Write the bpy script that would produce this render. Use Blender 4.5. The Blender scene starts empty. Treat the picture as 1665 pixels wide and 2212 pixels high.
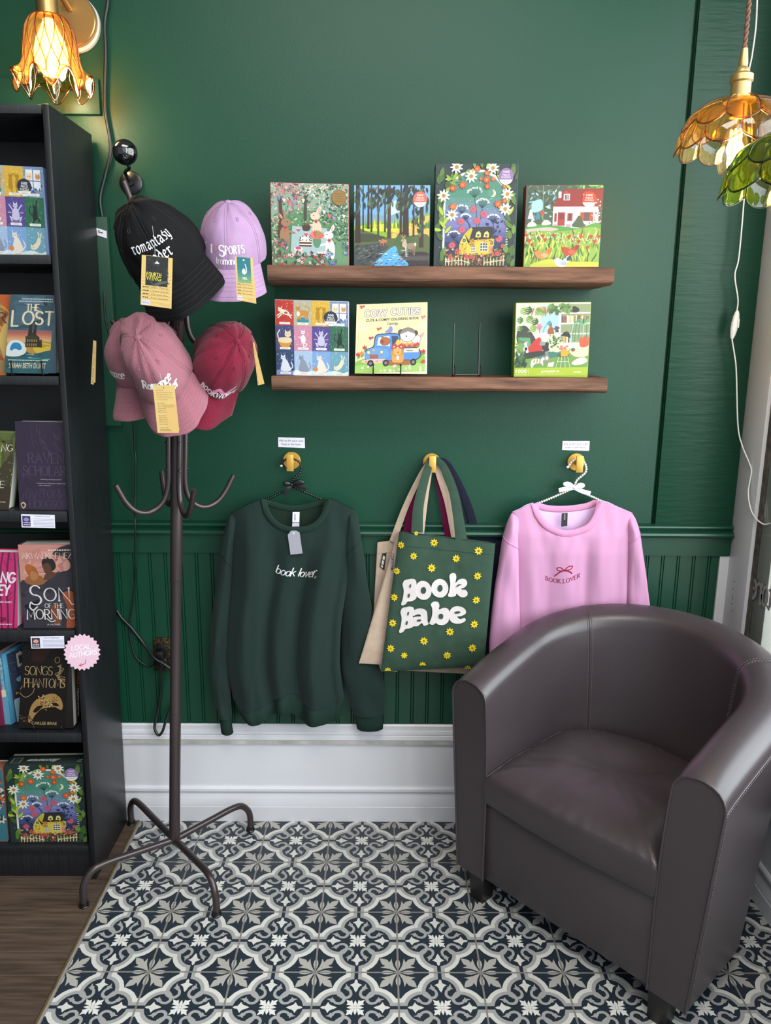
import bpy, bmesh, math, random
from mathutils import Vector, Matrix, noise
from math import sin, cos, pi, radians, sqrt, atan2, exp

sc = bpy.context.scene
COL = sc.collection

# ------------------------------------------------------------------ camera
FPX, PITCH, YAW, ROLL = 1654.134, 0.21864, 0.0071326, 0.008049
CAM = Vector((0.0, -2.177, 1.487))
_f = Vector((sin(YAW) * cos(PITCH), cos(YAW) * cos(PITCH), -sin(PITCH)))
_r0 = Vector((cos(YAW), -sin(YAW), 0.0))
_u0 = _r0.cross(_f)
_r = cos(ROLL) * _r0 + sin(ROLL) * _u0
_u = -sin(ROLL) * _r0 + cos(ROLL) * _u0
cam_data = bpy.data.cameras.new('camera')
cam = bpy.data.objects.new('camera', cam_data)
COL.objects.link(cam)
cam_data.sensor_fit = 'HORIZONTAL'
cam_data.sensor_width = 36.0
cam_data.lens = FPX / 1665.0 * 36.0
cam_data.clip_start = 0.02
Mx = Matrix.Identity(4)
for k, a in enumerate((_r, _u, -_f)):
    for j in range(3):
        Mx[j][k] = a[j]
Mx.translation = CAM
cam.matrix_world = Mx
sc.camera = cam

# ------------------------------------------------------------------ world, light, exposure
sc.view_settings.view_transform = 'Standard'
sc.view_settings.look = 'None'
sc.view_settings.gamma = 1.0
sc.view_settings.use_curve_mapping = False
sc.view_settings.exposure = 0.0
w = bpy.data.worlds.new('world')
sc.world = w
w.use_nodes = True
w.node_tree.nodes['Background'].inputs[0].default_value = (0.80, 0.90, 1.0, 1)
w.node_tree.nodes['Background'].inputs[1].default_value = 0.72
sc.cycles.max_bounces = 8
sc.cycles.transparent_max_bounces = 16
sc.cycles.sample_clamp_indirect = 4.0
sc.cycles.caustics_reflective = False
sc.cycles.caustics_refractive = False


def area_light(name, loc, aim, sx, sy, power, col, spread=180):
    l = bpy.data.lights.new(name, 'AREA')
    l.shape = 'RECTANGLE'
    l.size, l.size_y = sx, sy
    l.energy = power
    l.color = col
    l.spread = radians(spread)
    o = bpy.data.objects.new(name, l)
    COL.objects.link(o)
    o.location = loc
    d = Vector(aim) - Vector(loc)
    o.rotation_euler = d.to_track_quat('-Z', 'Y').to_euler()
    return o


area_light('window_daylight', (1.75, -1.9, 1.75), (0.0, -1.2, 1.1), 3.6, 2.3, 215, (0.90, 0.96, 1.0))
area_light('storefront_daylight', (.95, -4.4, 2.3), (0.5, 0, 1.2), 2.6, 2.0, 25, (0.92, 0.97, 1.0))
area_light('added_overhead_fill', (0, -2.0, 3.08), (0, -1.95, 0), 1.5, 1.0, 56, (1.0, 0.97, 0.93))  # unseen fill light added overhead to lift the right plank and white casing

sun = bpy.data.lights.new('street_sun', 'SUN')
sun.energy = 2.6
sun.color = (1.0, .95, .86)
sun.angle = .02
sun_o = bpy.data.objects.new('street_sun', sun)
COL.objects.link(sun_o)
sun_o.rotation_euler = Vector((.12, -.5, -.86)).to_track_quat('-Z', 'Y').to_euler()


# ------------------------------------------------------------------ pixel -> real point on a real plane
def ray(px, py):
    return _f + _r * ((px - 832.5) / FPX) - _u * ((py - 1106.0) / FPX)


def at(px, py, Y=0.0):
    d = ray(px, py)
    return CAM + d * ((Y - CAM.y) / d.y)


def atz(px, py, Z=0.0):
    d = ray(px, py)
    return CAM + d * ((Z - CAM.z) / d.z)


def lerp(a, b, t):
    return a + (b - a) * t


# ------------------------------------------------------------------ colour and materials
def lin(h):
    h = h.lstrip('#')
    c = [int(h[i:i + 2], 16) / 255 for i in (0, 2, 4)]
    return tuple(x / 12.92 if x <= .04045 else ((x + .055) / 1.055) ** 2.4 for x in c)


def mat(name, hexcol, rough=.5, metal=0.0, spec=.5, bump=None, vary=None, coat=0.0, sheen=0.0, emit=None):
    """bump = (scale, strength, distance[, stretch xyz]); vary = (scale, amount[, stretch])."""
    m = bpy.data.materials.new(name)
    m.use_nodes = True
    nt = m.node_tree
    b = nt.nodes['Principled BSDF']
    c = lin(hexcol)
    b.inputs['Base Color'].default_value = (*c, 1)
    b.inputs['Roughness'].default_value = rough
    b.inputs['Metallic'].default_value = metal
    b.inputs['Specular IOR Level'].default_value = spec
    if coat:
        b.inputs['Coat Weight'].default_value = coat
        b.inputs['Coat Roughness'].default_value = .12
    if sheen:
        b.inputs['Sheen Weight'].default_value = sheen
        b.inputs['Sheen Roughness'].default_value = .5
    if emit:
        b.inputs['Emission Color'].default_value = (*lin(emit[0]), 1)
        b.inputs['Emission Strength'].default_value = emit[1]

    def coords(stretch):
        tc = nt.nodes.new('ShaderNodeTexCoord')
        mp = nt.nodes.new('ShaderNodeMapping')
        mp.inputs['Scale'].default_value = stretch
        nt.links.new(tc.outputs['Object'], mp.inputs['Vector'])
        return mp.outputs['Vector']
    if bump:
        nz = nt.nodes.new('ShaderNodeTexNoise')
        nz.inputs['Scale'].default_value = bump[0]
        nz.inputs['Detail'].default_value = 3
        nt.links.new(coords(bump[3] if len(bump) > 3 else (1, 1, 1)), nz.inputs['Vector'])
        bp = nt.nodes.new('ShaderNodeBump')
        bp.inputs['Strength'].default_value = bump[1]
        bp.inputs['Distance'].default_value = bump[2]
        nt.links.new(nz.outputs[0], bp.inputs['Height'])
        nt.links.new(bp.outputs[0], b.inputs['Normal'])
    if vary:
        nz = nt.nodes.new('ShaderNodeTexNoise')
        nz.inputs['Scale'].default_value = vary[0]
        nz.inputs['Detail'].default_value = 5
        nt.links.new(coords(vary[2] if len(vary) > 2 else (1, 1, 1)), nz.inputs['Vector'])
        rp = nt.nodes.new('ShaderNodeValToRGB')
        rp.color_ramp.elements[0].position = .3
        rp.color_ramp.elements[1].position = .7
        rp.color_ramp.elements[0].color = (*[x * (1 - vary[1]) for x in c], 1)
        rp.color_ramp.elements[1].color = (*[min(1, x * (1 + vary[1])) for x in c], 1)
        nt.links.new(nz.outputs[0], rp.inputs[0])
        nt.links.new(rp.outputs[0], b.inputs['Base Color'])
    return m


def glass(name, tint, rough=.05, refl=1.0, milk=0.0):
    """Thin coloured glass: what lies behind shows through tinted, with a fresnel gloss."""
    m = bpy.data.materials.new(name)
    m.use_nodes = True
    nt = m.node_tree
    nt.nodes.remove(nt.nodes['Principled BSDF'])
    out = nt.nodes['Material Output']
    tr = nt.nodes.new('ShaderNodeBsdfTransparent')
    tr.inputs[0].default_value = (*tint, 1)
    gl = nt.nodes.new('ShaderNodeBsdfGlossy')
    gl.inputs[0].default_value = (refl, refl, refl, 1)
    gl.inputs['Roughness'].default_value = rough
    lw = nt.nodes.new('ShaderNodeLayerWeight')
    lw.inputs[0].default_value = .5
    pw = nt.nodes.new('ShaderNodeMath')
    pw.operation = 'POWER'
    pw.inputs[1].default_value = 4.0
    nt.links.new(lw.outputs['Facing'], pw.inputs[0])
    fr = nt.nodes.new('ShaderNodeMath')
    fr.operation = 'MULTIPLY_ADD'
    fr.inputs[1].default_value = .9
    fr.inputs[2].default_value = .05
    nt.links.new(pw.outputs[0], fr.inputs[0])
    mx = nt.nodes.new('ShaderNodeMixShader')
    nt.links.new(fr.outputs[0], mx.inputs[0])
    if milk:
        tl = nt.nodes.new('ShaderNodeBsdfTranslucent')
        tl.inputs[0].default_value = (*tint, 1)
        mm = nt.nodes.new('ShaderNodeMixShader')
        mm.inputs[0].default_value = milk
        nt.links.new(tr.outputs[0], mm.inputs[1])
        nt.links.new(tl.outputs[0], mm.inputs[2])
        nt.links.new(mm.outputs[0], mx.inputs[1])
    else:
        nt.links.new(tr.outputs[0], mx.inputs[1])
    nt.links.new(gl.outputs[0], mx.inputs[2])
    nt.links.new(mx.outputs[0], out.inputs[0])
    return m


def print_mat(name, rough=.5, spec=.4, coat=0.0, bump=None, gain=1.0):
    """Printed or woven colours: the colour of each drawn shape is kept on its own face."""
    m = mat(name, 'ffffff', rough, 0, spec, bump=bump, coat=coat)
    nt = m.node_tree
    at_ = nt.nodes.new('ShaderNodeVertexColor')
    at_.layer_name = 'Col'
    sc_ = nt.nodes.new('ShaderNodeVectorMath')
    sc_.operation = 'SCALE'
    sc_.inputs['Scale'].default_value = gain
    nt.links.new(at_.outputs[0], sc_.inputs[0])
    nt.links.new(sc_.outputs[0], nt.nodes['Principled BSDF'].inputs['Base Color'])
    return m


# ------------------------------------------------------------------ mesh builder
class MB:
    def __init__(s):
        s.v, s.f = [], []

    def add(s, vs, fs):
        o = len(s.v)
        s.v += [tuple(v) for v in vs]
        s.f += [tuple(i + o for i in f) for f in fs]
        return s

    def box(s, x0, x1, y0, y1, z0, z1, bev=0.0, seg=2, M=None):
        bm = bmesh.new()
        bmesh.ops.create_cube(bm, size=1)
        for v in bm.verts:
            v.co = Vector((lerp(x0, x1, v.co.x + .5), lerp(y0, y1, v.co.y + .5), lerp(z0, z1, v.co.z + .5)))
        if bev:
            bmesh.ops.bevel(bm, geom=list(bm.edges), offset=bev, segments=seg, profile=.5, affect='EDGES')
        return s.addbm(bm, M)

    def addbm(s, bm, M=None):
        bm.verts.index_update()
        vs = [(M @ v.co if M else v.co.copy()) for v in bm.verts]
        fs = [tuple(v.index for v in f.verts) for f in bm.faces]
        bm.free()
        return s.add(vs, fs)

    def sphere(s, c, r, n=16, M=None, sc3=(1, 1, 1)):
        bm = bmesh.new()
        bmesh.ops.create_uvsphere(bm, u_segments=n, v_segments=max(6, n // 2), radius=r)
        for v in bm.verts:
            v.co = Vector((v.co.x * sc3[0], v.co.y * sc3[1], v.co.z * sc3[2])) + Vector(c)
        return s.addbm(bm, M)

    def grid(s, fn, nu, nv, cu=False, cv=False):
        vs = [fn(i / (nu if cu else nu - 1), j / (nv if cv else nv - 1)) for j in range(nv) for i in range(nu)]
        fs = []
        for j in range(nv if cv else nv - 1):
            for i in range(nu if cu else nu - 1):
                i2, j2 = (i + 1) % nu, (j + 1) % nv
                fs.append((j * nu + i, j * nu + i2, j2 * nu + i2, j2 * nu + i))
        return s.add(vs, fs)

    def loft(s, rings, caps=True, closed=False):
        n = len(rings[0])
        vs = [p for r in rings for p in r]
        fs = []
        m = len(rings)
        for j in range(m if closed else m - 1):
            for i in range(n):
                a, b = j * n, ((j + 1) % m) * n
                fs.append((a + i, a + (i + 1) % n, b + (i + 1) % n, b + i))
        if caps and not closed:
            fs.append(tuple(range(n - 1, -1, -1)))
            fs.append(tuple((m - 1) * n + i for i in range(n)))
        return s.add(vs, fs)

    def tube(s, pts, r, n=10, caps=True, closed=False, flat=None, ref=(0, 1, 0)):
        """r: number or list; flat=(wide, thin) list or pair makes an oval section whose thin axis follows ref."""
        pts = [Vector(p) for p in pts]
        m = len(pts)
        rings = []
        prev = None
        for i, p in enumerate(pts):
            a = pts[i - 1] if (i > 0 or closed) else p
            b = pts[(i + 1) % m] if (i < m - 1 or closed) else p
            t = (b - a).normalized()
            if flat is not None:
                y = Vector(ref)
                y = (y - t * y.dot(t)).normalized()
            else:
                if prev is None:
                    y = Vector((0, 0, 1)) if abs(t.z) < .9 else Vector((0, 1, 0))
                else:
                    y = prev
                y = (y - t * y.dot(t)).normalized()
                prev = y
            x = y.cross(t)
            if flat is not None:
                fl = flat[i] if isinstance(flat[0], (tuple, list)) else flat
                rx, ry = fl
            else:
                rx = ry = r[i] if isinstance(r, (list, tuple)) else r
            rings.append([p + x * (rx * cos(2 * pi * k / n)) + y * (ry * sin(2 * pi * k / n)) for k in range(n)])
        return s.loft(rings, caps, closed)

    def lathe(s, prof, n=32, M=None, rad=None):
        """prof: (r, z) list; rad(angle, r, z) may reshape each point."""
        rings = []
        for r, z in prof:
            ring = []
            for k in range(n):
                a = 2 * pi * k / n
                rr, zz = rad(a, r, z) if rad else (r, z)
                p = Vector((rr * cos(a), rr * sin(a), zz))
                ring.append(M @ p if M else p)
            rings.append(ring)
        return s.loft(rings, caps=False)

    def extrude_x(s, prof, x0, x1):
        """prof: closed (y, z) outline swept along x."""
        n = len(prof)
        vs = [(x0, y, z) for y, z in prof] + [(x1, y, z) for y, z in prof]
        fs = [(i, (i + 1) % n, n + (i + 1) % n, n + i) for i in range(n)]
        fs += [tuple(range(n - 1, -1, -1)), tuple(range(n, 2 * n))]
        return s.add(vs, fs)

    def prism(s, pts, y0, y1):
        """pts: (x, z) outline given thickness from y0 to y1."""
        n = len(pts)
        vs = [(x, y0, z) for x, z in pts] + [(x, y1, z) for x, z in pts]
        fs = [(i, (i + 1) % n, n + (i + 1) % n, n + i) for i in range(n)]
        fs += [tuple(range(n - 1, -1, -1)), tuple(range(n, 2 * n))]
        return s.add(vs, fs)


def spline(pts, n=8, closed=False):
    """Catmull-Rom through pts."""
    P = [Vector(p) for p in pts]
    m = len(P)
    out = []
    for i in range(m if closed else m - 1):
        p1, p2 = P[i], P[(i + 1) % m]
        p0 = P[i - 1] if (i or closed) else p1 * 2 - p2
        p3 = P[(i + 2) % m] if (i + 2 < m or closed) else p2 * 2 - p1
        for k in range(n):
            t = k / n
            out.append(.5 * ((2 * p1) + (p2 - p0) * t + (2 * p0 - 5 * p1 + 4 * p2 - p3) * t * t + (3 * p1 - p0 - 3 * p2 + p3) * t ** 3))
    if not closed:
        out.append(P[-1])
    return out


def curve1(tab, x):
    """Smooth interpolation of a small table [(x, value), ...]."""
    if x <= tab[0][0]:
        return tab[0][1]
    for (a, va), (b, vb) in zip(tab, tab[1:]):
        if x <= b:
            t = (x - a) / (b - a)
            return lerp(va, vb, t * t * (3 - 2 * t))
    return tab[-1][1]


def pl1(tab, x):
    if x <= tab[0][0]:
        return tab[0][1]
    for (a, va), (b, vb) in zip(tab, tab[1:]):
        if x <= b:
            return lerp(va, vb, (x - a) / (b - a))
    return tab[-1][1]


WLOC = {}


def link(name, me, m, parent, origin):
    o = bpy.data.objects.new(name, me)
    COL.objects.link(o)
    if m:
        me.materials.append(m)
    if parent:
        o.parent = parent
        o.location = origin - WLOC[parent.name]
    else:
        o.location = origin
    WLOC[o.name] = origin.copy()
    return o


def obj(name, mb, m, parent=None, smooth=35, origin=None, cols=None):
    vs = [Vector(v) for v in mb.v]
    if origin is None:
        if parent:
            origin = WLOC[parent.name].copy()
        else:
            lo = [min(v[k] for v in vs) for k in range(3)]
            hi = [max(v[k] for v in vs) for k in range(3)]
            origin = Vector(((lo[0] + hi[0]) / 2, (lo[1] + hi[1]) / 2, lo[2]))
    me = bpy.data.meshes.new(name)
    me.from_pydata([v - origin for v in vs], [], mb.f)
    if smooth:
        me.polygons.foreach_set('use_smooth', [True] * len(me.polygons))
        me.set_sharp_from_angle(angle=radians(smooth))
    if cols:
        ca = me.color_attributes.new('Col', 'FLOAT_COLOR', 'POINT')
        flat = [x for c in cols for x in (*c, 1.0)]
        ca.data.foreach_set('color', flat)
    me.update()
    return link(name, me, m, parent, origin)


def fixn(o):
    """Make face directions consistent and outward."""
    bm = bmesh.new()
    bm.from_mesh(o.data)
    bmesh.ops.remove_doubles(bm, verts=bm.verts, dist=1e-6)
    bmesh.ops.recalc_face_normals(bm, faces=bm.faces)
    bm.to_mesh(o.data)
    bm.free()
    return o


def tag(o, label, cat, group=None, kind=None):
    o['label'] = label
    o['category'] = cat
    if group:
        o['group'] = group
    if kind:
        o['kind'] = kind
    return o


def thing(name, label, cat, loc, group=None):
    o = bpy.data.objects.new(name, None)
    COL.objects.link(o)
    o.empty_display_size = .02
    o.location = loc
    WLOC[o.name] = Vector(loc)
    return tag(o, label, cat, group)


def struct(name, mb, m, smooth=35):
    o = obj(name, mb, m, smooth=smooth)
    o['kind'] = 'structure'
    return o


def dup(root, loc, label=None):
    """A copy of a thing with copies of its parts and sub-parts."""
    r = root.copy()
    COL.objects.link(r)
    r.location = loc
    WLOC[r.name] = Vector(loc)
    if label:
        r['label'] = label
    for ch in list(root.children):
        c = ch.copy()
        COL.objects.link(c)
        c.parent = r
        WLOC[c.name] = Vector(loc) + c.location
        for g in list(ch.children):
            d = g.copy()
            COL.objects.link(d)
            d.parent = c
    return r
# ------------------------------------------------------------------ flat print: shapes drawn in 2D (y down) and laid on a surface
_TX = {}


def text_geo(s, bold=0.0):
    k = (s, bold)
    if k not in _TX:
        cu = bpy.data.curves.new('lettering', 'FONT')
        cu.body = s
        cu.size = 1.0
        cu.offset = bold
        cu.resolution_u = 3
        o = bpy.data.objects.new('lettering', cu)
        COL.objects.link(o)
        bpy.context.view_layer.update()
        me = bpy.data.meshes.new_from_object(o.evaluated_get(bpy.context.evaluated_depsgraph_get()))
        _TX[k] = ([(v.co.x, v.co.y) for v in me.vertices], [tuple(p.vertices) for p in me.polygons])
        bpy.data.objects.remove(o)
        bpy.data.curves.remove(cu)
        bpy.data.meshes.remove(me)
    return _TX[k]


def arc(cx, cy, rx, ry, a0, a1, n=None):
    n = n or max(3, int(abs(a1 - a0) / 22))
    return [(cx + rx * cos(radians(lerp(a0, a1, i / n))), cy + ry * sin(radians(lerp(a0, a1, i / n)))) for i in range(n + 1)]


def sp2(*pts, n=5):
    return [(p.x, p.y) for p in spline([(x, y, 0) for x, y in pts], n)]


# letter skeletons, y up, capital height 1, small-letter height .62: (advance, [strokes])
G = {
    'A': (.72, [[(0, 0), (.36, 1), (.72, 0)], [(.14, .36), (.58, .36)]]),
    'B': (.56, [[(0, 0), (0, 1)], [(0, 1), (.26, 1)] + arc(.26, .77, .24, .23, 90, -90) + [(0, .54)], [(.26, .54)] + arc(.28, .27, .28, .27, 90, -90) + [(0, 0)]]),
    'C': (.7, [arc(.4, .5, .4, .5, 50, 310)]),
    'D': (.66, [[(0, 0), (0, 1)], [(0, 1), (.22, 1)] + arc(.22, .5, .44, .5, 90, -90) + [(0, 0)]]),
    'E': (.5, [[(0, 0), (0, 1)], [(0, 1), (.5, 1)], [(0, .52), (.4, .52)], [(0, 0), (.5, 0)]]),
    'F': (.48, [[(0, 0), (0, 1)], [(0, 1), (.48, 1)], [(0, .5), (.38, .5)]]),
    'G': (.74, [arc(.4, .5, .4, .5, 50, 350) + [(.78, .42), (.5, .42)]]),
    'H': (.66, [[(0, 0), (0, 1)], [(.66, 0), (.66, 1)], [(0, .52), (.66, .52)]]),
    'I': (.02, [[(.01, 0), (.01, 1)]]),
    'K': (.6, [[(0, 0), (0, 1)], [(.56, 1), (0, .42)], [(.2, .6), (.6, 0)]]),
    'L': (.48, [[(0, 1), (0, 0)], [(0, 0), (.48, 0)]]),
    'M': (.84, [[(0, 0), (.08, 1), (.42, .2), (.76, 1), (.84, 0)]]),
    'N': (.68, [[(0, 0), (0, 1), (.68, 0), (.68, 1)]]),
    'O': (.8, [arc(.4, .5, .4, .5, 90, 450)]),
    'P': (.54, [[(0, 0), (0, 1)], [(0, 1), (.26, 1)] + arc(.26, .74, .27, .26, 90, -90) + [(0, .48)]]),
    'R': (.58, [[(0, 0), (0, 1)], [(0, 1), (.26, 1)] + arc(.26, .75, .26, .25, 90, -90) + [(0, .5)], [(.24, .5), (.58, 0)]]),
    'S': (.54, [arc(.27, .75, .25, .25, 30, 270) + arc(.27, .25, .27, .25, 90, -150)]),
    'T': (.62, [[(0, 1), (.62, 1)], [(.31, 1), (.31, 0)]]),
    'U': (.64, [[(0, 1), (0, .32)] + arc(.32, .32, .32, .32, 180, 360) + [(.64, 1)]]),
    'V': (.66, [[(0, 1), (.33, 0), (.66, 1)]]),
    'W': (.96, [[(0, 1), (.24, 0), (.48, .9), (.72, 0), (.96, 1)]]),
    'X': (.62, [[(0, 0), (.62, 1)], [(0, 1), (.62, 0)]]),
    'Y': (.62, [[(0, 1), (.31, .5), (.62, 1)], [(.31, .5), (.31, 0)]]),
    'Z': (.56, [[(0, 1), (.56, 1), (0, 0), (.56, 0)]]),
    'a': (.5, [arc(.25, .3, .25, .31, 20, 380), [(.5, .62), (.5, .1), (.56, 0)]]),
    'b': (.52, [[(0, 1), (0, .1)], arc(.26, .31, .26, .31, 180, -180)]),
    'c': (.46, [arc(.27, .31, .27, .31, 50, 310)]),
    'd': (.52, [arc(.25, .3, .25, .31, 20, 380), [(.5, 1), (.5, .1), (.56, 0)]]),
    'e': (.5, [[(.02, .33), (.5, .36)] + arc(.26, .31, .25, .31, 10, 310)]),
    'i': (.06, [[(.03, .62), (.03, .06), (.1, 0)], [(.03, .84), (.04, .88)]]),
    'k': (.5, [[(0, 1), (0, 0)], [(.44, .6), (.02, .28)], [(.16, .38), (.5, 0)]]),
    'l': (.08, [[(.02, 1), (.02, .08), (.1, 0)]]),
    'm': (.8, [[(0, .62), (0, 0)], [(0, .42)] + arc(.2, .42, .2, .2, 170, 0) + [(.4, 0)], [(.4, .42)] + arc(.6, .42, .2, .2, 170, 0) + [(.8, 0)]]),
    'n': (.44, [[(0, .62), (0, 0)], [(0, .4)] + arc(.22, .4, .22, .22, 170, 0) + [(.44, 0)]]),
    'o': (.54, [arc(.27, .31, .27, .31, 90, 450)]),
    'r': (.36, [[(0, .62), (0, 0)], [(0, .38), (.12, .56), (.26, .62), (.36, .55)]]),
    's': (.4, [arc(.2, .465, .18, .155, 30, 270) + arc(.2, .155, .2, .155, 90, -150)]),
    't': (.34, [[(.12, .86), (.12, .12), (.2, 0), (.34, .05)], [(-.04, .6), (.32, .6)]]),
    'v': (.46, [[(0, .62), (.23, 0), (.46, .62)]]),
    'y': (.48, [[(0, .62), (.04, .2), (.24, .06), (.44, .22)], [(.46, .62), (.44, -.1), (.3, -.3), (.1, -.26)]]),
    '(': (.2, [arc(.4, .45, .4, .6, 140, 220)]),
    ')': (.2, [arc(-.2, .45, .4, .6, 40, -40)]),
    '.': (.06, [[(.02, .02), (.05, .04)]]),
    # angular gothic forms
    'gr': (.4, [[(-.06, .54), (.06, .64), (.1, .52), (.1, .1), (.2, 0), (.28, .1)], [(.12, .5), (.26, .64), (.34, .54)]]),
    'go': (.5, [[(.26, .66), (.04, .5), (.04, .14), (.22, -.02), (.44, .14), (.44, .5), (.26, .66)]]),
    'gm': (.86, [[(-.04, .54), (.06, .62), (.1, .5), (.1, .02)], [(.12, .5), (.28, .64), (.42, .5), (.42, .02)], [(.44, .5), (.6, .64), (.74, .5), (.74, .1), (.84, 0)]]),
    'ga': (.52, [[(.02, .52), (.2, .66), (.4, .52), (.4, .1), (.5, 0)], [(.4, .36), (.2, .36), (.04, .2), (.16, 0), (.4, .14)]]),
    'gn': (.52, [[(-.04, .54), (.06, .62), (.1, .5), (.1, .02)], [(.12, .5), (.28, .64), (.42, .5), (.42, .1), (.52, 0)]]),
    'gt': (.34, [[(.1, .86), (.1, .12), (.2, 0), (.32, .08)], [(-.04, .6), (.3, .62)]]),
    'gs': (.44, [[(.4, .58), (.22, .66), (.06, .52), (.38, .22), (.3, .04), (.04, .02)], [(.2, .66), (.3, .84)]]),
    'gy': (.52, [[(.0, .62), (.08, .5), (.08, .14), (.22, 0), (.42, .12)], [(.34, .7), (.42, .56), (.42, -.02), (.3, -.22), (.08, -.2)]]),
    'ge': (.46, [[(.04, .3), (.3, .42), (.36, .52), (.22, .66), (.06, .5), (.06, .14), (.22, 0), (.4, .12)]]),
    'gd': (.5, [[(.12, .98), (.42, .5), (.42, .14), (.22, -.02), (.04, .14), (.04, .46), (.22, .62), (.4, .48)]]),
}


class Canvas:
    DZ = 2.5e-6

    def __init__(s, clip=None):
        s.it = []
        s.layer = 0
        s.clip = clip

    def _clip(s, pts):
        x0, y0, x1, y1 = s.clip
        for ax, lim, sg in ((0, x0, 1), (0, x1, -1), (1, y0, 1), (1, y1, -1)):
            out = []
            for i, p in enumerate(pts):
                q = pts[i - 1]
                pi_, qi = (p[ax] - lim) * sg >= 0, (q[ax] - lim) * sg >= 0
                if pi_ != qi:
                    t = (lim - q[ax]) / (p[ax] - q[ax])
                    out.append((lerp(q[0], p[0], t), lerp(q[1], p[1], t)))
                if pi_:
                    out.append(p)
            pts = out
            if not pts:
                break
        return pts

    def poly(s, pts, col, keep=False):
        pts = [tuple(p) for p in pts]
        if s.clip and any(not (s.clip[0] <= x <= s.clip[2] and s.clip[1] <= y <= s.clip[3]) for x, y in pts):
            pts = s._clip(pts)
        if len(pts) > 2:
            s.layer += .35 if keep else 1
            s.it.append((pts, [tuple(range(len(pts)))], lin(col), s.layer))
        return s

    def rect(s, x0, y0, x1, y1, col):
        return s.poly([(x0, y0), (x1, y0), (x1, y1), (x0, y1)], col)

    def ell(s, cx, cy, rx, ry, col, rot=0, n=18):
        c, d = cos(radians(rot)), sin(radians(rot))
        return s.poly([(cx + rx * cos(2 * pi * k / n) * c - ry * sin(2 * pi * k / n) * d, cy + rx * cos(2 * pi * k / n) * d + ry * sin(2 * pi * k / n) * c) for k in range(n)], col)

    def leaf(s, x, y, L, W, ang, col):
        c, d = cos(radians(ang)), sin(radians(ang))
        pr = [(0, 0), (.25, .42), (.55, .5), (.8, .3), (1, 0), (.8, -.3), (.55, -.5), (.25, -.42)]
        return s.poly([(x + a * L * c - b * W * d, y + a * L * d + b * W * c) for a, b in pr], col)

    def flower(s, x, y, r, n, col, mid, wid=.5, rot=0):
        for k in range(n):
            s.leaf(x, y, r, r * wid, rot + 360 * k / n, col)
        return s.ell(x, y, r * .3, r * .3, mid, n=10)

    def cloth(s, pts, col, n=6):
        """closed smooth outline"""
        return s.poly([(p.x, p.y) for p in spline([(x, y, 0) for x, y in pts], n, closed=True)], col)

    def ribbon(s, pts, ws, col, same=False, ends=True):
        s.layer += .3 if same else 1
        m = len(pts)
        if not isinstance(ws, (list, tuple)):
            ws = [ws] * m
        L, R = [], []
        for i, (x, y) in enumerate(pts):
            a, b = pts[max(0, i - 1)], pts[min(m - 1, i + 1)]
            dx, dy = b[0] - a[0], b[1] - a[1]
            d = sqrt(dx * dx + dy * dy) or 1
            n = (-dy / d, dx / d)
            k = 1.0
            if 0 < i < m - 1:
                ex, ey = pts[i][0] - a[0], pts[i][1] - a[1]
                e = sqrt(ex * ex + ey * ey) or 1
                k = 1 / max(.5, abs(n[0] * -ey / e + n[1] * ex / e))
            h = ws[i] / 2 * k
            L.append((x + n[0] * h, y + n[1] * h))
            R.append((x - n[0] * h, y - n[1] * h))
        if s.clip and any(not (s.clip[0] <= x <= s.clip[2] and s.clip[1] <= y <= s.clip[3]) for x, y in L + R):
            for i in range(m - 1):
                q = s._clip([L[i], L[i + 1], R[i + 1], R[i]])
                if len(q) > 2:
                    s.it.append((q, [tuple(range(len(q)))], lin(col), s.layer))
            ends = False
        else:
            s.it.append((L + R, [(i, i + 1, m + i + 1, m + i) for i in range(m - 1)], lin(col), s.layer))
        if ends:
            for i in (0, m - 1):
                h = ws[i] / 2
                s.layer += .15
                s.it.append(([(pts[i][0] + h * cos(2 * pi * k / 10), pts[i][1] + h * sin(2 * pi * k / 10)) for k in range(10)], [tuple(range(10))], lin(col), s.layer))
        return s

    def line(s, pts, wd, col):
        return s.ribbon(pts, wd, col, ends=False)

    def text(s, t, x0, x1, y, h, col, bold=0.0, slope=0.0, shear=0.0, warp=None):
        """Upright sans text fitted between x0 and x1 on baseline y, capital height h."""
        vs, fs = text_geo(t, bold)
        lo, hi = min(v[0] for v in vs), max(v[0] for v in vs)
        hv = text_geo('H')[0]
        ch = max(v[1] for v in hv)
        s.layer += 1
        k = (x1 - x0) / (hi - lo)
        P = []
        for a, b in vs:
            yy = b / ch * h
            xx = (a - lo) * k + shear * yy
            q = (x0 + xx, y - yy + slope * xx)
            P.append(warp(*q) if warp else q)
        s.it.append((P, fs, lin(col), s.layer))
        return s

    def pen(s, t, x0, x1, y, h, col, thick=.14, thin=None, serif=0.0, shear=0.0, slope=0.0, gap=.2, space=.4, nib=None, warp=None, pre='', ends=True):
        """Lettering from the skeletons above: even, contrasted, serifed or cut with a slanted nib."""
        thin = thick if thin is None else thin
        X = 0.0
        S = []
        for ch in t:
            if ch == ' ':
                X += space
                continue
            g = G.get(pre + ch) or G[ch]
            for st in g[1]:
                S.append([(X + a, b) for a, b in st])
            X += g[0] + gap
        Wd = X - gap
        k = (x1 - x0) / Wd
        s.layer += 1

        def T(a, b):
            xx, yy = a * k + shear * b * h, b * h
            q = (x0 + xx, y - yy + slope * xx)
            return warp(*q) if warp else q
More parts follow.
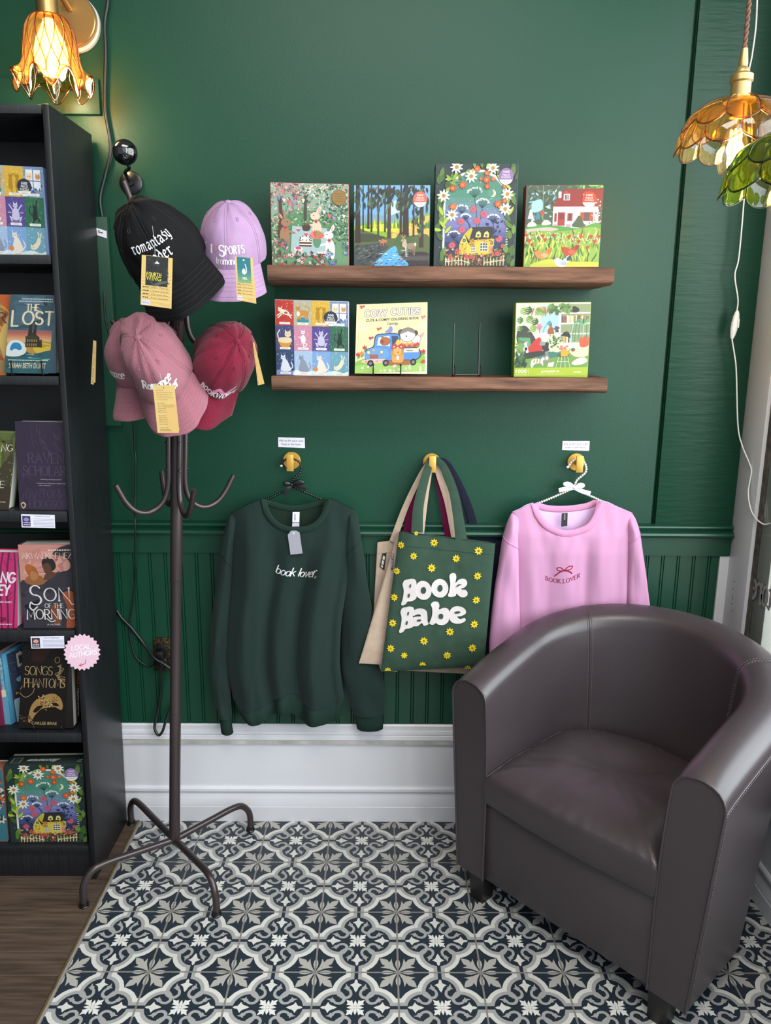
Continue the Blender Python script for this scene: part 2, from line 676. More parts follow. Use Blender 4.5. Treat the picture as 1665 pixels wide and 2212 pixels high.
        for st in S:
            if len(st) > 2 and not nib:
                st = st
            if nib:
                nx, ny = nib[0] * .5, nib[1] * .5
                for (ax, ay), (bx, by) in zip(st, st[1:]):
                    q = [T(ax - nx, ay - ny), T(ax + nx, ay + ny), T(bx + nx, by + ny), T(bx - nx, by - ny)]
                    s.layer += .15
                    s.it.append((q, [(0, 1, 2, 3)], lin(col), s.layer))
                s.ribbon([T(*p) for p in st], thin * h, col, same=True, ends=False)
                continue
            ws = []
            m = len(st)
            for i in range(m):
                a, b = st[max(0, i - 1)], st[min(m - 1, i + 1)]
                dx, dy = b[0] - a[0], b[1] - a[1]
                v = abs(dy) / (sqrt(dx * dx + dy * dy) or 1)
                ws.append((thin + (thick - thin) * v ** 1.5) * h)
            s.ribbon([T(*p) for p in st], ws, col, same=True, ends=ends)
            if serif:
                for i, j in ((0, 1), (m - 1, m - 2)):
                    (ax, ay), (bx, by) = st[i], st[j]
                    if abs(ay - by) > 1.2 * abs(ax - bx) and (ay < .04 or ay > .58):
                        e = .035
                        q = [T(ax - serif, ay - e), T(ax + serif, ay - e), T(ax + serif, ay + e), T(ax - serif, ay + e)]
                        s.layer += .15
                        s.it.append((q, [(0, 1, 2, 3)], lin(col), s.layer))
        return s

    def scribble(s, x0, x1, y, h, col, rng, wd=None):
        """a line of writing too small to read"""
        x = x0
        while x < x1:
            L = rng.uniform(.8, 2.6) * h
            s.poly([(x, y - h), (min(x1, x + L), y - h), (min(x1, x + L), y), (x, y)], col, keep=True)
            x += L + h * .5
        s.layer += 1
        return s

    def build(s, name, fn, m, parent=None, base=.00025):
        """fn(x, y, h) -> point h above the surface."""
        mb, cols = MB(), []
        for pts, fs, col, ly in s.it:
            h = base + ly * s.DZ
            mb.add([fn(x, y, h) for x, y in pts], fs)
            cols += [col] * len(pts)
        return obj(name, mb, m, parent, smooth=0, cols=cols)


def planar(p00, p10, p01, W, H):
    """maps canvas (0..W, 0..H, y down) on the parallelogram p00 (top left), p10 (top right), p01 (bottom left)"""
    p00 = Vector(p00)
    ux, vy = (Vector(p10) - p00) / W, (Vector(p01) - p00) / H
    n = vy.cross(ux).normalized()
    return lambda x, y, h: p00 + ux * x + vy * y + n * h
# ------------------------------------------------------------------ materials of the place
GREEN = '0f3d2c'
M_wall = mat('green satin wall paint', GREEN, .42, spec=.30, bump=(260, .22, .0012))
M_board = mat('green brushed board paint', GREEN, .42, spec=.35, bump=(60, .45, .003, (.22, 1, 1.6)))
M_trim = mat('green gloss trim paint', GREEN, .30, spec=.5, bump=(30, .08, .002, (.2, 1, 1)))
M_white = mat('white gloss woodwork paint', 'cfced2', .38, spec=.5, bump=(24, .05, .002), vary=(3, .03))
M_dirty = mat('white paint edge with grime', 'b3ada6', .5, vary=(14, .3, (1, 1, .3)))
M_oldwhite = mat('weathered white window frame', 'aaa8a3', .5, vary=(12, .08, (1, 1, .2)))
M_seal = mat('dark perished window seal', '4a453f', .8, vary=(40, .6))
M_grout = mat('grey grout', '8b867e', .8, vary=(60, .15))
M_plank = mat('dark stained floor plank', '4d3f35', .42, spec=.4, bump=(9, .12, .002, (1.2, 14, 1)), vary=(7, .42, (1.0, 16, 1)))
M_strip = mat('worn brass edge strip', '7d6a4e', .45, metal=.6, vary=(30, .3))
M_ceiling = mat('ceiling paint', 'b8b6b0', .9)
M_out = mat('sunlit concrete pavement', 'cfc3a8', .9, vary=(9, .12))
M_kerb = mat('pale pavement band', 'e3e2de', .9)
M_black = mat('black plastic', '0c0c0e', .3)
M_cord = mat('black cord rubber', '121316', .42)
M_whitecord = mat('white cord plastic', 'e6e5e1', .4)
M_gold = mat('brushed gold metal', 'cfa04a', .42, metal=.55)
M_brass = mat('satin brass', 'b08d57', .36, metal=.9)
P_paper = print_mat('printed card', .5, gain=.9)
P_tile = print_mat('printed tile glaze', .34, .5, gain=.84)
P_cover = print_mat('printed cover', .42, .4, gain=.66)
P_thread = print_mat('embroidery thread', .8, .2, bump=(900, .4, .001), gain=.85)
P_ink = print_mat('ink on fabric', .85, .15, gain=.8)

XR = 1.028                                     # plane of the casing on the right wall
# ------------------------------------------------------------------ walls
struct('wall_back', MB().box(-3.2, .792, 0, .12, 0, 3.1).box(.792, .8, .012, .12, 0, 3.1).box(.8, 1.14, 0, .12, 0, 3.1), M_wall)
struct('trim_1', MB().box(.801, XR - .001, -.011, .001, .968, 3.1, bev=.0015), M_board)             # wide plank beside the casing
mb = MB()
x0, per, gap, dp = .972 - .0458 * 90, .0458, .0036, .0035
prof = []
pf = MB()
xs = []
k = 0
x = x0
while x < 1.0:
    for gx in (x - gap, x + gap):
        xs += [(gx - .0016, -.007), (gx, -.007 + dp), (gx + .0016, -.007)]
    x += per
xs = [(x0 - .02, -.007)] + xs + [(1.0, -.007), (1.0, 0)]
n = len(xs)
mb.add([(a, b, .30) for a, b in xs] + [(a, b, .93) for a, b in xs], [(i, i + 1, n + i + 1, n + i) for i in range(n - 1)])
struct('trim_2', mb, M_trim, smooth=20)                                                              # beadboard panelling
rail = [(0, .9745), (-.016, .974), (-.022, .970), (-.023, .966), (-.021, .961), (-.017, .9575), (-.0165, .956), (-.024, .9545), (-.031, .951),
        (-.0335, .945), (-.031, .939), (-.024, .9362), (-.0165, .9355), (-.016, .881), (0, .880)]
struct('trim_3', MB().extrude_x(rail, -3.1, XR - .002), M_trim)                                      # chair rail with its flat board
base = [(0, .333), (-.010, .333), (-.014, .329), (-.013, .3135), (-.017, .3125), (-.0185, .303), (-.016, .2985), (-.0185, .297), (-.020, .285), (-.0165, .280),
        (-.0165, .268), (-.0085, .2655), (-.0085, .1195), (-.013, .1185), (-.0165, .113), (-.0165, .105), (-.013, .0985), (-.0095, .0965), (-.0095, .0905),
        (-.012, .083), (-.0145, .068), (-.0165, .057), (-.0165, .0515), (-.018, .0505), (-.018, 0), (0, 0)]
struct('baseboard_back', MB().extrude_x(base, -3.1, XR + .01), M_white, smooth=25)
struct('trim_4', MB().extrude_x([(-.0168, .2795), (-.0175, .2795), (-.0175, .2685), (-.0168, .2685)], -3.1, XR), M_dirty)   # grimy ledge of the baseboard cap
struct('trim_5', MB().box(-1.5, at(215, 172).x, -.012, .001, at(216, 250).z, at(216, 172).z + .0, bev=.002), M_wall)         # painted board under the sconce
struct('trim_6', MB().box(-.97, at(237, 470).x, -.022, .001, at(264, 919).z, at(237, 470).z, bev=.004), M_wall)             # painted service panel
struct('wall_left', MB().box(-3.3, -3.18, -2.9, .1, 0, 3.1), M_wall)
struct('ceiling', MB().box(-3.3, 1.13, -2.9, .1, 3.1, 3.2), M_ceiling)
SILL = .58
struct('wall_right', MB().box(XR + .017, 1.13, -2.7, -.001, 0, SILL).box(XR + .017, 1.13, -2.7, .0, 2.75, 3.1)
       .box(XR + .017, 1.13, -2.7, -2.56, SILL, 2.75), M_wall)
mb = MB()
nb = len(base)
mb.add([(XR + .018 + b, -.02, z) for b, z in base] + [(XR + .018 + b, -2.7, z) for b, z in base],
       [(i, (i + 1) % nb, nb + (i + 1) % nb, nb + i) for i in range(nb)])
struct('baseboard_right', mb, M_white, smooth=25)
# casing, seal, window frame and pane
struct('trim_7', MB().box(XR, 1.13, -.13, -.0005, SILL - .3, 3.1, bev=.003).box(1.001, XR, -.012, -.0005, .334, .879), M_white)
mb = MB()
holes = [(1586, 1256), (1583, 1272), (1582, 1288), (1581.5, 1293.5), (1580, 1304), (1581, 1320)]
for hx, hy in holes:
    d = ray(hx, hy)
    p = CAM + d * ((XR - CAM.x) / d.x)
    mb.tube([(XR - .0004, p.y, p.z), (XR + .004, p.y, p.z)], .0022, 8)
struct('trim_8', mb, M_black)                                                                        # old screw holes in the casing
wroot = struct('window_1', MB().box(XR + .016, 1.12, -.215, -.148, SILL, 2.75, bev=.003).box(XR + .016, 1.12, -2.56, -2.505, SILL, 2.75, bev=.003)
               .box(XR + .016, 1.12, -2.56, -.16, SILL - .002, SILL + .05, bev=.003).box(XR + .016, 1.12, -2.56, -.16, 2.7, 2.75, bev=.003), M_oldwhite)
wroot['label'] = 'weathered white shop window frame at the right edge'
obj('seal', MB().box(XR + .010, 1.12, -.149, -.129, SILL, 2.75), M_seal, wroot)
G_pane = glass('clear window glass', (.97, .985, .98), .02)
XP = XR + .011
obj('pane', MB().box(XP, XP + .003, -2.51, -.158, SILL + .04, 2.71), G_pane, wroot)


def on_pane(px, py):
    d = ray(px, py)
    return CAM + d * ((XP - CAM.x) / d.x)


# the reversed grey lettering on the pane
M_vinyl = mat('grey frosted vinyl', '8c8c8c', .7)
zb = on_pane(1624, 1291).z
for ch, xa, xb in (('e', 1618.6, 1630.2), ('r', 1633.6, 1642.0), ('o', 1645, 1656), ('t', 1659, 1666)):
    ya, yb_ = on_pane(xa, 1295).y, on_pane(xb, 1300).y
    wd = ya - yb_
    cvs = Canvas()
    cvs.pen(ch, 0, wd, 0, .084, '8c8c8c', thick=.16, thin=.10)
    cvs.build('window_letter', lambda x, y, h: Vector((XP - h, yb_ + x, zb - y)), M_vinyl, wroot)['label'] = 'grey shop letter seen from behind'
struct('ground_outside', MB().box(1.135, 14, -8, 14, -.2, -.1), M_out)
struct('trim_9', MB().box(2.35, 2.75, -8, 14, -.11, -.096).box(4.6, 4.9, -8, 14, -.11, -.096), M_kerb)


# ------------------------------------------------------------------ floor: patterned tiles, dark planks, metal strip
def tile_canvas():
    c = Canvas()
    NV, W1, W2, G1, G2 = '27303a', 'd6d4cd', 'e2e0d9', 'a5a4a1', 'b1ada5'
    c.rect(-1, -1, 1, 1, NV)
    R4 = [(0, 1), (1, 0), (0, -1), (-1, 0)]

    def rot(pts, k):
        for _ in range(k):
            pts = [(-y, x) for x, y in pts]
        return pts

    def four(pts, col, mirror=False):
        for k in range(4):
            c.poly(rot(pts, k), col, keep=True)

    def band(rad, neck, col):
        four(arc(0, .44, rad, rad, 0, 345, 23), col)
        four([(-neck, .6), (neck, .6), (neck, 1), (-neck, 1)], col)
        c.rect(-.4, -.4, .4, .4, col)
    c.clip = (-1, -1, 1, 1)
    band(.56, .25, W1)
    band(.455, .135, G1)
    band(.365, .045, NV)
    # corner sprays
    lf = [(.02, .02), (.055, .1), (.105, .2), (.13, .3), (.15, .425), (.175, .36), (.205, .305), (.25, .385), (.34, .42), (.44, .44)]
    lf = [(1 - a, 1 - b) for a, b in lf]
    four(lf + [(y, x) for x, y in lf[1:-1]][::-1], G2)
    ln = [(1, .93), (.965, .86), (.938, .76), (.95, .66), (1, .575)]
    four(ln, G2)
    four([(y, x) for x, y in ln][::-1], G2)
    # fleurs in the lobes
    four([(0, .80), (.035, .75), (.04, .69), (.085, .66), (.15, .625), (.10, .60), (.06, .555), (.035, .48), (0, .42),
          (-.035, .48), (-.06, .555), (-.10, .60), (-.15, .625), (-.085, .66), (-.04, .69), (-.035, .75)], W1)
    # scrolls
    hook = sp2((.40, .36), (.30, .285), (.19, .27), (.115, .345), (.125, .45), (.185, .52), n=4)
    ws = [lerp(.088, .058, i / (len(hook) - 1)) for i in range(len(hook))]
    for k in range(4):
        for mir in (0, 1):
            p = [(y, x) for x, y in hook] if mir else hook
            c.ribbon(rot(p, k), ws, G1, same=True)
            t = [(.16, .47), (.14, .56), (.20, .60), (.23, .67), (.25, .56), (.29, .53), (.23, .51), (.21, .475)]
            if mir:
                t = [(y, x) for x, y in t]
            c.it.append((rot(t, k), [tuple(range(len(t)))], lin(G1), c.layer + .15))
    c.layer += 1
    # centre flower
    pet = [(.02, .035), (.06, .13), (.075, .205), (.115, .175), (.21, .215), (.175, .115), (.205, .075), (.13, .06), (.035, .02)]
    four(pet, W2)
    four([(0, .015), (.032, .07), (.036, .12), (0, .2), (-.036, .12), (-.032, .07)], W2)
    c.ell(0, 0, .035, .035, W2, n=8)
    # grout
    for q in ((-1, -1, 1, -.978), (-1, .978, 1, 1), (-1, -1, -.978, 1), (.978, -1, 1, 1)):
        c.rect(*q, '86817a')
    return c


tc = tile_canvas()
mb, cols = MB(), []
tv, tf, tcol = [], [], []
for pts, fs, col, ly in tc.it:
    o = len(tv)
    tv += [(x * .1, -y * .1, .0002 + ly * 9e-6) for x, y in pts]
    tf += [tuple(i + o for i in f) for f in fs]
    tcol += [col] * len(pts)
TX0, TY0 = .05015, -.013
rng = random.Random(3)
for i in range(-4, 5):
    for j in range(0, 13):
        cx, cy = TX0 + (i + .5) * .2, TY0 - (j + .5) * .2
        mb.add([(cx + a, cy + b, z) for a, b, z in tv], tf)
        s = rng.uniform(.94, 1.05)
        cols += [tuple(min(1, x * s) for x in q) for q in tcol]
fl = obj('floor', mb, P_tile, smooth=0, cols=cols)
fl['kind'] = 'structure'
fl['label'] = 'patterned navy and grey cement tile floor'
struct('floor_slab', MB().box(-.762, 1.13, -5, .1, -.1, 0), M_grout)
mb = MB()
yy = -.017
pls = [.0, -.134, -.27, -.327, -.4755, -.6275, -.78, -.93, -1.08, -1.23, -1.38, -1.6, -1.8, -2, -2.2, -2.4, -2.6]
rng = random.Random(9)
for a, b in zip(pls, pls[1:]):
    mb.box(-3.2, -.7605, b + .0008, a - .0008, -.05, .002, bev=.0012, seg=1)
struct('floor_planks', mb, M_plank)
struct('floor_base', MB().box(-3.3, -.762, -5, .1, -.1, -.002), M_black)
mb = MB()
mb.box(-.7602, -.7548, -5, -.018, -.02, .0040, bev=.0012)
struct('trim_10', mb, M_strip)
# ------------------------------------------------------------------ cover pictures, drawn as flat shapes
def art_party():
    """rabbits round a garden table with cakes"""
    c = Canvas((0, 0, 100, 105))
    r = random.Random(5)
    c.rect(0, 0, 100, 105, '6f9a72')
    c.cloth([(0, 0), (100, 0), (100, 30), (70, 40), (40, 30), (0, 45)], '8fb09a')
    c.cloth([(10, 45), (45, 38), (90, 50), (80, 62), (20, 62)], '5f9163')
    for _ in range(420):                                       # blossom and foliage
        x, y = r.uniform(0, 100), abs(r.gauss(0, 20))
        left = x < 42
        c.leaf(x, y, r.uniform(3, 6), 2, r.uniform(0, 360), r.choice(['b5566a', 'd98a8c', '8a4a62', 'c97064', 'e0b0a8'] if left and r.random() < .75 else ['3f6650', '2f4d40', 'e7dccb', '9bb59a', 'c9a58f', 'd8cdb6']))
    for _ in range(120):
        c.leaf(r.gauss(4, 6), r.uniform(40, 100), 5, 2, r.uniform(0, 360), r.choice(['b7c9a0', '4f7a5c', 'd9b7a0', '3f6650', 'c98a8c']))
        c.leaf(r.uniform(12, 100), r.uniform(30, 62), 3.6, 1.4, r.uniform(0, 360), r.choice(['7fae86', '4c7f58', '86b48c', '5a8a62', 'd9cfb0']))
    for _ in range(220):
        x, y = r.gauss(88, 11), r.uniform(18, 76)
        c.leaf(x, y, r.uniform(3, 5), 1.6, r.uniform(0, 360), r.choice(['2f4d40', '48705a', 'c7cbb0', '7d9c84']))
    c.ribbon([(12, 20), (13, 45), (11, 66)], [4, 4.5, 6], '5a3d33')
    c.ribbon([(45, 20), (44, 45)], [3, 4], '4d4640')
    fl = ['e8a5ae', '6c93cf', 'f0d9d5', 'e5625a', 'b08fc9', '9fd0b4', 'f0e2c4']
    for k in range(7):
        x = 2 + k * 6.2
        y = 13 + 9 * sin(k / 6 * pi * .75)
        c.poly([(x, y), (x + 5, y + 1), (x + 2.6, y + 6)], fl[k])
    for k in range(5):
        x = 66 + k * 6.4
        y = 33 + 8 * sin(k / 4 * pi * .8)
        c.poly([(x, y), (x + 5, y + 1), (x + 2.4, y + 6)], fl[(k + 2) % 7])
    c.poly([(27, 54), (72, 56), (76, 92), (24, 92)], 'a9c4c4')
    for _ in range(60):
        c.ell(r.uniform(27, 74), r.uniform(57, 91), .5, .5, 'c9dcd8', n=6)

    def rabbit(x, y, col, k, lean):
        c.cloth([(x - 5 * k, y + 30), (x - 6 * k, y + 14), (x - 1 * k, y + 6), (x + 5 * k, y + 9), (x + 6 * k, y + 24), (x + 3 * k, y + 32)], col)
        c.leaf(x - 2 * k, y - 3, 11, 4, -100 - 25 * lean, col)
        c.leaf(x + 1 * k, y - 3, 11, 4, -70 - 25 * lean, col)
        c.leaf(x - 2 * k, y - 4, 7, 1.8, -100 - 25 * lean, 'e3a49e')
        c.ell(x + 2 * k, y + 1, 6.4, 5.2, col)
        c.ell(x + 4 * k, y, .8, .8, '2b2320', n=8)
        c.ribbon([(x, y + 11), (x + 13 * k, y + 14)], [3.4, 2.6], col)
        c.flower(x + 1 * k, y + 7.5, 3, 6, 'c04a55', '8f2f3c')
    rabbit(17, 49, 'a98061', 1, 1)
    rabbit(59, 40, 'e6cfb5', -1, -1)
    rabbit(76, 64, 'eee7e2', -1, -1)
    c.cloth([(42, 52), (49, 52), (51, 56), (48, 60), (42, 60), (40, 56)], '4d3f2f')
    c.ell(45, 51, 3.4, 1.6, '6a5a3d')
    for x, y, cc in ((35, 57, 'd0577a'), (45, 62, 'c9567f'), (52, 86, 'd0647f')):
        c.poly([(x - 2.6, y), (x + 2.6, y), (x + 1.6, y + 4), (x - 1.6, y + 4)], cc)
        c.ell(x, y, 2.6, .9, 'f0c6cf')
    c.cloth([(54, 70), (64, 70), (62, 80), (56, 80)], '5f9070')
    for k in range(9):
        c.leaf(59, 70, 12, 4, -150 + k * 15, r.choice(['d8434f', 'e86a5a', 'ef8d86', '6f9a5a']))
    c.rect(36, 70, 52, 80, '5b2f2a')
    c.rect(36, 73, 52, 74.4, 'f0e4d4')
    c.rect(36, 76.6, 52, 78, 'f0e4d4')
    c.ell(44, 70, 8, 3.4, 'f1e7da')
    for k in range(9):
        c.ell(44 + 7 * cos(k * .7), 69.4 + 2.6 * sin(k * .7), .9, .9, '3a2523', n=8)
    c.rect(29, 83, 40, 89, 'f2c9b0')
    c.ell(34.5, 83, 5.6, 2.6, 'f4e2e4')
    c.ell(34.5, 82.2, 3.8, 1.8, 'd24a7b')
    for x in (61, 65, 69):
        c.ell(x, 89, 2.4, 1.8, '6b3a30')
        c.ell(x, 87.4, 2.2, 1.7, 'f3d6cf')
    for _ in range(46):
        x, y = r.uniform(0, 100), r.uniform(86, 105)
        if x < 30:
            y = r.uniform(72, 105)
        if x > 82:
            y = r.uniform(72, 105)
        c.leaf(x, y, 7, 3, r.uniform(200, 340), r.choice(['3c6a5a', '2f5248', '5e8a62']))
        c.flower(x, y, r.uniform(2, 3.4), 6, r.choice(['8ba0dc', '6f84c9', 'b9c2ee'] if x > 70 else ['e7838c', 'f1c7bd', 'd5484f', 'f3e6dc', 'c65b8c']), '3a3340')
    c.ell(88, 17, 9.6, 10, '8a6a35', n=28)
    c.ell(88, 17, 8.4, 8.8, '9c7a40', n=28)
    for k in range(4):
        c.rect(82.5, 12 + k * 3, 93.5, 13 + k * 3, '7d5f30')
    return c


def badge(c, x, y, rx, ry, col, num, low='f2efe9'):
    c.ell(x, y, rx, ry, low, n=30)
    c.poly([(x + rx * cos(radians(a)), y + ry * sin(radians(a))) for a in range(158, 383, 8)], col)
    c.text(num, x - rx * .45, x + rx * .45, y - ry * .42, ry * .24, 'f2efe9', .01)
    c.text('PIECE', x - rx * .5, x + rx * .5, y - ry * .08, ry * .18, 'f2efe9', .01)
    c.text('PUZZLE', x - rx * .62, x + rx * .62, y + ry * .2, ry * .18, 'f2efe9', .01)
    c.text('galison', x - rx * .42, x + rx * .42, y + ry * .66, ry * .2, '7a5d88')


def art_forest():
    """deer by a stream under tall firs"""
    c = Canvas((0, 0, 100, 104))
    r = random.Random(8)
    c.rect(0, 0, 100, 104, '7db4e6')
    c.cloth([(46, 24), (62, 20), (64, 40), (48, 42)], 'cfdcee')
    c.poly([(0, 42), (20, 36), (45, 40), (60, 34), (72, 42), (100, 34), (100, 60), (0, 60)], '7fa6b8')
    c.poly([(0, 52), (30, 46), (60, 50), (100, 36), (100, 70), (0, 66)], '8cb52f')
    c.poly([(6, 52), (60, 48), (60, 60), (4, 58)], 'd9dd3a')
    c.poly([(50, 62), (78, 46), (100, 38), (100, 70), (50, 70)], 'e2bd62')
    for _ in range(22):
        x = r.uniform(5, 100)
        c.poly([(x - 2, 55), (x, 42 + r.uniform(0, 5)), (x + 2, 55)], r.choice(['4f8f3a', '6ba33a', 'e1d94a', '3f7a44']))
    for _ in range(30):
        x, y = r.uniform(55, 98), r.uniform(50, 68)
        c.ell(x, y, 1, .5, 'a9823f', n=6)
    c.cloth([(0, 58), (20, 60), (40, 66), (55, 68), (80, 64), (100, 66), (100, 104), (0, 104)], '5c6a3c')
    c.cloth([(10, 62), (40, 66), (30, 72), (4, 72)], '434a33')
    for cx, cy, q in ((64, 66, 8), (72, 70, 8), (58, 72, 5)):
        c.cloth([(cx - q, cy + 6), (cx - q * .7, cy - 3), (cx, cy - 6), (cx + q * .8, cy - 2), (cx + q, cy + 6)], '4d6a3a')
    c.cloth([(0, 80), (18, 76), (34, 74), (46, 78), (38, 88), (30, 104), (0, 104)], '4b5050')
    c.cloth([(60, 90), (80, 86), (100, 88), (100, 104), (60, 104)], '3a2f36')
    c.cloth([(50, 80), (56, 79), (60, 90), (72, 104), (28, 104), (38, 90)], '62b4f0')
    for _ in range(60):
        x, y = r.uniform(32, 68), r.uniform(84, 104)
        c.leaf(x, y, r.uniform(3, 6), 1, r.uniform(-12, 12), r.choice(['3f86d0', '9dd7fb', '2c4a6a', 'e4e9f0']))
    for _ in range(70):
        x, y = r.uniform(0, 34), r.uniform(78, 104)
        c.leaf(x, y, r.uniform(4, 8), 1.6, r.uniform(-40, -5), r.choice(['2c2a2c', '6e7470', '3a3e3e']))
    for k in range(26):
        c.ribbon([(62 + k * 1.5, 90 + (k % 3)), (61 + k * 1.5, 97)], .8, '6d6a62', ends=False)
    for x, w_, y0 in ((5, 6, 74), (12, 1.6, 60), (19, 2.4, 56), (23, 2, 60), (32, 2, 64), (41, 2, 60), (46.5, 4, 68), (62, 2.4, 64), (68.5, 7, 66), (79, 2, 66), (89.5, 5, 80)):
        c.poly([(x - w_ * .4, 0), (x + w_ * .4, 0), (x + w_ * .62, y0), (x - w_ * .62, y0)], r.choice(['46302f', '3c2a2a', '4d3833']))
    for _ in range(150):
        x = r.uniform(-2, 102)
        y = r.uniform(0, 26 if 40 < x < 66 else 34) * r.random() ** .4
        c.leaf(x, y, r.uniform(7, 13), r.uniform(2.4, 4), r.uniform(70, 125), r.choice(['33413a', '26332e', '4c5a42', '5f7a4c', '3b3230']))
    for _ in range(26):
        x, y = r.choice([(40, 36), (92, 46), (82, 44), (60, 20)])
        c.leaf(x + r.gauss(0, 3), y + r.gauss(0, 6), 9, 3, r.uniform(60, 120), r.choice(['3d5a3c', '5c7d4e', '2e4232']))
    c.cloth([(68, 76), (78, 74), (82, 76), (81, 83), (72, 82), (67, 80)], '9c8570')
    c.cloth([(64, 78), (66, 70), (69, 70), (70, 80)], 'c9b59d')
    c.ell(64.6, 71, 2.6, 1.7, 'b79b83')
    for a in (-120, -95, -70, -50):
        c.ribbon([(65, 69), (65 + 6 * cos(radians(a)), 69 + 6 * sin(radians(a)))], .8, 'b9985f')
    for x in (69, 71, 78.5, 80.5):
        c.ribbon([(x, 80), (x + .4, 90)], [1.6, 1], '8a7360' if x > 70 else 'e6dccb')
    c.ell(81.5, 76, 1.4, 2.2, 'efe7d9')
    for x, y in ((37, 73), (41, 72)):
        c.ell(x, y, 3, 1.8, 'c77f5f')
        c.ribbon([(x - 1.6, y), (x - 1.6, y + 5)], .8, 'b5704f')
        c.ribbon([(x + 1.6, y), (x + 1.6, y + 5)], .8, 'b5704f')
        c.ell(x - 3, y - 2, 1.4, 1, 'd08c6a')
    badge(c, 87, 18, 9.2, 10, 'd9705f', '500')
    return c


def art_garden():
    """moonlit cottage seen through an arch of flowers; 100 wide, 124 high"""
    c = Canvas((0, 0, 100, 124))
    r = random.Random(21)
    c.rect(0, 0, 100, 124, '27383a')
    for _ in range(70):
        c.ell(r.uniform(0, 100), r.uniform(0, 124), .4, .4, 'a9bdb4', n=5)
    c.poly([(10, 124), (10, 52)] + arc(50, 46, 40, 40, 190, 350) + [(91, 52), (91, 124)], 'e9e8dc')
    c.poly([(12.5, 124), (12.5, 52)] + arc(50, 47, 37.5, 38, 190, 350) + [(88.5, 52), (88.5, 124)], '4f8c78')
    for k in range(10):                                        # evening sky, colour by height
        y = 40 + k * 6
        c.rect(12.5, y, 88.5, 124, ['5c8f86', '668e96', '6d8aa4', '7386ad', '7b83b5', '7d7db4', '6f70a8', '5c6398', '454f7c', '333d5c'][k])
    for _ in range(60):
        c.ell(r.uniform(16, 86), r.uniform(18, 70), .45, .45, 'cfe3d6', n=5)
    c.ell(70, 35, 4, 4.4, 'f2efb4')
    c.ell(67.6, 34.4, 3.8, 4.2, '5c957f')

    def umbel(x, y, q, x2, y2, dk):
        c.ribbon(sp2((x2, y2), ((x + x2) / 2 + 1, (y + y2) / 2), (x, y + q * .7)), .7, dk)
        for k in range(9):
            a = radians(-160 + k * 17.5)
            ex, ey = x + q * cos(a), y + q * .75 * sin(a)
            c.ribbon([(x, y + q * .6), (ex, ey)], .45, dk, ends=False)
            for _ in range(4):
                c.ell(ex + r.gauss(0, q * .1), ey + r.gauss(0, q * .08), .7, .7, 'eef2ee', n=6)
    umbel(48, 35, 9, 52, 76, '23443f')
    umbel(58, 48, 8, 54, 76, '23443f')
    umbel(33, 55, 7.5, 44, 78, '2c3560')
    umbel(38, 64, 6, 46, 80, '2c3560')
    umbel(72, 66, 7.5, 72, 90, '1d2740')
    umbel(24, 86, 7, 32, 100, '1d2740')
    for x, y in ((47, 54), (60, 60), (52, 68), (32, 69), (34, 79), (80, 90), (22, 98)):
        c.flower(x, y, 5, 11, 'd0626f', 'b5505f', .35, r.uniform(0, 60))
    for k in range(26):
        x, y = r.choice([(70, 84), (76, 78), (66, 92)])
        c.leaf(x + r.gauss(0, 3), y + r.gauss(0, 6), 4, 2.6, r.uniform(200, 340), '25354a')
    # cottage
    c.poly([(42, 92), (48, 77), (68, 76), (72, 90), (68, 90), (68, 110), (31, 110), (31, 96), (37, 85)], 'd9c34a')
    c.poly([(31, 110), (31, 96), (37, 84), (43, 96), (42, 110)], 'dcc94f')
    c.poly([(37, 84), (45, 76), (69, 75), (73, 90), (54, 91), (47, 92), (42, 96)], '2f2f30')
    c.poly([(37, 84), (45, 76), (47, 78), (43, 92)], 'c9b73f')
    for x in (54, 64):
        c.poly([(x - 3.4, 88), (x - 2, 82), (x + 1, 80.5), (x + 3.4, 83), (x + 3.4, 88)], 'e2d36a')
        c.rect(x - 1.8, 83.6, x + 2.2, 87.4, 'f1ecc8')
        c.rect(x - 1.2, 84.2, x + 1.6, 87, '3b4a56')
    for x0, y0, x1, y1 in ((46, 98, 51, 107), (57, 95, 66, 105)):
        c.rect(x0, y0, x1, y1, 'f3efdc')
        for k in range(3):
            for j in range(3):
                c.rect(lerp(x0, x1, k / 3) + .3, lerp(y0, y1, j / 3) + .4, lerp(x0, x1, (k + 1) / 3) - .3, lerp(y0, y1, (j + 1) / 3) - .4, '47566a')
    c.rect(68, 99, 73, 109, 'd98a78')
    c.rect(68, 90, 74, 99, 'd3bd47')
    for x, y in ((37, 92), (71, 95)):
        c.ell(x, y, 2, 2.2, '27323c', n=12)
        c.ell(x, y, 1.1, 1.2, '8fa0a4', n=10)
    for _ in range(120):
        x, y = r.choice([(r.uniform(31, 41), r.uniform(95, 111)), (r.uniform(44, 72), r.gauss(91.5, 1.4)), (r.gauss(47, 1.6), r.uniform(90, 99))])
        c.ell(x, y, .8, .8, r.choice(['c9682f', 'd98f3a', 'a8452c', '7d7a35', 'e2b03e']), n=6)
    c.cloth([(12.5, 108), (50, 111), (88.5, 107), (88.5, 124), (12.5, 124)], '33402f')
    for _ in range(230):
        x, y = r.uniform(13, 88), r.uniform(102 if (34 > 0) else 0, 122)
        if 33 < x < 72 and y < 108:
            continue
        c.ell(x, y, r.uniform(.6, 1.5), r.uniform(.6, 1.5), r.choice(['c0423f', 'd96a5a', 'e5d2b0', '5a7a3f', '8f5a3a', 'b5556e', '6f8f45', 'd98c4a']), n=7)
    for x, y in ((28, 106), (40, 113), (46, 112), (78, 108), (85, 99), (20, 112)):
        c.flower(x, y, 3.4, 9, 'd0525a', 'b03a45', .4)
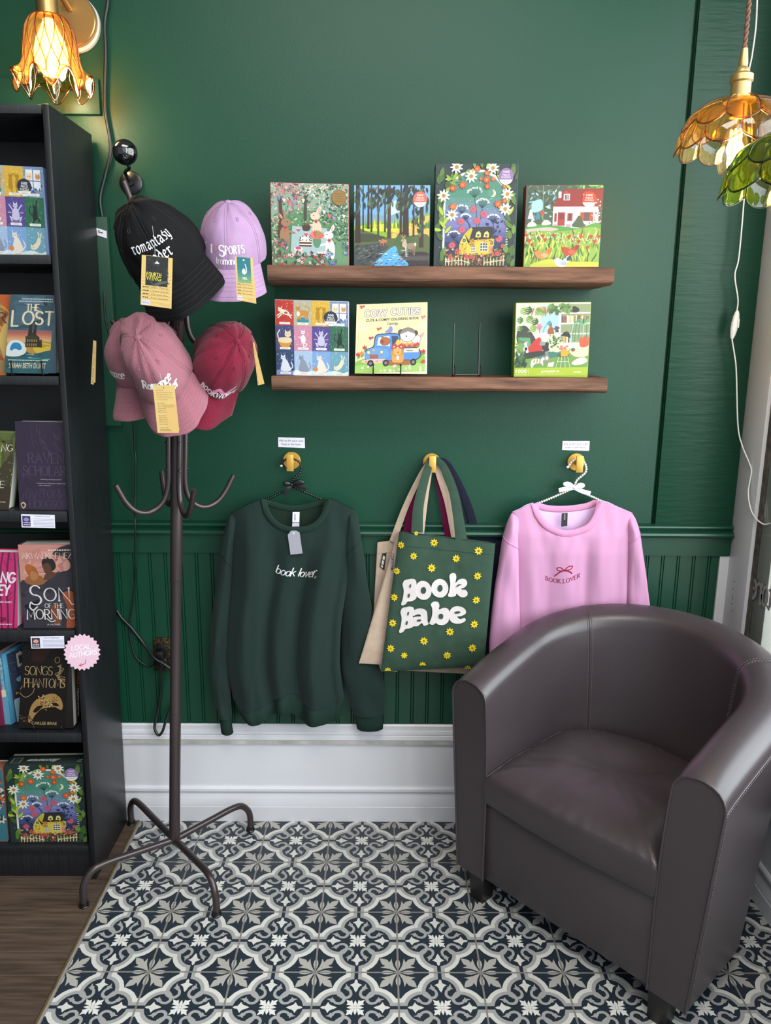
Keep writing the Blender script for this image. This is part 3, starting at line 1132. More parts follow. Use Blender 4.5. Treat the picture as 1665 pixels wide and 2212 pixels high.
    for k in range(19):
        x = 14 + k * 4
        if 44 < x < 60:
            continue
        c.rect(x, 113 + (k % 2), x + .9, 123, 'dfe3b0')
    c.ribbon([(14, 118), (34, 116.5), (45, 120)], .8, 'e8e8c4')
    c.ribbon([(88, 116), (72, 118), (62, 120)], .8, 'e8e8c4')
    for k in range(16):
        y = 72 + k * 3.2
        c.rect(88.8, y, 91.4, y + 1.6, '27383a')
    # leaves and blooms of the arch
    for k in range(28):
        side = -1 if k % 2 else 1
        y = r.uniform(2, 120)
        x = 6 + r.gauss(0, 2.5) if side < 0 else 95 + r.gauss(0, 2.5)
        c.leaf(x, y + 6, r.uniform(11, 17), r.uniform(5, 7.5), -90 + r.gauss(0, 22), r.choice(['5d7f35', '6f9240', '4a6b30', '3f5c2f']))
    for k in range(30):
        a = radians(r.uniform(185, 355))
        c.leaf(50 + 41 * cos(a), 46 + 41 * sin(a), 9, 3.6, r.uniform(0, 360), r.choice(['8fb03f', '5d7f35', '7ba03c', 'b5c44c']))
    for x, y, a in ((10, 62, -115), (10, 74, -60), (14, 78, -130), (12, 84, -50), (16, 68, -60), (9, 80, -170), (84, 58, -120), (90, 62, -60)):
        c.leaf(x, y, 13, 4, a, 'b3c845')
    for x, y in ((25, 4), (69, 5), (43, 15), (10, 38), (21, 61), (88, 36), (86, 54)):
        c.flower(x, y, 8.4, 9, 'eeeee8', 'b98a3a', .32, r.uniform(0, 40))
    for x, y, q in ((50, 6, 4.6), (62, 11, 4), (62, 19, 5), (63, 27, 4), (70, 18, 3), (21, 29, 5), (33, 25, 5.4), (22, 51, 5), (77, 48, 5), (85, 44, 3.6), (84, 27, 3), (55, 18, 2.4)):
        c.flower(x, y, q, 9, r.choice(['e2703a', 'd85a33', 'c9542f']), 'e89a45', .45)
    badge(c, 85.5, 15, 8.8, 10, '9474ae', '1000')
    return c


def art_cottage():
    """white cottage with a red roof, meadow and hens"""
    c = Canvas((0, 0, 100, 104))
    r = random.Random(4)
    c.rect(0, 0, 100, 104, '475a48')
    for _ in range(90):
        x, y = r.uniform(0, 42), r.uniform(0, 48)
        c.leaf(x, y, r.uniform(4, 8), 2, r.uniform(0, 360), r.choice(['2f4036', '8fc3d8', '5c7a63', 'b7d9e2', '38493c', '6d8f7a']))
    c.cloth([(8, 22), (20, 18), (22, 30), (10, 34)], 'a4d3ea')
    for _ in range(34):
        c.leaf(r.uniform(58, 98), r.uniform(0, 6), 7, 3, r.uniform(0, 360), r.choice(['57a84a', '3f8a3c', '8ccf7a']))
    c.ell(7, 33, 2, 3, 'efe9ea')
    c.poly([(5, 34), (9, 34), (11, 42), (3, 42)], 'efe9ea')
    c.poly([(15, 34), (18, 34), (19, 43), (13, 43)], '3f86a0')
    c.ribbon([(22, 0), (23, 44)], .8, '86a86a')
    c.flower(22, 35, 3.4, 7, 'd8483a', 'b83030')
    c.rect(36, 24, 96, 54, 'efdfe6')
    c.poly([(34, 27), (50, 5), (100, 4), (100, 27)], '8f2f2f')
    c.rect(42, 8, 46, 16, 'e7d5d8')
    for x in (53, 78):
        c.poly([(x - 4, 19), (x - 4, 11), (x - .5, 8), (x + 4, 11), (x + 4, 19)], 'f0dfe4')
        c.rect(x - 2.4, 12, x + 2.4, 18.4, '4b4b55')
        for k in (-.9, .9):
            c.rect(x + k - .2, 12, x + k + .2, 18.4, 'f0e6ea')
    c.poly([(48.5, 11), (52, 6.5), (56.5, 11)], 'b0433a')
    c.poly([(74, 11), (77.5, 6.5), (82, 11)], 'b0433a')
    c.rect(42.5, 34, 52, 51, 'a33a38')
    c.rect(44, 36, 50.5, 43, '7d2b2c')
    c.rect(38, 35, 41, 46, '8f2f30')
    c.rect(55, 35, 62, 45, 'b8453c')
    c.rect(56.5, 36, 60.5, 44, '5c3f40')
    c.rect(72, 34, 77, 45, 'b5432f')
    c.rect(84, 34, 89, 45, 'b5432f')
    c.rect(77, 34, 84, 45, '574a4d')
    for x in (38, 55, 76):
        c.rect(x - 1, 49, x + 5, 53.5, 'd996b4')
    c.cloth([(62, 52), (66, 44), (71, 38), (76, 46), (79, 53)], '3f5a4a')
    for _ in range(80):
        x, y = r.gauss(93, 4.5), r.uniform(16, 52)
        c.ell(x, y, r.uniform(.7, 1.4), r.uniform(.7, 1.4), r.choice(['e9b4c0', 'a3556a', 'f1dfe2', '5a6b4c']), n=7)
    c.cloth([(0, 54), (40, 51), (70, 54), (100, 50), (100, 104), (0, 104)], '4f9a46')
    c.cloth([(0, 56), (30, 53), (44, 56), (20, 60), (0, 61)], 'cbb8b2')
    for x, y in ((9, 48), (28, 46)):
        c.cloth([(x - 6, y + 4), (x - 4, y - 1), (x + 2, y - 2), (x + 6, y + 3)], 'd5d4cc')
    c.cloth([(0, 62), (50, 58), (100, 56), (100, 104), (0, 104)], '86b04c')
    for _ in range(190):
        x, y = r.uniform(-2, 100), r.uniform(66, 104)
        c.leaf(x, y, r.uniform(9, 16), 1.7, r.uniform(-120, -60), r.choice(['5b9a3c', 'c6d45a', '3c7038', 'a9c84a', '8a7a4f', 'dfe06a', '2f5c34']))
    for _ in range(150):
        x, y = r.uniform(0, 100), r.gauss(66, 4)
        c.ell(x, y, .8, .8, r.choice(['f2f2ee', 'f2f2ee', 'e8e4d0', 'cf4a3a']), n=6)
    for x, y in ((6, 71), (10, 76), (24, 65), (27, 70), (38, 64), (59, 66), (74, 66), (72, 72), (93, 72), (98, 66), (88, 66), (84, 80), (2, 64)):
        c.poly([(x - 2.6, y - 2), (x, y - 3.4), (x + 2.6, y - 2), (x, y + 2.4)], 'c23c2c')
    c.cloth([(30, 94), (50, 96), (70, 97), (100, 98), (100, 104), (10, 104)], 'c9cf4c')

    def hen(x, y, k, body, wing, tail):
        c.cloth([(x - 12 * k, y - 3), (x - 7 * k, y - 6), (x, y - 3), (x + 7 * k, y - 9), (x + 9 * k, y - 5), (x + 5 * k, y + 3), (x - 2 * k, y + 6), (x - 9 * k, y + 3)], body)
        c.leaf(x - 4 * k, y, 11 * k, 6, 10, wing)
        c.leaf(x + 5 * k, y - 2, 9 * k, 5, -50 if k > 0 else 50, tail)
        c.ell(x - 11 * k, y - 5, 1.6, 1, 'c8322a')
    hen(26, 88, 1, 'd98a4a', 'f0b07a', 'c9703a')
    hen(62, 84, 1, 'b8402c', 'd0604a', '8f2f28')
    hen(52, 98, 1, 'dfe6ee', 'aebfd2', '3a4658')
    badge(c, 82.5, 18, 9.4, 10, 'd8452f', '1000')
    return c


def art_cats(W=100, H=104):
    """twelve little panels, a cat in each"""
    c = Canvas((0, 0, W, H))
    r = random.Random(12)
    bg = [['c0392e', 'b9b39a', 'ddb23f', '7d93b4'], ['4b4a78', 'cf8ea6', '55498f', '2f6b4f'], ['33486f', 'a9c3e2', '7fa8d8', '6fa3b8']]
    cat = [['eee3d2', 'c98f3f', 'b58a1f', 'e2a86a'], ['ecd9b4', 'f1e6e8', 'c9c6e4', '23282c'], ['dfe4f2', '8f98ab', 'efe2d4', 'ecdcc0']]
    dot = [['f0b09a', 'f3efe0', 'f6e08a', 'e9eef4'], ['8f8fd0', 'f3d3dc', 'a79adf', '7fae5a'], ['a7bfe6', 'eef3fa', 'dbe8f6', 'd9efe9']]
    nm = [['ARIES', 'TAURUS', 'GEMINI', 'CANCER'], ['LEO', 'VIRGO', 'LIBRA', 'SCORPIO'], ['SAGITTARIUS', 'CAPRICORN', 'AQUARIUS', 'PISCES']]
    cw, chh = W / 4, H / 3
    for j in range(3):
        for i in range(4):
            x0, y0 = i * cw, j * chh
            c.rect(x0, y0, x0 + cw, y0 + chh, bg[j][i])
            for _ in range(46):
                q = r.uniform(.3, .9)
                c.ell(x0 + r.uniform(.5, cw - .5), y0 + r.uniform(.5, chh - .5), q, q * .6, dot[j][i], n=5, rot=r.uniform(0, 180))
            if j == 2:
                c.cloth([(x0, y0 + chh), (x0, y0 + chh * .82), (x0 + cw * .3, y0 + chh * .78), (x0 + cw * .7, y0 + chh * .86), (x0 + cw, y0 + chh * .8), (x0 + cw, y0 + chh)], dot[j][i] if i else '7f8fc4')
            if (j, i) == (1, 0):
                c.poly([(x0 + 3, y0 + 22), (x0 + cw - 3, y0 + 22), (x0 + cw - 7, y0 + 30), (x0 + 7, y0 + 30)], 'd99a3a')
            if (j, i) == (0, 1):
                c.cloth([(x0 + 5, y0 + 25), (x0 + 12, y0 + 23), (x0 + 20, y0 + 25), (x0 + 19, y0 + 30), (x0 + 6, y0 + 30)], '3f8a96')
            k = cat[j][i]
            cx, cy = x0 + cw * .5, y0 + chh * .5

            def head(hx, hy, q, col=k):
                c.poly([(hx - q, hy), (hx - q * .9, hy - q * 1.7), (hx - q * .2, hy - q * .8)], col)
                c.poly([(hx + q, hy), (hx + q * .9, hy - q * 1.7), (hx + q * .2, hy - q * .8)], col)
                c.ell(hx, hy, q * 1.1, q * .95, col)
                for d in (-.4, .4):
                    c.ell(hx + d * q, hy - q * .1, q * .14, q * .18, '2a2622', n=6)
            if (j, i) == (0, 0):
                c.ell(cx, cy - 1, 7.4, 3.2, k, 20)
                for a, b, e, f in ((-5, 0, -10, 4), (-4, 2, -9, 7), (5, 2, 9, 7), (4, 3, 10, 3)):
                    c.ribbon([(cx + a, cy + b), (cx + e, cy + f)], 1.6, k)
                head(cx - 6, cy - 4, 2.6)
                c.ell(cx + 2, cy, 2.4, 1.6, 'b5622f')
            elif (j, i) == (0, 1):
                c.ell(cx, cy, 8, 4.2, k)
                for d in (-6, -3.4, 4, 6.4):
                    c.ribbon([(cx + d, cy), (cx + d, cy + 8)], 2, k)
                head(cx - 6.4, cy - 6, 3)
                c.ell(cx - 6, cy + 1, 2.2, 3.4, 'f2e9da')
                c.ribbon(sp2((cx + 7.4, cy - 1), (cx + 8.6, cy - 7), (cx + 3, cy - 10)), 1.3, k)
            elif (j, i) == (0, 2):
                for d, sg in ((-4.4, 1), (4.6, -1)):
                    c.cloth([(cx + d - 2.4, cy + 8), (cx + d - 2.6, cy), (cx + d - 1, cy - 5), (cx + d + 1.4, cy - 5), (cx + d + 2.6, cy + 1), (cx + d + 2.4, cy + 8)], k)
                    head(cx + d, cy - 6, 2.1)
                    c.ribbon([(cx + d, cy - 1), (cx + d * .1, cy - 9)], 1.4, k)
                    c.ribbon([(cx + d, cy + 7), (cx + d + sg * 2, cy + 12)], 1.5, k)
            elif (j, i) == (0, 3):
                c.rect(x0 + 3, y0 + 3, x0 + cw - 3, y0 + 26, 'e9edf2')
                c.rect(cx - .5, y0 + 3, cx + .5, y0 + 26, '4a5f8c')
                c.rect(x0 + 3, cy - 2, x0 + cw - 3, cy - 1, '4a5f8c')
                head(cx - 5, cy - 6, 3.4, 'efcf9f')
                head(cx + 6, cy - 6, 3, 'd99a5a')
                for q in range(14):
                    c.leaf(cx + r.gauss(0, 5), cy + 9 + r.gauss(0, 2), 4, 1.6, r.uniform(0, 360), '3f5a8f')
            elif (j, i) == (1, 0):
                c.cloth([(cx - 9, cy + 5), (cx - 7, cy), (cx + 2, cy - 1), (cx + 8, cy), (cx + 9, cy + 5), (cx, cy + 7)], k)
                head(cx + 4, cy - 5, 4)
                c.ribbon(sp2((cx - 8, cy + 3), (cx - 10, cy - 5), (cx - 7, cy - 11)), 1.6, k)
            elif (j, i) == (1, 1):
                c.cloth([(cx - 2, cy + 6), (cx - 3.4, cy - 1), (cx, cy - 5), (cx + 3.4, cy - 1), (cx + 2.6, cy + 6)], k)
                head(cx, cy - 8, 2.4)
                c.ribbon([(cx, cy + 5), (cx + 1, cy + 13)], 1.6, k)
                c.ribbon(sp2((cx, cy + 6), (cx + 5, cy + 8), (cx + 3, cy + 11)), 1.5, k)
                c.ribbon([(cx, cy + 1), (cx - 6, cy - 2)], 1.3, k)
            elif (j, i) == (1, 2):
                c.cloth([(cx - 4, cy + 9), (cx - 4.4, cy), (cx, cy - 5), (cx + 4.4, cy), (cx + 4, cy + 9)], k)
                head(cx, cy - 7, 2.8)
                for d in (-1, 1):
                    c.ribbon([(cx + d * 3, cy - 1), (cx + d * 8, cy - 8)], 1.5, k)
                    c.ell(cx + d * 8, cy + 1, 2.6, .8, 'c99ab0')
                    c.ribbon([(cx + d * 3, cy + 8), (cx + d * 7, cy + 6), (cx + d * 5, cy + 11)], 2, k)
                c.poly([(cx - 6, cy + 11), (cx + 6, cy + 11), (cx + 7, cy + 14), (cx - 7, cy + 14)], '8f6fae')
            elif (j, i) == (1, 3):
                c.cloth([(cx - 1, cy - 4), (cx + 3, cy - 4), (cx + 3.4, cy + 4), (cx + 1, cy + 9), (cx - 3, cy + 6)], k)
                head(cx + .6, cy - 6, 2.4)
                c.ribbon([(cx + 2, cy - 3), (cx + 3.4, cy - 14)], 1.4, k)
                c.ribbon([(cx - 1, cy + 5), (cx - 2, cy + 12)], 1.8, k)
                c.ribbon([(cx + 2, cy + 5), (cx + 6, cy + 10)], 1.8, k)
                c.ribbon(sp2((cx - 2, cy + 4), (cx - 7, cy), (cx - 5, cy - 7)), 1.1, k)
            elif (j, i) == (2, 3):
                c.cloth([(cx + 3, cy - 6), (cx + 6, cy - 2), (cx + 2, cy + 6), (cx - 4, cy + 9), (cx - 6, cy + 5), (cx - 1, cy + 1)], k)
                head(cx - 5, cy + 6, 2.6)
                c.ribbon([(cx + 4, cy - 4), (cx + 3, cy - 12)], 1.3, k)
                c.ribbon([(cx + 5, cy - 3), (cx + 7, cy - 11)], 1.3, k)
            else:
                c.cloth([(cx - 6, cy + 11), (cx - 5, cy + 1), (cx - 3, cy - 5), (cx + 1, cy - 5), (cx + 5, cy + 2), (cx + 7, cy + 11)], k)
                head(cx - 3, cy - 7, 3)
                c.ribbon(sp2((cx + 6, cy + 10), (cx + 10, cy + 5), (cx + 8, cy - 1)), 1.4, k)
                if i == 2:
                    c.ell(cx - 8, cy + 8, 3.2, 3.2, 'd98a4f')
            c.rect(cx - 7.4, y0 + chh - 4.6, cx + 7.4, y0 + chh - 1.6, 'f3efe6')
            c.text(nm[j][i], cx - 4, cx + 4, y0 + chh - 2.5, 1.3, '7a7064')
    c.ell(76, 24 * H / 104, 9.4, 9.8, 'f0ece6', n=28)
    yb = 24 * H / 104
    c.poly([(76 + 9.4 * cos(radians(a)), yb - 1 + 9.4 * sin(radians(a))) for a in range(150, 391, 12)], '2d3247')
    c.text('500', 72, 80, yb - 3.6, 2.7, 'f0ece6', .02)
    c.text('PIECE', 71.5, 80.5, yb - .2, 2.4, 'f0ece6', .02)
    c.text('PUZZLE', 70.3, 81.7, yb + 3.2, 2.4, 'f0ece6', .02)
    c.text('galison', 72, 80, yb + 6.9, 1.7, '6a6a7a')
    return c


def art_truck():
    """cream colouring-book cover: animals, a blue pick-up and tulips; 100 x 100"""
    c = Canvas((0, 0, 100, 100))
    r = random.Random(2)
    K = '3a2a2a'
    c.rect(0, 0, 100, 100, 'e9dfb0')
    c.rect(3.2, 0, 3.7, 100, 'cfc394')
    for x, y, q in ((8, 36, 7), (96, 34, 9), (5, 28, 5)):
        c.ell(x, y, q, q * .55, 'e2dcc0')
        c.ell(x + 3, y - 2, q * .6, q * .5, 'e2dcc0')
    for px, col, wt in ((0, K, .34), (0, 'f3e7ee', .22)):
        c.pen('COZY', 12.6, 43, 18, 8.6, col, thick=wt, gap=.34)
        c.pen('CUTIES', 49.5, 89.6, 16.6, 8.6, col, thick=wt, gap=.34)
    c.text('CUTE & COMFY COLORING BOOK', 14, 89, 25.4, 3.4, K, .025, slope=-.02)
    c.pen('CocoWyo', 44, 59, 30.8, 3.4, K, thick=.16, shear=.2, gap=.12)
    for x, y, cc in ((8, 4.6, 'cf5f58'), (33, 37, 'cc6b45'), (22, 50, 'b8505a'), (95, 22, 'd98a80')):
        c.leaf(x, y, 4.4, 3.6, -150, cc)
        c.leaf(x, y, 4.4, 3.6, -40, cc)
        c.leaf(x, y, 3, 2.4, 130, cc)
    c.cloth([(0, 84), (30, 76), (60, 80), (100, 78), (100, 100), (0, 100)], '8cc152')
    c.cloth([(0, 90), (40, 86), (100, 89), (100, 100), (0, 100)], 'a5cf6c')

    def tulip(x, y, q, cc):
        c.ribbon([(x, y), (x, y + q * 2.4)], q * .3, '4d8f3f')
        c.leaf(x, y + q * 2.3, q * 2.4, q * .9, -60, '5fa34a')
        c.cloth([(x - q, y - q * .6), (x - q * .5, y - q * .2), (x, y - q), (x + q * .5, y - q * .2), (x + q, y - q * .6), (x + q * .8, y + q * .8), (x, y + q * 1.1), (x - q * .8, y + q * .8)], cc)
    for x, y, cc in ((4, 72, 'cf4036'), (9, 70, 'e58a4a'), (13, 62, 'c94a3f'), (93, 72, 'd0453a'), (97, 70, 'c73d33'), (89, 70, 'e58a4a')):
        tulip(x, y, 3, cc)
    # rabbit and koala in the truck bed
    c.leaf(85, 52, 13, 5, -105, 'f1ecea')
    c.leaf(89, 53, 13, 5, -50, 'e7a6a6')
    c.ell(86, 53, 7, 6.6, K)
    c.ell(86, 53, 6.5, 6.1, 'f1ecea')
    c.ell(64, 42, 4.4, 4.2, '5d5454')
    c.ell(84, 44, 4.4, 4.2, '4d4646')
    c.ell(73.5, 46, 11.6, 10.6, K)
    c.ell(73.5, 46, 11, 10, 'e9e3de')
    c.poly([(63, 45)] + arc(73.5, 45, 10.8, 9, 180, 360) + [(84, 45), (74, 41)], '8f857f')
    c.ell(72, 48, .9, 1.4, K, n=8)
    for k in range(7):
        tulip(66 + k * 3.7, 59 + (k % 2) * 2.4, 2.8, ['e58a4a', 'cf4036', 'efa45f', 'd0453a', 'e9975a', 'c73d33', 'cf4a3f'][k])
    # blue bird
    c.cloth([(41, 41), (46, 37), (48, 33), (51, 34), (52, 39), (49, 42.5)], '8d8fd0')
    # truck
    c.cloth([(14, 78), (15, 66), (25, 61), (28, 46), (40, 43), (62, 45), (65, 62), (90, 66), (90, 82), (60, 84), (20, 82)], K)
    c.cloth([(15, 78), (16, 67), (26, 62), (29, 47), (40, 44.4), (61, 46), (64, 63), (89, 67), (89, 81), (60, 83), (20, 81)], '5b93d8')
    c.poly([(30.5, 60), (32.5, 48.6), (48, 46.6), (49, 62)], 'd9e6ea')
    c.poly([(52, 61), (51, 46.8), (60, 47.6), (62, 62)], '3f4a6c')
    c.ell(42, 54.6, 7.4, 6.2, K)
    c.ell(42, 54.6, 6.9, 5.7, 'b3683f')
    c.ell(38, 49, 1.8, 1.8, 'b3683f')
    c.ell(37.5, 55, 3, 2.8, '9a4a34')
    c.cloth([(14, 70), (22, 64), (44, 66), (48, 76), (40, 80), (16, 79)], '6aa0e2')
    for x in (19, 37.5):
        c.ell(x, 70, 2.8, 3, K)
        c.ell(x, 70, 2.3, 2.5, 'f2d9a0')
    c.ell(26, 67, 2.2, 1.4, 'd9b24a')
    c.rect(20.5, 73, 33, 79, 'b0714f')
    for k in range(5):
        c.rect(21, 73.6 + k * 1.1, 32.5, 74.1 + k * 1.1, '8a4f3a')
    c.cloth([(11, 81), (28, 80), (45, 81), (45, 85), (28, 86), (11, 85)], 'eebfae')
    for k in range(4):
        c.ell(15.5 + k * 8, 83, 1, .9, 'd0564f', n=8)
    for x in (22, 44, 83):
        c.ell(x, 86, 4.6, 5, '2f2a30')
        c.ell(x, 86, 2.2, 2.4, '8a7f80')
    c.rect(69, 66, 90, 71.5, 'f1e6c9')
    c.text('FRESH', 73, 82, 70.2, 2.2, K, .03)
    c.rect(48, 82, 78, 90, 'a5693f')
    c.rect(48, 82, 78, 83.2, '7d4a30')
    # pup with a drink and a mushroom cap
    c.cloth([(53, 84), (53, 72), (58, 68), (67, 69), (69, 76), (68, 85), (60, 86)], 'e2a04f')
    c.ell(60, 70, 7.6, 6.4, K)
    c.ell(60, 70, 7.1, 5.9, 'e9ad5c')
    c.leaf(54, 68, 8, 4.4, 110, 'd08f42')
    c.leaf(66, 68, 8, 4.4, 70, 'd08f42')
    c.ell(61, 71, .9, .9, K, n=8)
    c.cloth([(50, 66), (54, 59), (60, 57), (67, 60), (70, 66), (60, 65)], 'c8473c')
    for x, y in ((55, 63), (60, 60), (65, 63), (60, 64)):
        c.ell(x, y, 1.2, 1, 'f3ece4', n=8)
    c.cloth([(57, 59), (59, 53), (62, 53), (64, 59)], 'edc64a')
    c.rect(59, 76, 62.5, 82, 'f1e4e0')
    for _ in range(16):
        c.flower(r.uniform(2, 98), r.uniform(89, 98), 2.2, 5, r.choice(['f6f1ea', 'f3d5d8', 'f6f1ea']), 'e0b04a', .7)
    c.cloth([(94, 86), (97, 83), (100, 84), (100, 88), (94, 88)], 'cf4a45')
    return c


def art_room():
    """plant-filled room with many cats; 100 x 100 with a lime strip below"""
    c = Canvas((0, 0, 100, 100))
    r = random.Random(6)
    c.rect(0, 0, 100, 100, 'cfd6c4')
    c.rect(34, 4, 62, 40, 'a9d2da')
    c.rect(58, 0, 61, 60, 'f0efe6')
    c.rect(61, 2, 100, 56, '8f9a74')
    for y in (13, 27, 41, 54):
        c.rect(61, y, 100, y + 2, 'f0efe6')
    for x0, x1, y in ((62, 78, 27), (79, 97, 27), (65, 76, 54)):
        x = x0
        while x < x1:
            ww = r.uniform(.9, 1.9)
            h = r.uniform(8, 10.5)
            c.rect(x, y - h, x + ww, y, r.choice(['c96a2f', 'e2d8b8', 'b8452f', '5c7a45', 'e0a54a', '8f3f30', 'efe6cf', '39555a']))
            x += ww + .15
    c.rect(30, 40, 60, 46, 'e9e8df')
    c.cloth([(0, 76), (30, 70), (60, 66), (100, 66), (100, 90), (0, 90)], '6f9a4a')
    c.cloth([(30, 68), (58, 66), (62, 72), (36, 76)], '3f7a6c')
    for _ in range(50):
        c.ribbon([(r.uniform(5, 98), r.uniform(76, 87))] * 1 + [(r.uniform(5, 98), r.uniform(76, 87))], .1, '6f9a4a') if False else None
    c.cloth([(2, 50), (4, 34), (14, 31), (26, 46), (31, 60), (24, 68), (10, 64)], '3b4038')
    for k in range(9):
        c.ribbon([(5 + k * 2, 36 + k * .8), (9 + k * 2, 60)], .4, '555b4e', ends=False)
    c.poly([(4, 46), (20, 47), (22, 60), (8, 64)], '5fa07a')
    c.cloth([(16, 64), (27, 50), (34, 47), (37, 60), (36, 66), (20, 70)], 'c8352f')
    c.cloth([(14, 68), (40, 65), (41, 70), (14, 76)], '33352f')

    def cat(x, y, k, col, pat=None):
        c.cloth([(x - 4 * k, y + 6), (x - 4 * k, y), (x - 1 * k, y - 4), (x + 2 * k, y - 3), (x + 4 * k, y + 3), (x + 4 * k, y + 6)], col)
        c.ell(x - 1 * k, y - 6, 2.2, 2, col)
        c.poly([(x - 3, y - 7), (x - 2.6, y - 9.6), (x - 1, y - 7.6)], col)
        c.poly([(x + 1.4, y - 7), (x + 1, y - 9.6), (x - .8, y - 7.6)], col)
        if pat:
            c.ell(x, y + 1, 2, 2.4, pat)
    cat(15, 61, .8, 'ece9e0', '2c2a28')
    cat(48, 36, 1, '9a5a30')
    cat(44, 74, .9, '8f8a80', 'efece4')
    c.cloth([(38, 56), (44, 53), (48, 58), (47, 64), (41, 66), (37, 62)], '2f2d2c')
    c.ell(46, 62, 2.6, 2.4, '2f2d2c')
    c.poly([(34, 52), (42, 53), (40, 58), (33, 57)], '8f9398')
    c.cloth([(62, 44), (68, 39), (73, 41), (75, 48), (70, 46)], '25262a')
    c.cloth([(76, 8), (79, 5), (85, 9), (83, 13), (76, 13)], '1f2022')
    c.ell(77.5, 7, 2, 2, '1f2022')
    c.cloth([(22, 84), (24, 77), (32, 76), (38, 78), (39, 86), (36, 82), (28, 83), (24, 88)], 'efe8da')
    for x in (27, 31, 35):
        c.ribbon([(x, 77), (x - .6, 81)], 1.4, 'a5713f')
    c.ell(38.6, 76, 2.4, 2.2, 'efe8da')
    c.cloth([(78, 82), (86, 76), (96, 75), (99, 80), (92, 84), (82, 85)], 'ece0c8')
    c.cloth([(74, 66), (84, 60), (98, 62), (99, 72), (84, 74)], 'e6d5b4')
    c.ell(79, 64, 3, 2.6, '6f6357')
    c.cloth([(88, 48), (99, 46), (100, 58), (89, 60)], 'd05a3a')
    c.cloth([(46, 62), (48, 48), (54, 44), (60, 50), (62, 64), (56, 67)], 'd8d9b8')
    for _ in range(60):
        c.leaf(54 + r.gauss(0, 4), 52 + r.gauss(0, 5), 4, 1.8, r.uniform(0, 360), r.choice(['3d6b35', '6f9a4a', 'cdd8a0', '2f5230']))
    c.ribbon(sp2((37, 40), (40, 32), (45, 27)), .8, '4f93a8')
    c.cloth([(42, 28), (46, 24), (48, 28), (45, 30)], '4f93a8')
    for k in range(6):
        c.leaf(32, 32, 5, 3, k * 60, 'd8839a')
    c.ribbon([(32, 33), (33, 41)], .8, '4d7a40')
    for _ in range(10):
        c.leaf(56, 36, 5, 1.8, r.uniform(200, 340), '6a3f6f')
    c.rect(54, 36, 58.5, 40, '3f4f4a')
    for _ in range(24):
        c.leaf(36 + r.gauss(0, 4), 5, r.uniform(8, 16), 1.6, r.uniform(60, 120), r.choice(['a9c06a', 'd98a5a', 'c9564a', '7fa04a']))
    # monstera leaves
    for x, y, q, a in ((8, 6, 11, 60), (18, 4, 12, 100), (26, 8, 11, 40), (6, 18, 10, 90), (16, 17, 12, 60), (28, 20, 11, 110), (22, 29, 11, 70), (5, 30, 9, 80), (32, 12, 9, 20)):
        col = r.choice(['6d9440', '4f7a38', '86a84c', '3d6234'])
        c.leaf(x, y, q, q * .85, a, col)
        for k in range(4):
            c.ribbon([(x + q * .25 * k * cos(radians(a)), y + q * .25 * k * sin(radians(a))), (x + q * (.25 * k + .3) * cos(radians(a + 50)), y + q * (.25 * k + .3) * sin(radians(a + 50)))], .6, 'cfd6b0', ends=False)
    for _ in range(26):
        c.leaf(r.uniform(46, 74), r.uniform(0, 9), 9, 4, r.uniform(20, 160), r.choice(['5d8440', '7a9c52', '45663a']))
    for k in range(9):
        a = -160 + k * 17
        c.ribbon(sp2((92, 30), (92 + 14 * cos(radians(a)), 26 + 10 * sin(radians(a)) + 6), (92 + 19 * cos(radians(a)), 48 + 8 * abs(cos(radians(a))))), [1.4] * 10 + [.6], r.choice(['7fb08a', '5f9a70', 'a5cfae']), ends=False)
    for _ in range(40):
        c.leaf(r.uniform(-2, 14), r.uniform(72, 90), 10, 3, r.uniform(-120, -30), r.choice(['2f4f33', '45703c', '23402c']))
    for _ in range(12):
        c.leaf(4 + r.gauss(0, 3), 56 + r.gauss(0, 4), 8, 3.4, r.uniform(0, 360), r.choice(['7fa04a', 'c05a7a', '5c8440']))
    c.ell(66, 72, 8, 2, '5f4a3a')
    for d in (-6, -2, 2, 6):
        c.ribbon([(66 + d, 73), (66 + d * 1.6, 88)], .6, 'e7e6d8', ends=False)
    c.ribbon([(58, 80), (74, 80)], .5, 'e7e6d8', ends=False)
    c.cloth([(63, 72), (64, 64), (71, 64), (72, 72)], 'dfa52c')
    c.ribbon([(72, 70), (75, 63)], 1.2, 'dfa52c')
    for _ in range(9):
        c.ell(66 + r.gauss(0, 2.4), 61 + r.gauss(0, 1.6), 1.5, 1.5, 'e07a6a', n=8)
    c.poly([(46, 82), (54, 80), (53, 87), (45, 87)], 'eceae6')
    c.rect(0, 88, 100, 100, 'a9bf2f')
    c.text('1000', 2, 17, 95, 4.6, 'f2f3e0', .01)
    c.text('PIECE PUZZLE', 2, 17, 98, 1.3, 'e4ebb8')
    c.rect(19, 89.5, 19.4, 98.5, 'dfe79a')
    c.text('good puzzle co.', 37, 62, 94.6, 3.4, 'f2f3e0', .01)
    c.text('GOOD FOR YOU AND THE PLANET TOO', 31, 67, 97.6, 1, 'e4ebb8')
    c.text('CAT FAMILY', 81, 92, 95.6, 1.9, 'f2f3e0', .03)
    return c
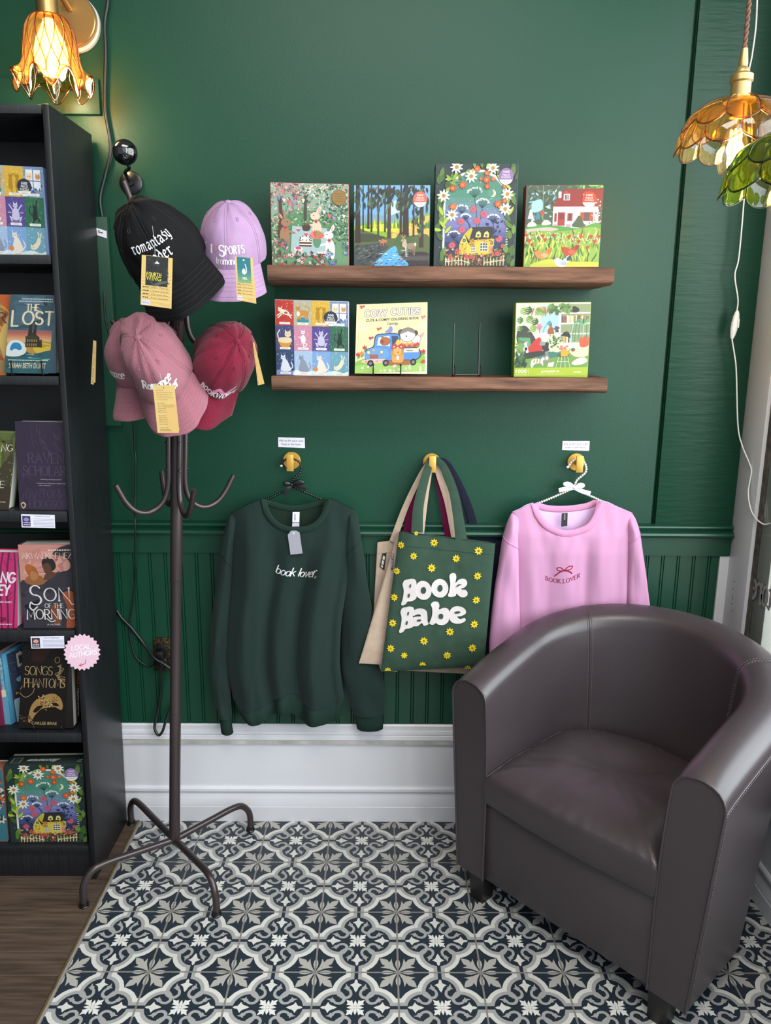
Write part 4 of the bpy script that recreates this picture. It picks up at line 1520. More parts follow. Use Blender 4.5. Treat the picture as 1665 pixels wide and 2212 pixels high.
# ------------------------------------------------------------------ boxes and books
def hexa(mb, q, dv, bev=.0015):
    """q: four front corners (top left, top right, bottom right, bottom left), given depth dv"""
    dv = Vector(dv)
    bm = bmesh.new()
    vs = [bm.verts.new(p) for p in q] + [bm.verts.new(Vector(p) + dv) for p in q]
    for f in ((0, 3, 2, 1), (4, 5, 6, 7), (0, 1, 5, 4), (1, 2, 6, 5), (2, 3, 7, 6), (3, 0, 4, 7)):
        bm.faces.new([vs[i] for i in f])
    bmesh.ops.recalc_face_normals(bm, faces=bm.faces)
    if bev:
        bmesh.ops.bevel(bm, geom=list(bm.edges), offset=bev, segments=2, profile=.5, affect='EDGES')
    return mb.addbm(bm)


def corners(px, yf, zb=None, lean=0.0):
    q = [at(x, y, yf) for x, y in px]
    if zb is not None:
        for k in (2, 3):
            q[k].z = zb + .0006
    if lean:
        q[0].y += lean
        q[1].y += lean
    return q


_mats = {}


def cmat(name, h, rough=.5, **k):
    key = (name, h)
    if key not in _mats:
        _mats[key] = mat(name, h, rough, **k)
    return _mats[key]


def puzzle(label, px, yf, thick, side, canvas, W, H, zb=None, group=None, lean=0.0):
    q = corners(px, yf, zb, lean)
    mid = (q[2] + q[3]) / 2
    t = thing('puzzle_box', label, 'puzzle box', mid, group)
    m = cmat('printed box side', side)
    obj('lid', hexa(MB(), q, (0, thick * .8, 0)), m, t, smooth=30)
    g = [p.copy() for p in q]
    c0 = sum(g, Vector()) / 4
    g = [c0 + (p - c0) * .985 + Vector((0, thick * .78, 0)) for p in g]
    g[2].z = g[3].z = q[2].z
    obj('tray', hexa(MB(), g, (0, thick * .22, 0), .001), cmat('box tray card', 'c9c2b4'), t, smooth=30)
    ins = .0012
    u = (q[1] - q[0]).normalized() * ins
    v = (q[3] - q[0]).normalized() * ins
    canvas.build('cover_art', planar(q[0] + u + v, q[1] - u + v, q[3] + u - v, W, H), P_cover, t)
    return t, q


def book(name, label, px, yf, thick, side, canvas, W, H, zb=None, group=None, lean=0.0, pages='dcd6c6'):
    q = corners(px, yf, zb, lean)
    t = thing(name, label, 'book', (q[2] + q[3]) / 2, group)
    m = cmat('book cover board', side, .45)
    D = Vector((0, thick, 0))
    obj('front_cover', hexa(MB(), q, (0, .0025, 0), .0006), m, t)
    obj('back_cover', hexa(MB(), [p + D - Vector((0, .0025, 0)) for p in q], (0, .0025, 0), .0006), m, t)
    w_ = (q[1] - q[0]).normalized()
    obj('spine', hexa(MB(), [q[0], q[0] + w_ * .003, q[3] + w_ * .003, q[3]], D, .0006), m, t)
    i = .003
    pg = [q[0] + w_ * .003 + Vector((0, .0026, -i)), q[1] - w_ * i + Vector((0, .0026, -i)), q[2] - w_ * i + Vector((0, .0026, i * .3)), q[3] + w_ * .003 + Vector((0, .0026, i * .3))]
    obj('page_block', hexa(MB(), pg, (0, thick - .0052, 0), 0), cmat('paper page edges', pages, .8), t)
    if canvas:
        canvas.build('cover_art', planar(q[0], q[1], q[3], W, H), P_cover, t)
    return t, q


# ------------------------------------------------------------------ black bookcase (leans a little to the side)
M_case = mat('black wood-effect foil', '16171a', .42, spec=.45, bump=(38, .25, .0012, (6, 6, .35)), vary=(30, .35, (7, 7, .3)))
M_caseedge = mat('black foil edge', '121214', .45)
YF, YK = -.29, -.026
pb, ptop = at(206, 1885, YF), at(102.5, 224, YF)
LEAN = (ptop.x - pb.x) / (ptop.z - pb.z)
XB0 = pb.x - LEAN * pb.z + .002
HB = ptop.z


def bc(xl, z):
    return XB0 + xl + LEAN * z


def bcbox(mb, x0, x1, y0, y1, z0, z1, bev=.001):
    bm = bmesh.new()
    bmesh.ops.create_cube(bm, size=1)
    for v in bm.verts:
        z = lerp(z0, z1, v.co.z + .5)
        v.co = Vector((bc(lerp(x0, x1, v.co.x + .5), z), lerp(y0, y1, v.co.y + .5), z))
    if bev:
        bmesh.ops.bevel(bm, geom=list(bm.edges), offset=bev, segments=2, profile=.5, affect='EDGES')
    return mb.addbm(bm)


case = thing('bookcase', 'tall black bookcase of face-out books at the left edge', 'bookcase', (bc(-.4, 0), -.15, 0))
obj('side_panel', bcbox(MB(), -.0145, 0, YF, YK, 0.0022, HB), M_case, case)
obj('side_panel', bcbox(MB(), -.80, -.782, YF, YK, 0.0022, HB), M_case, case)
obj('top_panel', bcbox(MB(), -.782, -.018, YF + .002, YK, HB - .02, HB - .001), M_case, case)
obj('back_panel', bcbox(MB(), -.795, -.005, YK, YK + .005, .07, HB - .002, 0), M_caseedge, case)
obj('plinth', bcbox(MB(), -.782, -.018, YF + .012, YF + .03, .0022, .085), M_case, case)
SZ = []
for a, b in ((550, 570), (813, 832), (1105, 1128), (1363, 1388), (1585, 1605), (1830, 1845)):
    za, zb_ = at(100, a, YF).z, at(100, b, YF).z
    SZ.append(za)
    obj('shelf', bcbox(MB(), -.782, -.018, YF + .003, YK, zb_, za), M_case, case)

YB = -.272
GRP = 'books displayed in the black bookcase'
puzzle('cat-panel puzzle box on the top shelf of the black bookcase', [(-78, 352), (92, 361), (107, 552), (-63, 551)], YB, .05, '6c7fa8', art_cats(), 100, 104, SZ[0])

# second shelf
c = Canvas((0, 0, 100, 166))
rg = random.Random(1)
c.rect(0, 0, 100, 166, '3f5a68')
for k in range(12):
    c.cloth([(rg.uniform(-10, 90), rg.uniform(0, 70)) for _ in range(1)] + [(rg.uniform(0, 60), rg.uniform(0, 40)), (rg.uniform(50, 110), rg.uniform(10, 60)), (rg.uniform(10, 90), rg.uniform(40, 80))], rg.choice(['4a6674', '37505e', '44616f', '527080']))
for k in range(8):
    c.rect(0, 74 + k * 4, 100, 166, ['8f6a66', 'b0655a', 'c4745c', 'd08a62', 'd9a06e', 'd6b184', 'c9a878', 'b58f62'][k])
c.cloth([(0, 112), (40, 104), (70, 96), (110, 104), (110, 130), (0, 126)], 'b9913f')
c.cloth([(60, 108), (80, 100), (104, 106), (104, 124), (70, 122)], 'd9b93f')
c.cloth([(0, 118), (30, 112), (60, 124), (110, 118), (110, 170), (0, 170)], '2f5f66')
for k in range(16):
    c.leaf(rg.uniform(0, 90), rg.uniform(126, 162), rg.uniform(12, 30), 3, rg.uniform(-14, 14), rg.choice(['4f8f8a', '24484f', '7fb0a4', '3a7276']))
c.cloth([(0, 112), (8, 98), (26, 96), (42, 106), (44, 122), (26, 130), (0, 128)], 'dfe6e4')
c.cloth([(8, 114), (14, 102), (28, 102), (35, 112), (30, 117), (20, 114), (12, 118)], '2f86b8')
c.poly([(42, 110), (42, 92), (46, 84), (47, 66), (52, 60), (55, 66), (56, 82), (58, 76), (60, 62), (64, 62), (65, 84), (72, 88), (74, 96), (78, 92), (80, 110)], '2f2a22')
for k in range(5):
    for j in range(2):
        c.rect(45 + k * 5, 93 + j * 9, 48 + k * 5, 99 + j * 9, '8f7a3c')
c.poly([(40, 88), (56, 84), (72, 88), (70, 92), (42, 92)], '3f362a')
for k in range(8):
    c.ribbon([(78 + k * 2.6, 112 - k), (76 + k * 2.6, 100 + k)], .8, '2b2a1e')
c.scribble(26, 96, 10, 2, 'c9cfcf', rg)
c.scribble(20, 98, 15, 2, 'c9cfcf', rg)
c.pen('THE', 38, 66, 33, 13, 'ead9b8', thick=.2, thin=.12)
c.pen('L', 8, 22, 66, 31, 'ead9b8', thick=.16, thin=.1)
c.pen('OST', 32, 100, 62, 27, 'ead9b8', thick=.18, thin=.11, gap=.16)
c.text('A NOVEL', 47, 64, 127, 2.6, 'e9e2cf')
c.scribble(6, 96, 139, 2, 'd9ded6', rg)
c.text('SARAH BETH DURST', 9, 93, 155, 11, 'e6d5b4', .01)
t, q = book('novel', 'novel titled The Lost with a storm-lit house on its cover', [(18, 635), (115, 637), (122, 812), (10, 809)], YB, .032, '2c4450', c, 100, 166, SZ[1] + .006, GRP, .012)
c = Canvas((0, 0, 100, 166))
c.rect(0, 0, 100, 166, 'c97a3a')
for k in range(26):
    c.cloth([(rg.uniform(30, 110), rg.uniform(0, 166)) for _ in range(4)], rg.choice(['d9a04a', 'b0562c', '8f5a34', 'e0bd6a', 'c9652f', 'a88a5a']))
c.pen('R', 74, 92, 57, 20, '5a2f22', thick=.16, thin=.08, serif=.1)
book('novel', 'orange fiery novel at the left edge beside The Lost', [(-76, 633), (19, 636), (9, 809), (-80, 808)], YB + .02, .03, 'a85f30', c, 100, 166, SZ[1], GRP, .012)


def prongs(mb, x, z0, z1, yf, back, yb, zt=None):
    """one wire of a display easel: front lip, base run, upright behind"""
    mb.tube(spline([(x, yf - .010, z0 + (z1 - z0)), (x, yf - .009, z0 + .006), (x, yf - .004, z0 + .0035), (x, yb, z0 + .0035)], 5), .0017, 6)
    mb.sphere((x, yf - .010, z1), .0030, 10)
    if back:
        mb.tube(spline([(x, yb, z0 + .0035), (x, yb + .004, z0 + .006), (x, yb + .012, zt or z0 + .11)], 5), .0022, 8)


def easel(label, xs, yf, z0, hi, ztop, parent=None, yb=None):
    t = thing('display_stand', label, 'display stand', ((xs[0] + xs[1]) / 2, yf, z0), 'black wire display stands')
    yb = yb if yb is not None else yf + .055
    for x in xs:
        m = MB()
        prongs(m, x, z0, z0 + hi, yf, True, yb, ztop)
        obj('prong', m, M_black, t)
    obj('cross_bar', MB().tube([(xs[0], yb + .002, z0 + .004), (xs[1], yb + .002, z0 + .004)], .002, 8), M_black, t)
    return t


a = at(30, 800, YB)
b = at(95, 800, YB)
easel('black wire stand holding up The Lost', (a.x, b.x), YB - .002, SZ[1], .035, SZ[1] + .1, yb=YB + .05)

# third shelf
c = Canvas((0, 0, 100, 182))
c.rect(0, 0, 100, 182, '35293f')
for k in range(40):
    a0 = rg.uniform(-30, 40)
    x, y = rg.uniform(30, 96), rg.uniform(2, 60)
    c.leaf(x, y, rg.uniform(14, 30), 1.6, 60 + a0, rg.choice(['43364f', '4a3c52', '3a2f46', '51425a']))
for k in range(22):
    c.leaf(rg.uniform(0, 26), rg.uniform(90, 170), rg.uniform(12, 30), 1.6, rg.uniform(30, 110), rg.choice(['43364f', '4a3c52', '2b2135']))
for tx, x0, x1, y in (('RAVEN', 24, 96, 84), ('SCHOLAR', 12, 98, 110)):
    c.pen(tx, x0, x1, y, 20, '55465f', thick=.1, thin=.05, serif=.09)
for tx, x0, x1, y in (('ANTONIA', 22, 98, 156), ('HODGSON', 22, 98, 178)):
    c.pen(tx, x0, x1, y, 17, '4d3f58', thick=.1, thin=.05, serif=.09)
c.text('"Bewitching, charming and clever."', 46, 90, 119, 2, 'cfc6d6')
c.text('"A labyrinth of a book with a deeply human', 38, 98, 127, 1.8, 'cfc6d6')
c.text('heart. I adored it."', 43, 68, 131.5, 1.8, 'cfc6d6')
c.cloth([(3, 170), (9, 166), (14, 172), (8, 180)], 'c9b48a')
c.cloth([(5, 171), (9, 169), (11, 173), (8, 177)], '35293f')
book('novel', 'dark purple novel with raven feathers on its cover', [(27, 911), (134, 913), (148, 1108), (43, 1104.6)], YB, .04, '2a2034', c, 100, 182, SZ[2], GRP, .012)
c = Canvas((0, 0, 100, 166))
c.rect(0, 0, 100, 166, '5c6a34')
for k in range(30):
    c.cloth([(rg.uniform(40, 105), rg.uniform(0, 166)) for _ in range(4)], rg.choice(['7a8440', '49562c', '8a8a4a', '5f5a30', '3f3a26']))
for k in range(60):
    c.ell(rg.uniform(40, 100), rg.uniform(50, 160), .6, .6, 'e6dfa0', n=6)
c.cloth([(60, 166), (62, 140), (80, 120), (100, 116), (100, 166)], '3a2f22')
c.pen('NG', 72, 95, 40, 14, 'efe9d6', thick=.12, thin=.06, serif=.1)
c.pen('E', 76, 85, 118, 14, 'efe9d6', thick=.12, thin=.06, serif=.1)
c.text('AUTHOR', 72, 92, 150, 2.4, 'efe9d6')
book('novel', 'green leafy paperback beside the dark purple novel', [(-72, 934), (29, 936), (19, 1103), (-80, 1103)], YB, .034, '49562c', c, 100, 166, SZ[2], GRP, .016, 'e4e2dc')


def card(name, label, px, yf, canvas, W, H, group=None, m=None, cat='card'):
    q = corners(px, yf)
    t = thing(name, label, cat, (q[2] + q[3]) / 2, group)
    obj('card', hexa(MB(), q, (0, .0006, 0), 0), cmat('white card', 'e6e4ec', .55), t)
    canvas.build('print', planar(q[0], q[1], q[3], W, H), P_paper, t, base=.0002)
    return t


def shelf_card(img, title):
    c = Canvas()
    c.rect(0, 0, 100, 40, 'e2dfee')
    c.rect(3, 5, 27, 37, img)
    c.ell(15, 16, 8, 6, '8f86b0' if title.startswith('THE') else 'd99a8f')
    c.scribble(6, 25, 27, 2.4, 'e2dfee', rg)
    c.scribble(6, 25, 33, 2.4, 'e2dfee', rg)
    c.text(title, 40, 86, 7, 3.4, '4a4560', .01)
    for k in range(6):
        c.scribble(36, 98, 14 + k * 4.4, 1.5, '8a86a0', rg)
    return c


card('shelf_label', 'small white review card under the dark purple novel', [(45.6, 1110.5), (118, 1112.5), (119, 1141), (47, 1139)], YF - .0012, shelf_card('3f3166', 'THE RAVEN SCHOLAR'), 100, 40)

# fourth shelf
c = Canvas((0, 0, 100, 156))
c.rect(0, 0, 100, 156, 'cf8f84')
for k in range(10):
    c.cloth([(rg.uniform(0, 100), rg.uniform(0, 60)) for _ in range(4)], rg.choice(['d99a8c', 'c9857e', 'dba596', 'c77d78']))
c.cloth([(62, 18), (80, 4), (104, 8), (104, 80), (86, 70), (94, 40), (84, 24)], '3a3238')
c.cloth([(0, 70), (26, 76), (50, 66), (64, 54), (88, 48), (104, 40), (104, 160), (0, 160)], '39343e')
for k in range(18):
    c.cloth([(rg.uniform(0, 100), rg.uniform(80, 150)) for _ in range(4)], rg.choice(['413b47', '332f38', '2f2b33']))
c.cloth([(76, 92), (94, 88), (102, 110), (98, 150), (80, 156), (84, 120)], 'a8552f')
c.cloth([(52, 120), (66, 112), (72, 140), (60, 152)], '7d4a34')
c.cloth([(8, 66), (16, 58), (28, 60), (38, 58), (46, 70), (30, 76), (12, 72)], '9a6238')
c.cloth([(14, 54), (10, 44), (16, 38), (26, 40), (32, 48), (34, 58), (28, 64), (20, 62)], 'a85f2c')
c.cloth([(20, 50), (30, 52), (33, 60), (28, 66), (20, 64)], 'b57a4a')
c.ell(17, 42, 7, 6, 'b5652c')
c.cloth([(42, 40), (42, 30), (50, 24), (60, 26), (66, 34), (66, 44), (58, 50), (50, 52), (45, 48)], '2d2420')
c.cloth([(44, 38), (52, 34), (58, 42), (56, 52), (48, 54), (44, 48)], '5f3f30')
c.cloth([(44, 66), (46, 56), (56, 50), (66, 52), (74, 48), (60, 62)], '5f3f30')
c.pen('AKWAEKE EMEZI', 6, 98, 26, 10, 'efdccb', thick=.12, thin=.05, serif=.07, gap=.14, space=.3)
c.scribble(54, 98, 12, 2.4, 'efdccb', rg)
c.pen('S', 16, 36, 112, 36, 'e6e2de', thick=.1, thin=.05)
c.ribbon(sp2((16, 108), (14, 116), (20, 122), (28, 116)), 2.6, 'e6e2de')
c.pen('ON', 42, 88, 105, 24, 'e6e2de', thick=.12, thin=.06, serif=.08)
c.ribbon(sp2((88, 104), (92, 111), (100, 112)), 2.2, 'e6e2de')
c.pen('OF THE', 42, 76, 118, 8, 'e6e2de', thick=.13, thin=.07, serif=.1)
c.pen('MORNING', 8, 97, 139, 18, 'e6e2de', thick=.13, thin=.06, serif=.08, gap=.16)
c.ribbon(sp2((44, 138), (52, 144), (60, 142)), 1.6, 'e6e2de')
c.text('A NOVEL', 44, 70, 151, 3, 'd9d2cc')
book('novel', 'hardback with two heads on a pink sky, Son of the Morning', [(34, 1179), (153, 1178), (164.6, 1363), (52, 1363)], YB, .045, '4a3a3c', c, 100, 156, SZ[3], GRP, .012)
c = Canvas((0, 0, 100, 158))
c.rect(0, 0, 100, 158, 'cc2f74')
for x, w_ in ((72, 3), (84, 4), (94, 3)):
    c.ribbon(sp2((x, 0), (x + rg.uniform(-4, 4), 50), (x + rg.uniform(-4, 8), 158)), w_, '6a2348')
for k in range(14):
    x, y = rg.uniform(60, 95), rg.uniform(10, 140)
    c.ribbon([(x, y), (x + rg.uniform(-14, 14), y - rg.uniform(6, 16))], 1.2, '6a2348')
c.pen('NG', 70, 96, 62, 20, 'f1e6ec', thick=.2, shear=.1)
c.pen('EY', 66, 86, 88, 20, 'f1e6ec', thick=.2, shear=.1)
c.pen('Palm Palm'.replace('P', 'b'), 66, 92, 104, 4, 'f1e6ec', thick=.14)
c.text('NDER', 64, 84, 143, 8, '2d1420', .02)
c.scribble(52, 94, 150, 2, 'f1e6ec', rg)
book('novel', 'bright pink paperback with bare trees, left of Son of the Morning', [(-80, 1194), (33, 1196), (38, 1362), (-78, 1361)], YB, .034, 'b02862', c, 100, 158, SZ[3], GRP, .012, 'e4e2dc')
card('shelf_label', 'small white review card above Songs of Phantoms', [(66, 1375), (138, 1374), (138.6, 1400), (68, 1401)], YF - .0012, shelf_card('3a3238', 'SON OF THE MORNING'), 100, 40)

# fifth shelf
c = Canvas((0, 0, 100, 168))
c.rect(0, 0, 100, 168, '17110f')
for k in range(8):
    c.ell(40 + rg.gauss(0, 6), 22 + rg.gauss(0, 8), 14, 8, rg.choice(['2a1512', '331a16', '24110f']))
gold = 'b3966a'
c.pen('SONGS', 8, 66, 62, 17, gold, thick=.11, thin=.04, serif=.07, gap=.1)
c.pen('PHANTOMS', 8, 94, 86, 17, gold, thick=.11, thin=.04, serif=.07, gap=.1)
c.pen('O', 70, 80, 38, 12, gold, thick=.08, thin=.04)
for k in range(5):
    c.ribbon(sp2((76 + k * 2, 44 - k), (90 - k * 3, 50 + k * 4), (72 + k * 3, 60 + k * 3), (94, 66 + k * 4)), .8, gold)
c.ribbon(sp2((4, 84), (-1, 96), (12, 106), (26, 98), (30, 88)), 1, gold)
c.cloth([(20, 152), (24, 126), (34, 112), (52, 102), (70, 98), (84, 104), (92, 118), (90, 130), (74, 124), (60, 126), (46, 130), (34, 142), (26, 156)], 'a8834f')
c.cloth([(30, 134), (38, 124), (50, 122), (46, 128), (36, 136)], '17110f')
c.cloth([(66, 118), (78, 116), (84, 122), (74, 122)], '17110f')
for k in range(70):
    c.ell(rg.gauss(60, 12), rg.gauss(112, 6), 1.3, 1.3, rg.choice(['d9b97a', '6a4f2a', 'c49a5a', '3a2a18']), n=7)
for k in range(26):
    c.ell(rg.uniform(0, 30), rg.uniform(142, 156), 1.6, 1.2, rg.choice(['4a3a24', '6a5430', '2d2218']), n=7)
c.text('CARLEE BRAE', 28, 82, 160, 5.6, 'b8a170', .01)
book('novel', 'black novel with a gold mask, Songs of Phantoms', [(46, 1391), (149, 1393), (159.5, 1579), (40.5, 1580)], YB, .03, '120d0c', c, 100, 168, SZ[4] + .006, GRP, .008)
a, b = at(77, 1570, YB), at(136, 1570, YB)
easel('black wire stand in front of Songs of Phantoms', (a.x, b.x), YB - .002, SZ[4], .017, SZ[4] + .1, yb=YB + .045)


def spine_book(label, px, yf, depth, side, spine_canvas, W, H, zb, dvx, group, cover=None):
    """a book standing spine out; px = spine corners; depth runs back with sideways drift dvx"""
    q = corners(px, yf, zb)
    t = thing('paperback', label, 'book', (q[2] + q[3]) / 2, group)
    dv = Vector((dvx, depth, 0))
    w_ = (q[1] - q[0])
    wt = w_.normalized()
    m = cmat('book cover board', side, .45)
    e = .0012
    obj('spine', hexa(MB(), q, dv.normalized() * .002, .0004), m, t)
    obj('front_cover', hexa(MB(), [q[1] - wt * e, q[1], q[2], q[2] - wt * e], dv, .0003), m, t)
    obj('back_cover', hexa(MB(), [q[0], q[0] + wt * e, q[3] + wt * e, q[3]], dv, .0003), m, t)
    o = dv.normalized() * .002
    obj('page_block', hexa(MB(), [q[0] + wt * e + o - Vector((0, 0, .002)), q[1] - wt * e + o - Vector((0, 0, .002)), q[2] - wt * e + o, q[3] + wt * e + o], dv * .96, 0), cmat('paper page edges', 'd8d4ca', .8), t)
    spine_canvas.build('spine_print', planar(q[0], q[1], q[3], W, H), P_cover, t)
    if cover:
        cover.build('cover_art', planar(q[1], q[1] + dv, q[2], 100, 160), P_cover, t)
    return t


for k, (x0, x1) in enumerate(((152.5, 162), (163.5, 173))):
    c = Canvas()
    c.rect(0, 0, 10, 160, '131317')

    def rotw(x, y):
        return (2.6 + y, x)
    c.text('THE FIFTH GUARDIAN', 4, 68, 0, 5.2, 'd9a23a', .02, warp=lambda x, y: (3 - y - 0, x))
    c.text('A SYMPHONY OF DISCORD', 70, 146, 0, 5, 'e4e2de', .02, warp=lambda x, y: (3 - y, x))
    spine_book(['black paperback with yellow spine title next to Songs of Phantoms', 'black paperback with yellow spine title touching the bookcase side'][k],
               [(x0 - 1.5, 1420), (x1 - 1.5, 1420), (x1 + 1.5, 1581), (x0 + 1.5, 1581)], YB + .046 + .004 * k, .13, '131317', c, 10, 160, SZ[4], 0, GRP)
c = Canvas()
c.rect(0, 0, 12, 160, '8fb4c4')
c.rect(0, 0, 12, 70, '3a4456')
c.text('DECK THE HALLS', 14, 74, 0, 5, 'e6e2d6', .02, warp=lambda x, y: (4 - y, x))
cd = Canvas((0, 0, 100, 160))
cd.rect(0, 0, 100, 160, '39435a')
for k in range(40):
    cd.ell(rg.uniform(0, 100), rg.uniform(0, 70), .9, .9, 'cfd6e0', n=6)
cd.pen('DECK', 30, 130, 34, 26, 'efe6c9', thick=.24, slope=-.14)
cd.cloth([(0, 110), (60, 96), (120, 108), (120, 170), (0, 170)], '9fc6d4')
for k in range(9):
    x, y = rg.uniform(2, 80), rg.uniform(66, 100)
    cd.rect(x, y, x + 22, y + 14, rg.choice(['2b3346', '5a4a44', '44506a']))
    cd.rect(x + 4, y + 4, x + 9, y + 9, 'e6a84a')
    cd.rect(x + 12, y + 4, x + 17, y + 9, 'e6a84a')
cd.cloth([(20, 60), (60, 56), (60, 68), (24, 70)], '7fb4dc')
cd.cloth([(60, 120), (100, 100), (100, 118), (70, 128)], 'b5343a')
spine_book('winter-town paperback turned aslant beside Songs of Phantoms', [(7, 1414), (14.5, 1413), (40, 1584), (29, 1585)], YB + .046, .07, '3a4456', c, 12, 160, SZ[4], .055, GRP, cd)
c = Canvas()
c.rect(0, 0, 12, 160, '6fa8c4')
c.rect(0, 0, 12, 90, '3f86a8')
c.rect(1, 80, 11, 96, 'e6dcb4')
c.text('BABY ITS COLD OUTSIDE', 8, 86, 0, 5, 'e9e4d4', .02, warp=lambda x, y: (4 - y, x))
spine_book('blue winter paperback leaning on the winter-town paperback', [(-7, 1416), (4, 1414), (27, 1585), (13, 1586)], YB + .03, .12, '4f94b4', c, 12, 160, SZ[4], .03, GRP)
c = Canvas()
c.rect(0, 0, 20, 160, '7a2348')
c.rect(3, 100, 17, 103, 'c9a0b0')
spine_book('maroon paperback at the left edge of the fifth shelf', [(-26, 1420), (-9, 1418), (11, 1586), (-8, 1587)], YB + .025, .12, '7a2348', c, 20, 160, SZ[4], .02, GRP)

# sixth shelf
t, q = puzzle('large garden-arch puzzle box on the bottom shelf of the bookcase', [(8, 1652.6), (179, 1650), (188.6, 1830), (24, 1830)], YB, .062, '1f2b26', art_garden(), 100, 124, SZ[5])
c = Canvas()
c.pen('Bloomarium'.replace('B', 'b').replace('u', 'o'), 30, 72, 34, 18, 'e6e6de', thick=.14, thin=.07, shear=.3) if False else c.text('Bloomarium', 34, 72, 36, 18, 'e6e6de', .01, shear=.3)
c.rect(82, 10, 94, 46, '8f9a8c')
c.rect(83, 12, 93, 44, '33453f')
c.scribble(4, 10, 20, 5, 'b5bdb2', rg)
c.scribble(4, 10, 30, 5, 'b5bdb2', rg)
up = Vector((0, 0, 0))
c.build('top_print', lambda x, y, h: lerp(q[1], q[0], x / 100) + Vector((0, y / 60 * .048, h)), P_cover, t)
c = Canvas((0, 0, 100, 110))
c.rect(0, 0, 100, 110, '3f7a8a')
for k in range(40):
    x, y = rg.uniform(50, 100), rg.uniform(0, 110)
    c.flower(x, y, rg.uniform(4, 9), 6, rg.choice(['d9622f', 'c24a6a', 'e8b0a0', 'e0d4c0', '8f4a6a']), '3a2a34', .5)
    c.leaf(x, y, 9, 4, rg.uniform(0, 360), '2f5a5c')
puzzle('floral puzzle box at the left edge of the bottom bookcase shelf', [(-160, 1662), (5, 1661), (18, 1828), (-140, 1828)], YB + .004, .05, '8f5a44', c, 100, 110, SZ[5])

# starburst sign
cx, cy = 177, 1409
pts = [at(cx + (40 if k % 2 else 35.5) * cos(radians(k * 7.5)), cy + (40 if k % 2 else 35.5) * sin(radians(k * 7.5)), YF - .004) for k in range(48)]
sign = thing('starburst_sign', 'pink starburst sign reading LOCAL AUTHORS', 'sign', at(cx, cy, YF - .004))
mb = MB()
mb.prism([(p.x, p.z) for p in pts], YF - .004, YF - .0028)
obj('card', mb, cmat('pale pink card', 'dfb9c9', .6), sign)
c = Canvas()
c.pen('LOCAL', -22, 18, -4, 10, 'f4eef4', thick=.2, slope=-.1)
c.pen('AUTHORS', -27, 32, 12, 10, 'f4eef4', thick=.2, slope=-.14)
c.ribbon(sp2((8, 16), (7, 24), (-6, 29)), 1.3, 'b03a4a')
c.ribbon([(-1, 24.5), (-6.5, 29), (0.6, 29.6)], 1.1, 'b03a4a')
c.build('lettering', lambda x, y, h: at(cx + x, cy + y, YF - .004) - Vector((0, h, 0)), P_paper, sign)

# ------------------------------------------------------------------ two timber wall shelves and what stands on them
M_timber = mat('reclaimed brown timber', '66493a', .68, spec=.25, bump=(14, .8, .008, (.6, 3, 3)), vary=(9, .62, (.6, 3, 5)))


def timber(label, xl, xr, xlb, xrb, zt, zb, d, seed):
    """rough plank: front edge from xl to xr, back edge from xlb to xrb"""
    r_ = random.Random(seed)
    n = 26
    rings = []
    for i in range(n):
        t_ = i / (n - 1)
        w1 = noise.noise((t_ * 5, seed, 0)) * .0016
        w2 = noise.noise((t_ * 4, seed, 5)) * .0022
        xf, xk = lerp(xl, xr, t_), lerp(xlb, xrb, t_)
        e = .004
        rings.append([Vector((xf, -d + w1, zt - e)), Vector((lerp(xf, xk, .03), -d + e, zt)), Vector((xk, -.0005, zt)), Vector((xk, -.0005, zb + w2 * .5 - .004)),
                      Vector((lerp(xf, xk, .12), -d + .022, zb - .003 + w2)), Vector((lerp(xf, xk, .03), -d + e + w1, zb + .003 + w2)), Vector((xf, -d + w1 * 1.5, zb + .008))])
    return tag(obj('wall_shelf', MB().loft(rings), M_timber, smooth=30), label, 'shelf')


SD = .165
a, b = at(577, 574, -SD), at(1328, 577.5, -SD)
a2, b2 = at(591, 621, 0), at(1278, 631, 0)
ZT1 = at(900, 574.5, -SD).z
timber('upper brown timber shelf carrying four puzzle boxes', a.x, b.x, a2.x, b2.x, ZT1, at(900, 609, -SD).z, SD, 2)
a, b = at(586, 815, -SD), at(1313, 818, -SD)
a2, b2 = at(600, 849, 0), at(1286, 849, 0)
ZT2 = at(900, 814.5, -SD).z
timber('lower brown timber shelf carrying the colouring book', a.x, b.x, a2.x, b2.x, ZT2, at(900, 845, -SD).z, SD, 7)
YS = -.135
GP = 'puzzle boxes on the timber wall shelves'
puzzle('rabbit tea-party puzzle box, first on the upper timber shelf', [(583, 393), (753.4, 397.6), (754, 571.8), (587, 570.6)], YS, .05, 'a04a52', art_party(), 100, 105, ZT1, GP)
puzzle('forest puzzle box with deer by a stream', [(763.7, 399), (930, 399), (927.5, 572.5), (764, 572.5)], YS, .05, '3f4a3c', art_forest(), 100, 104, ZT1, GP)
puzzle('tall garden-arch puzzle box on the upper timber shelf', [(941, 353), (1120.6, 353), (1112, 574.6), (935.6, 574.6)], YS, .055, '2a3a36', art_garden(), 100, 124, ZT1, GP)
puzzle('red-roofed cottage puzzle box with hens', [(1136.5, 399), (1304, 398.5), (1293, 576), (1129.4, 575)], YS, .05, '7a2a2c', art_cottage(), 100, 104, ZT1, GP)
puzzle('cat-panel puzzle box on the lower timber shelf', [(593, 646.4), (753, 651), (753, 812), (596.8, 811.4)], YS, .045, 'b5aebf', art_cats(), 100, 104, ZT2, GP)
puzzle('lime-edged puzzle box of cats in a plant-filled room', [(1114, 654), (1277, 652), (1269, 816), (1109, 815)], YS, .05, '8aa02f', art_room(), 100, 100, ZT2, GP)
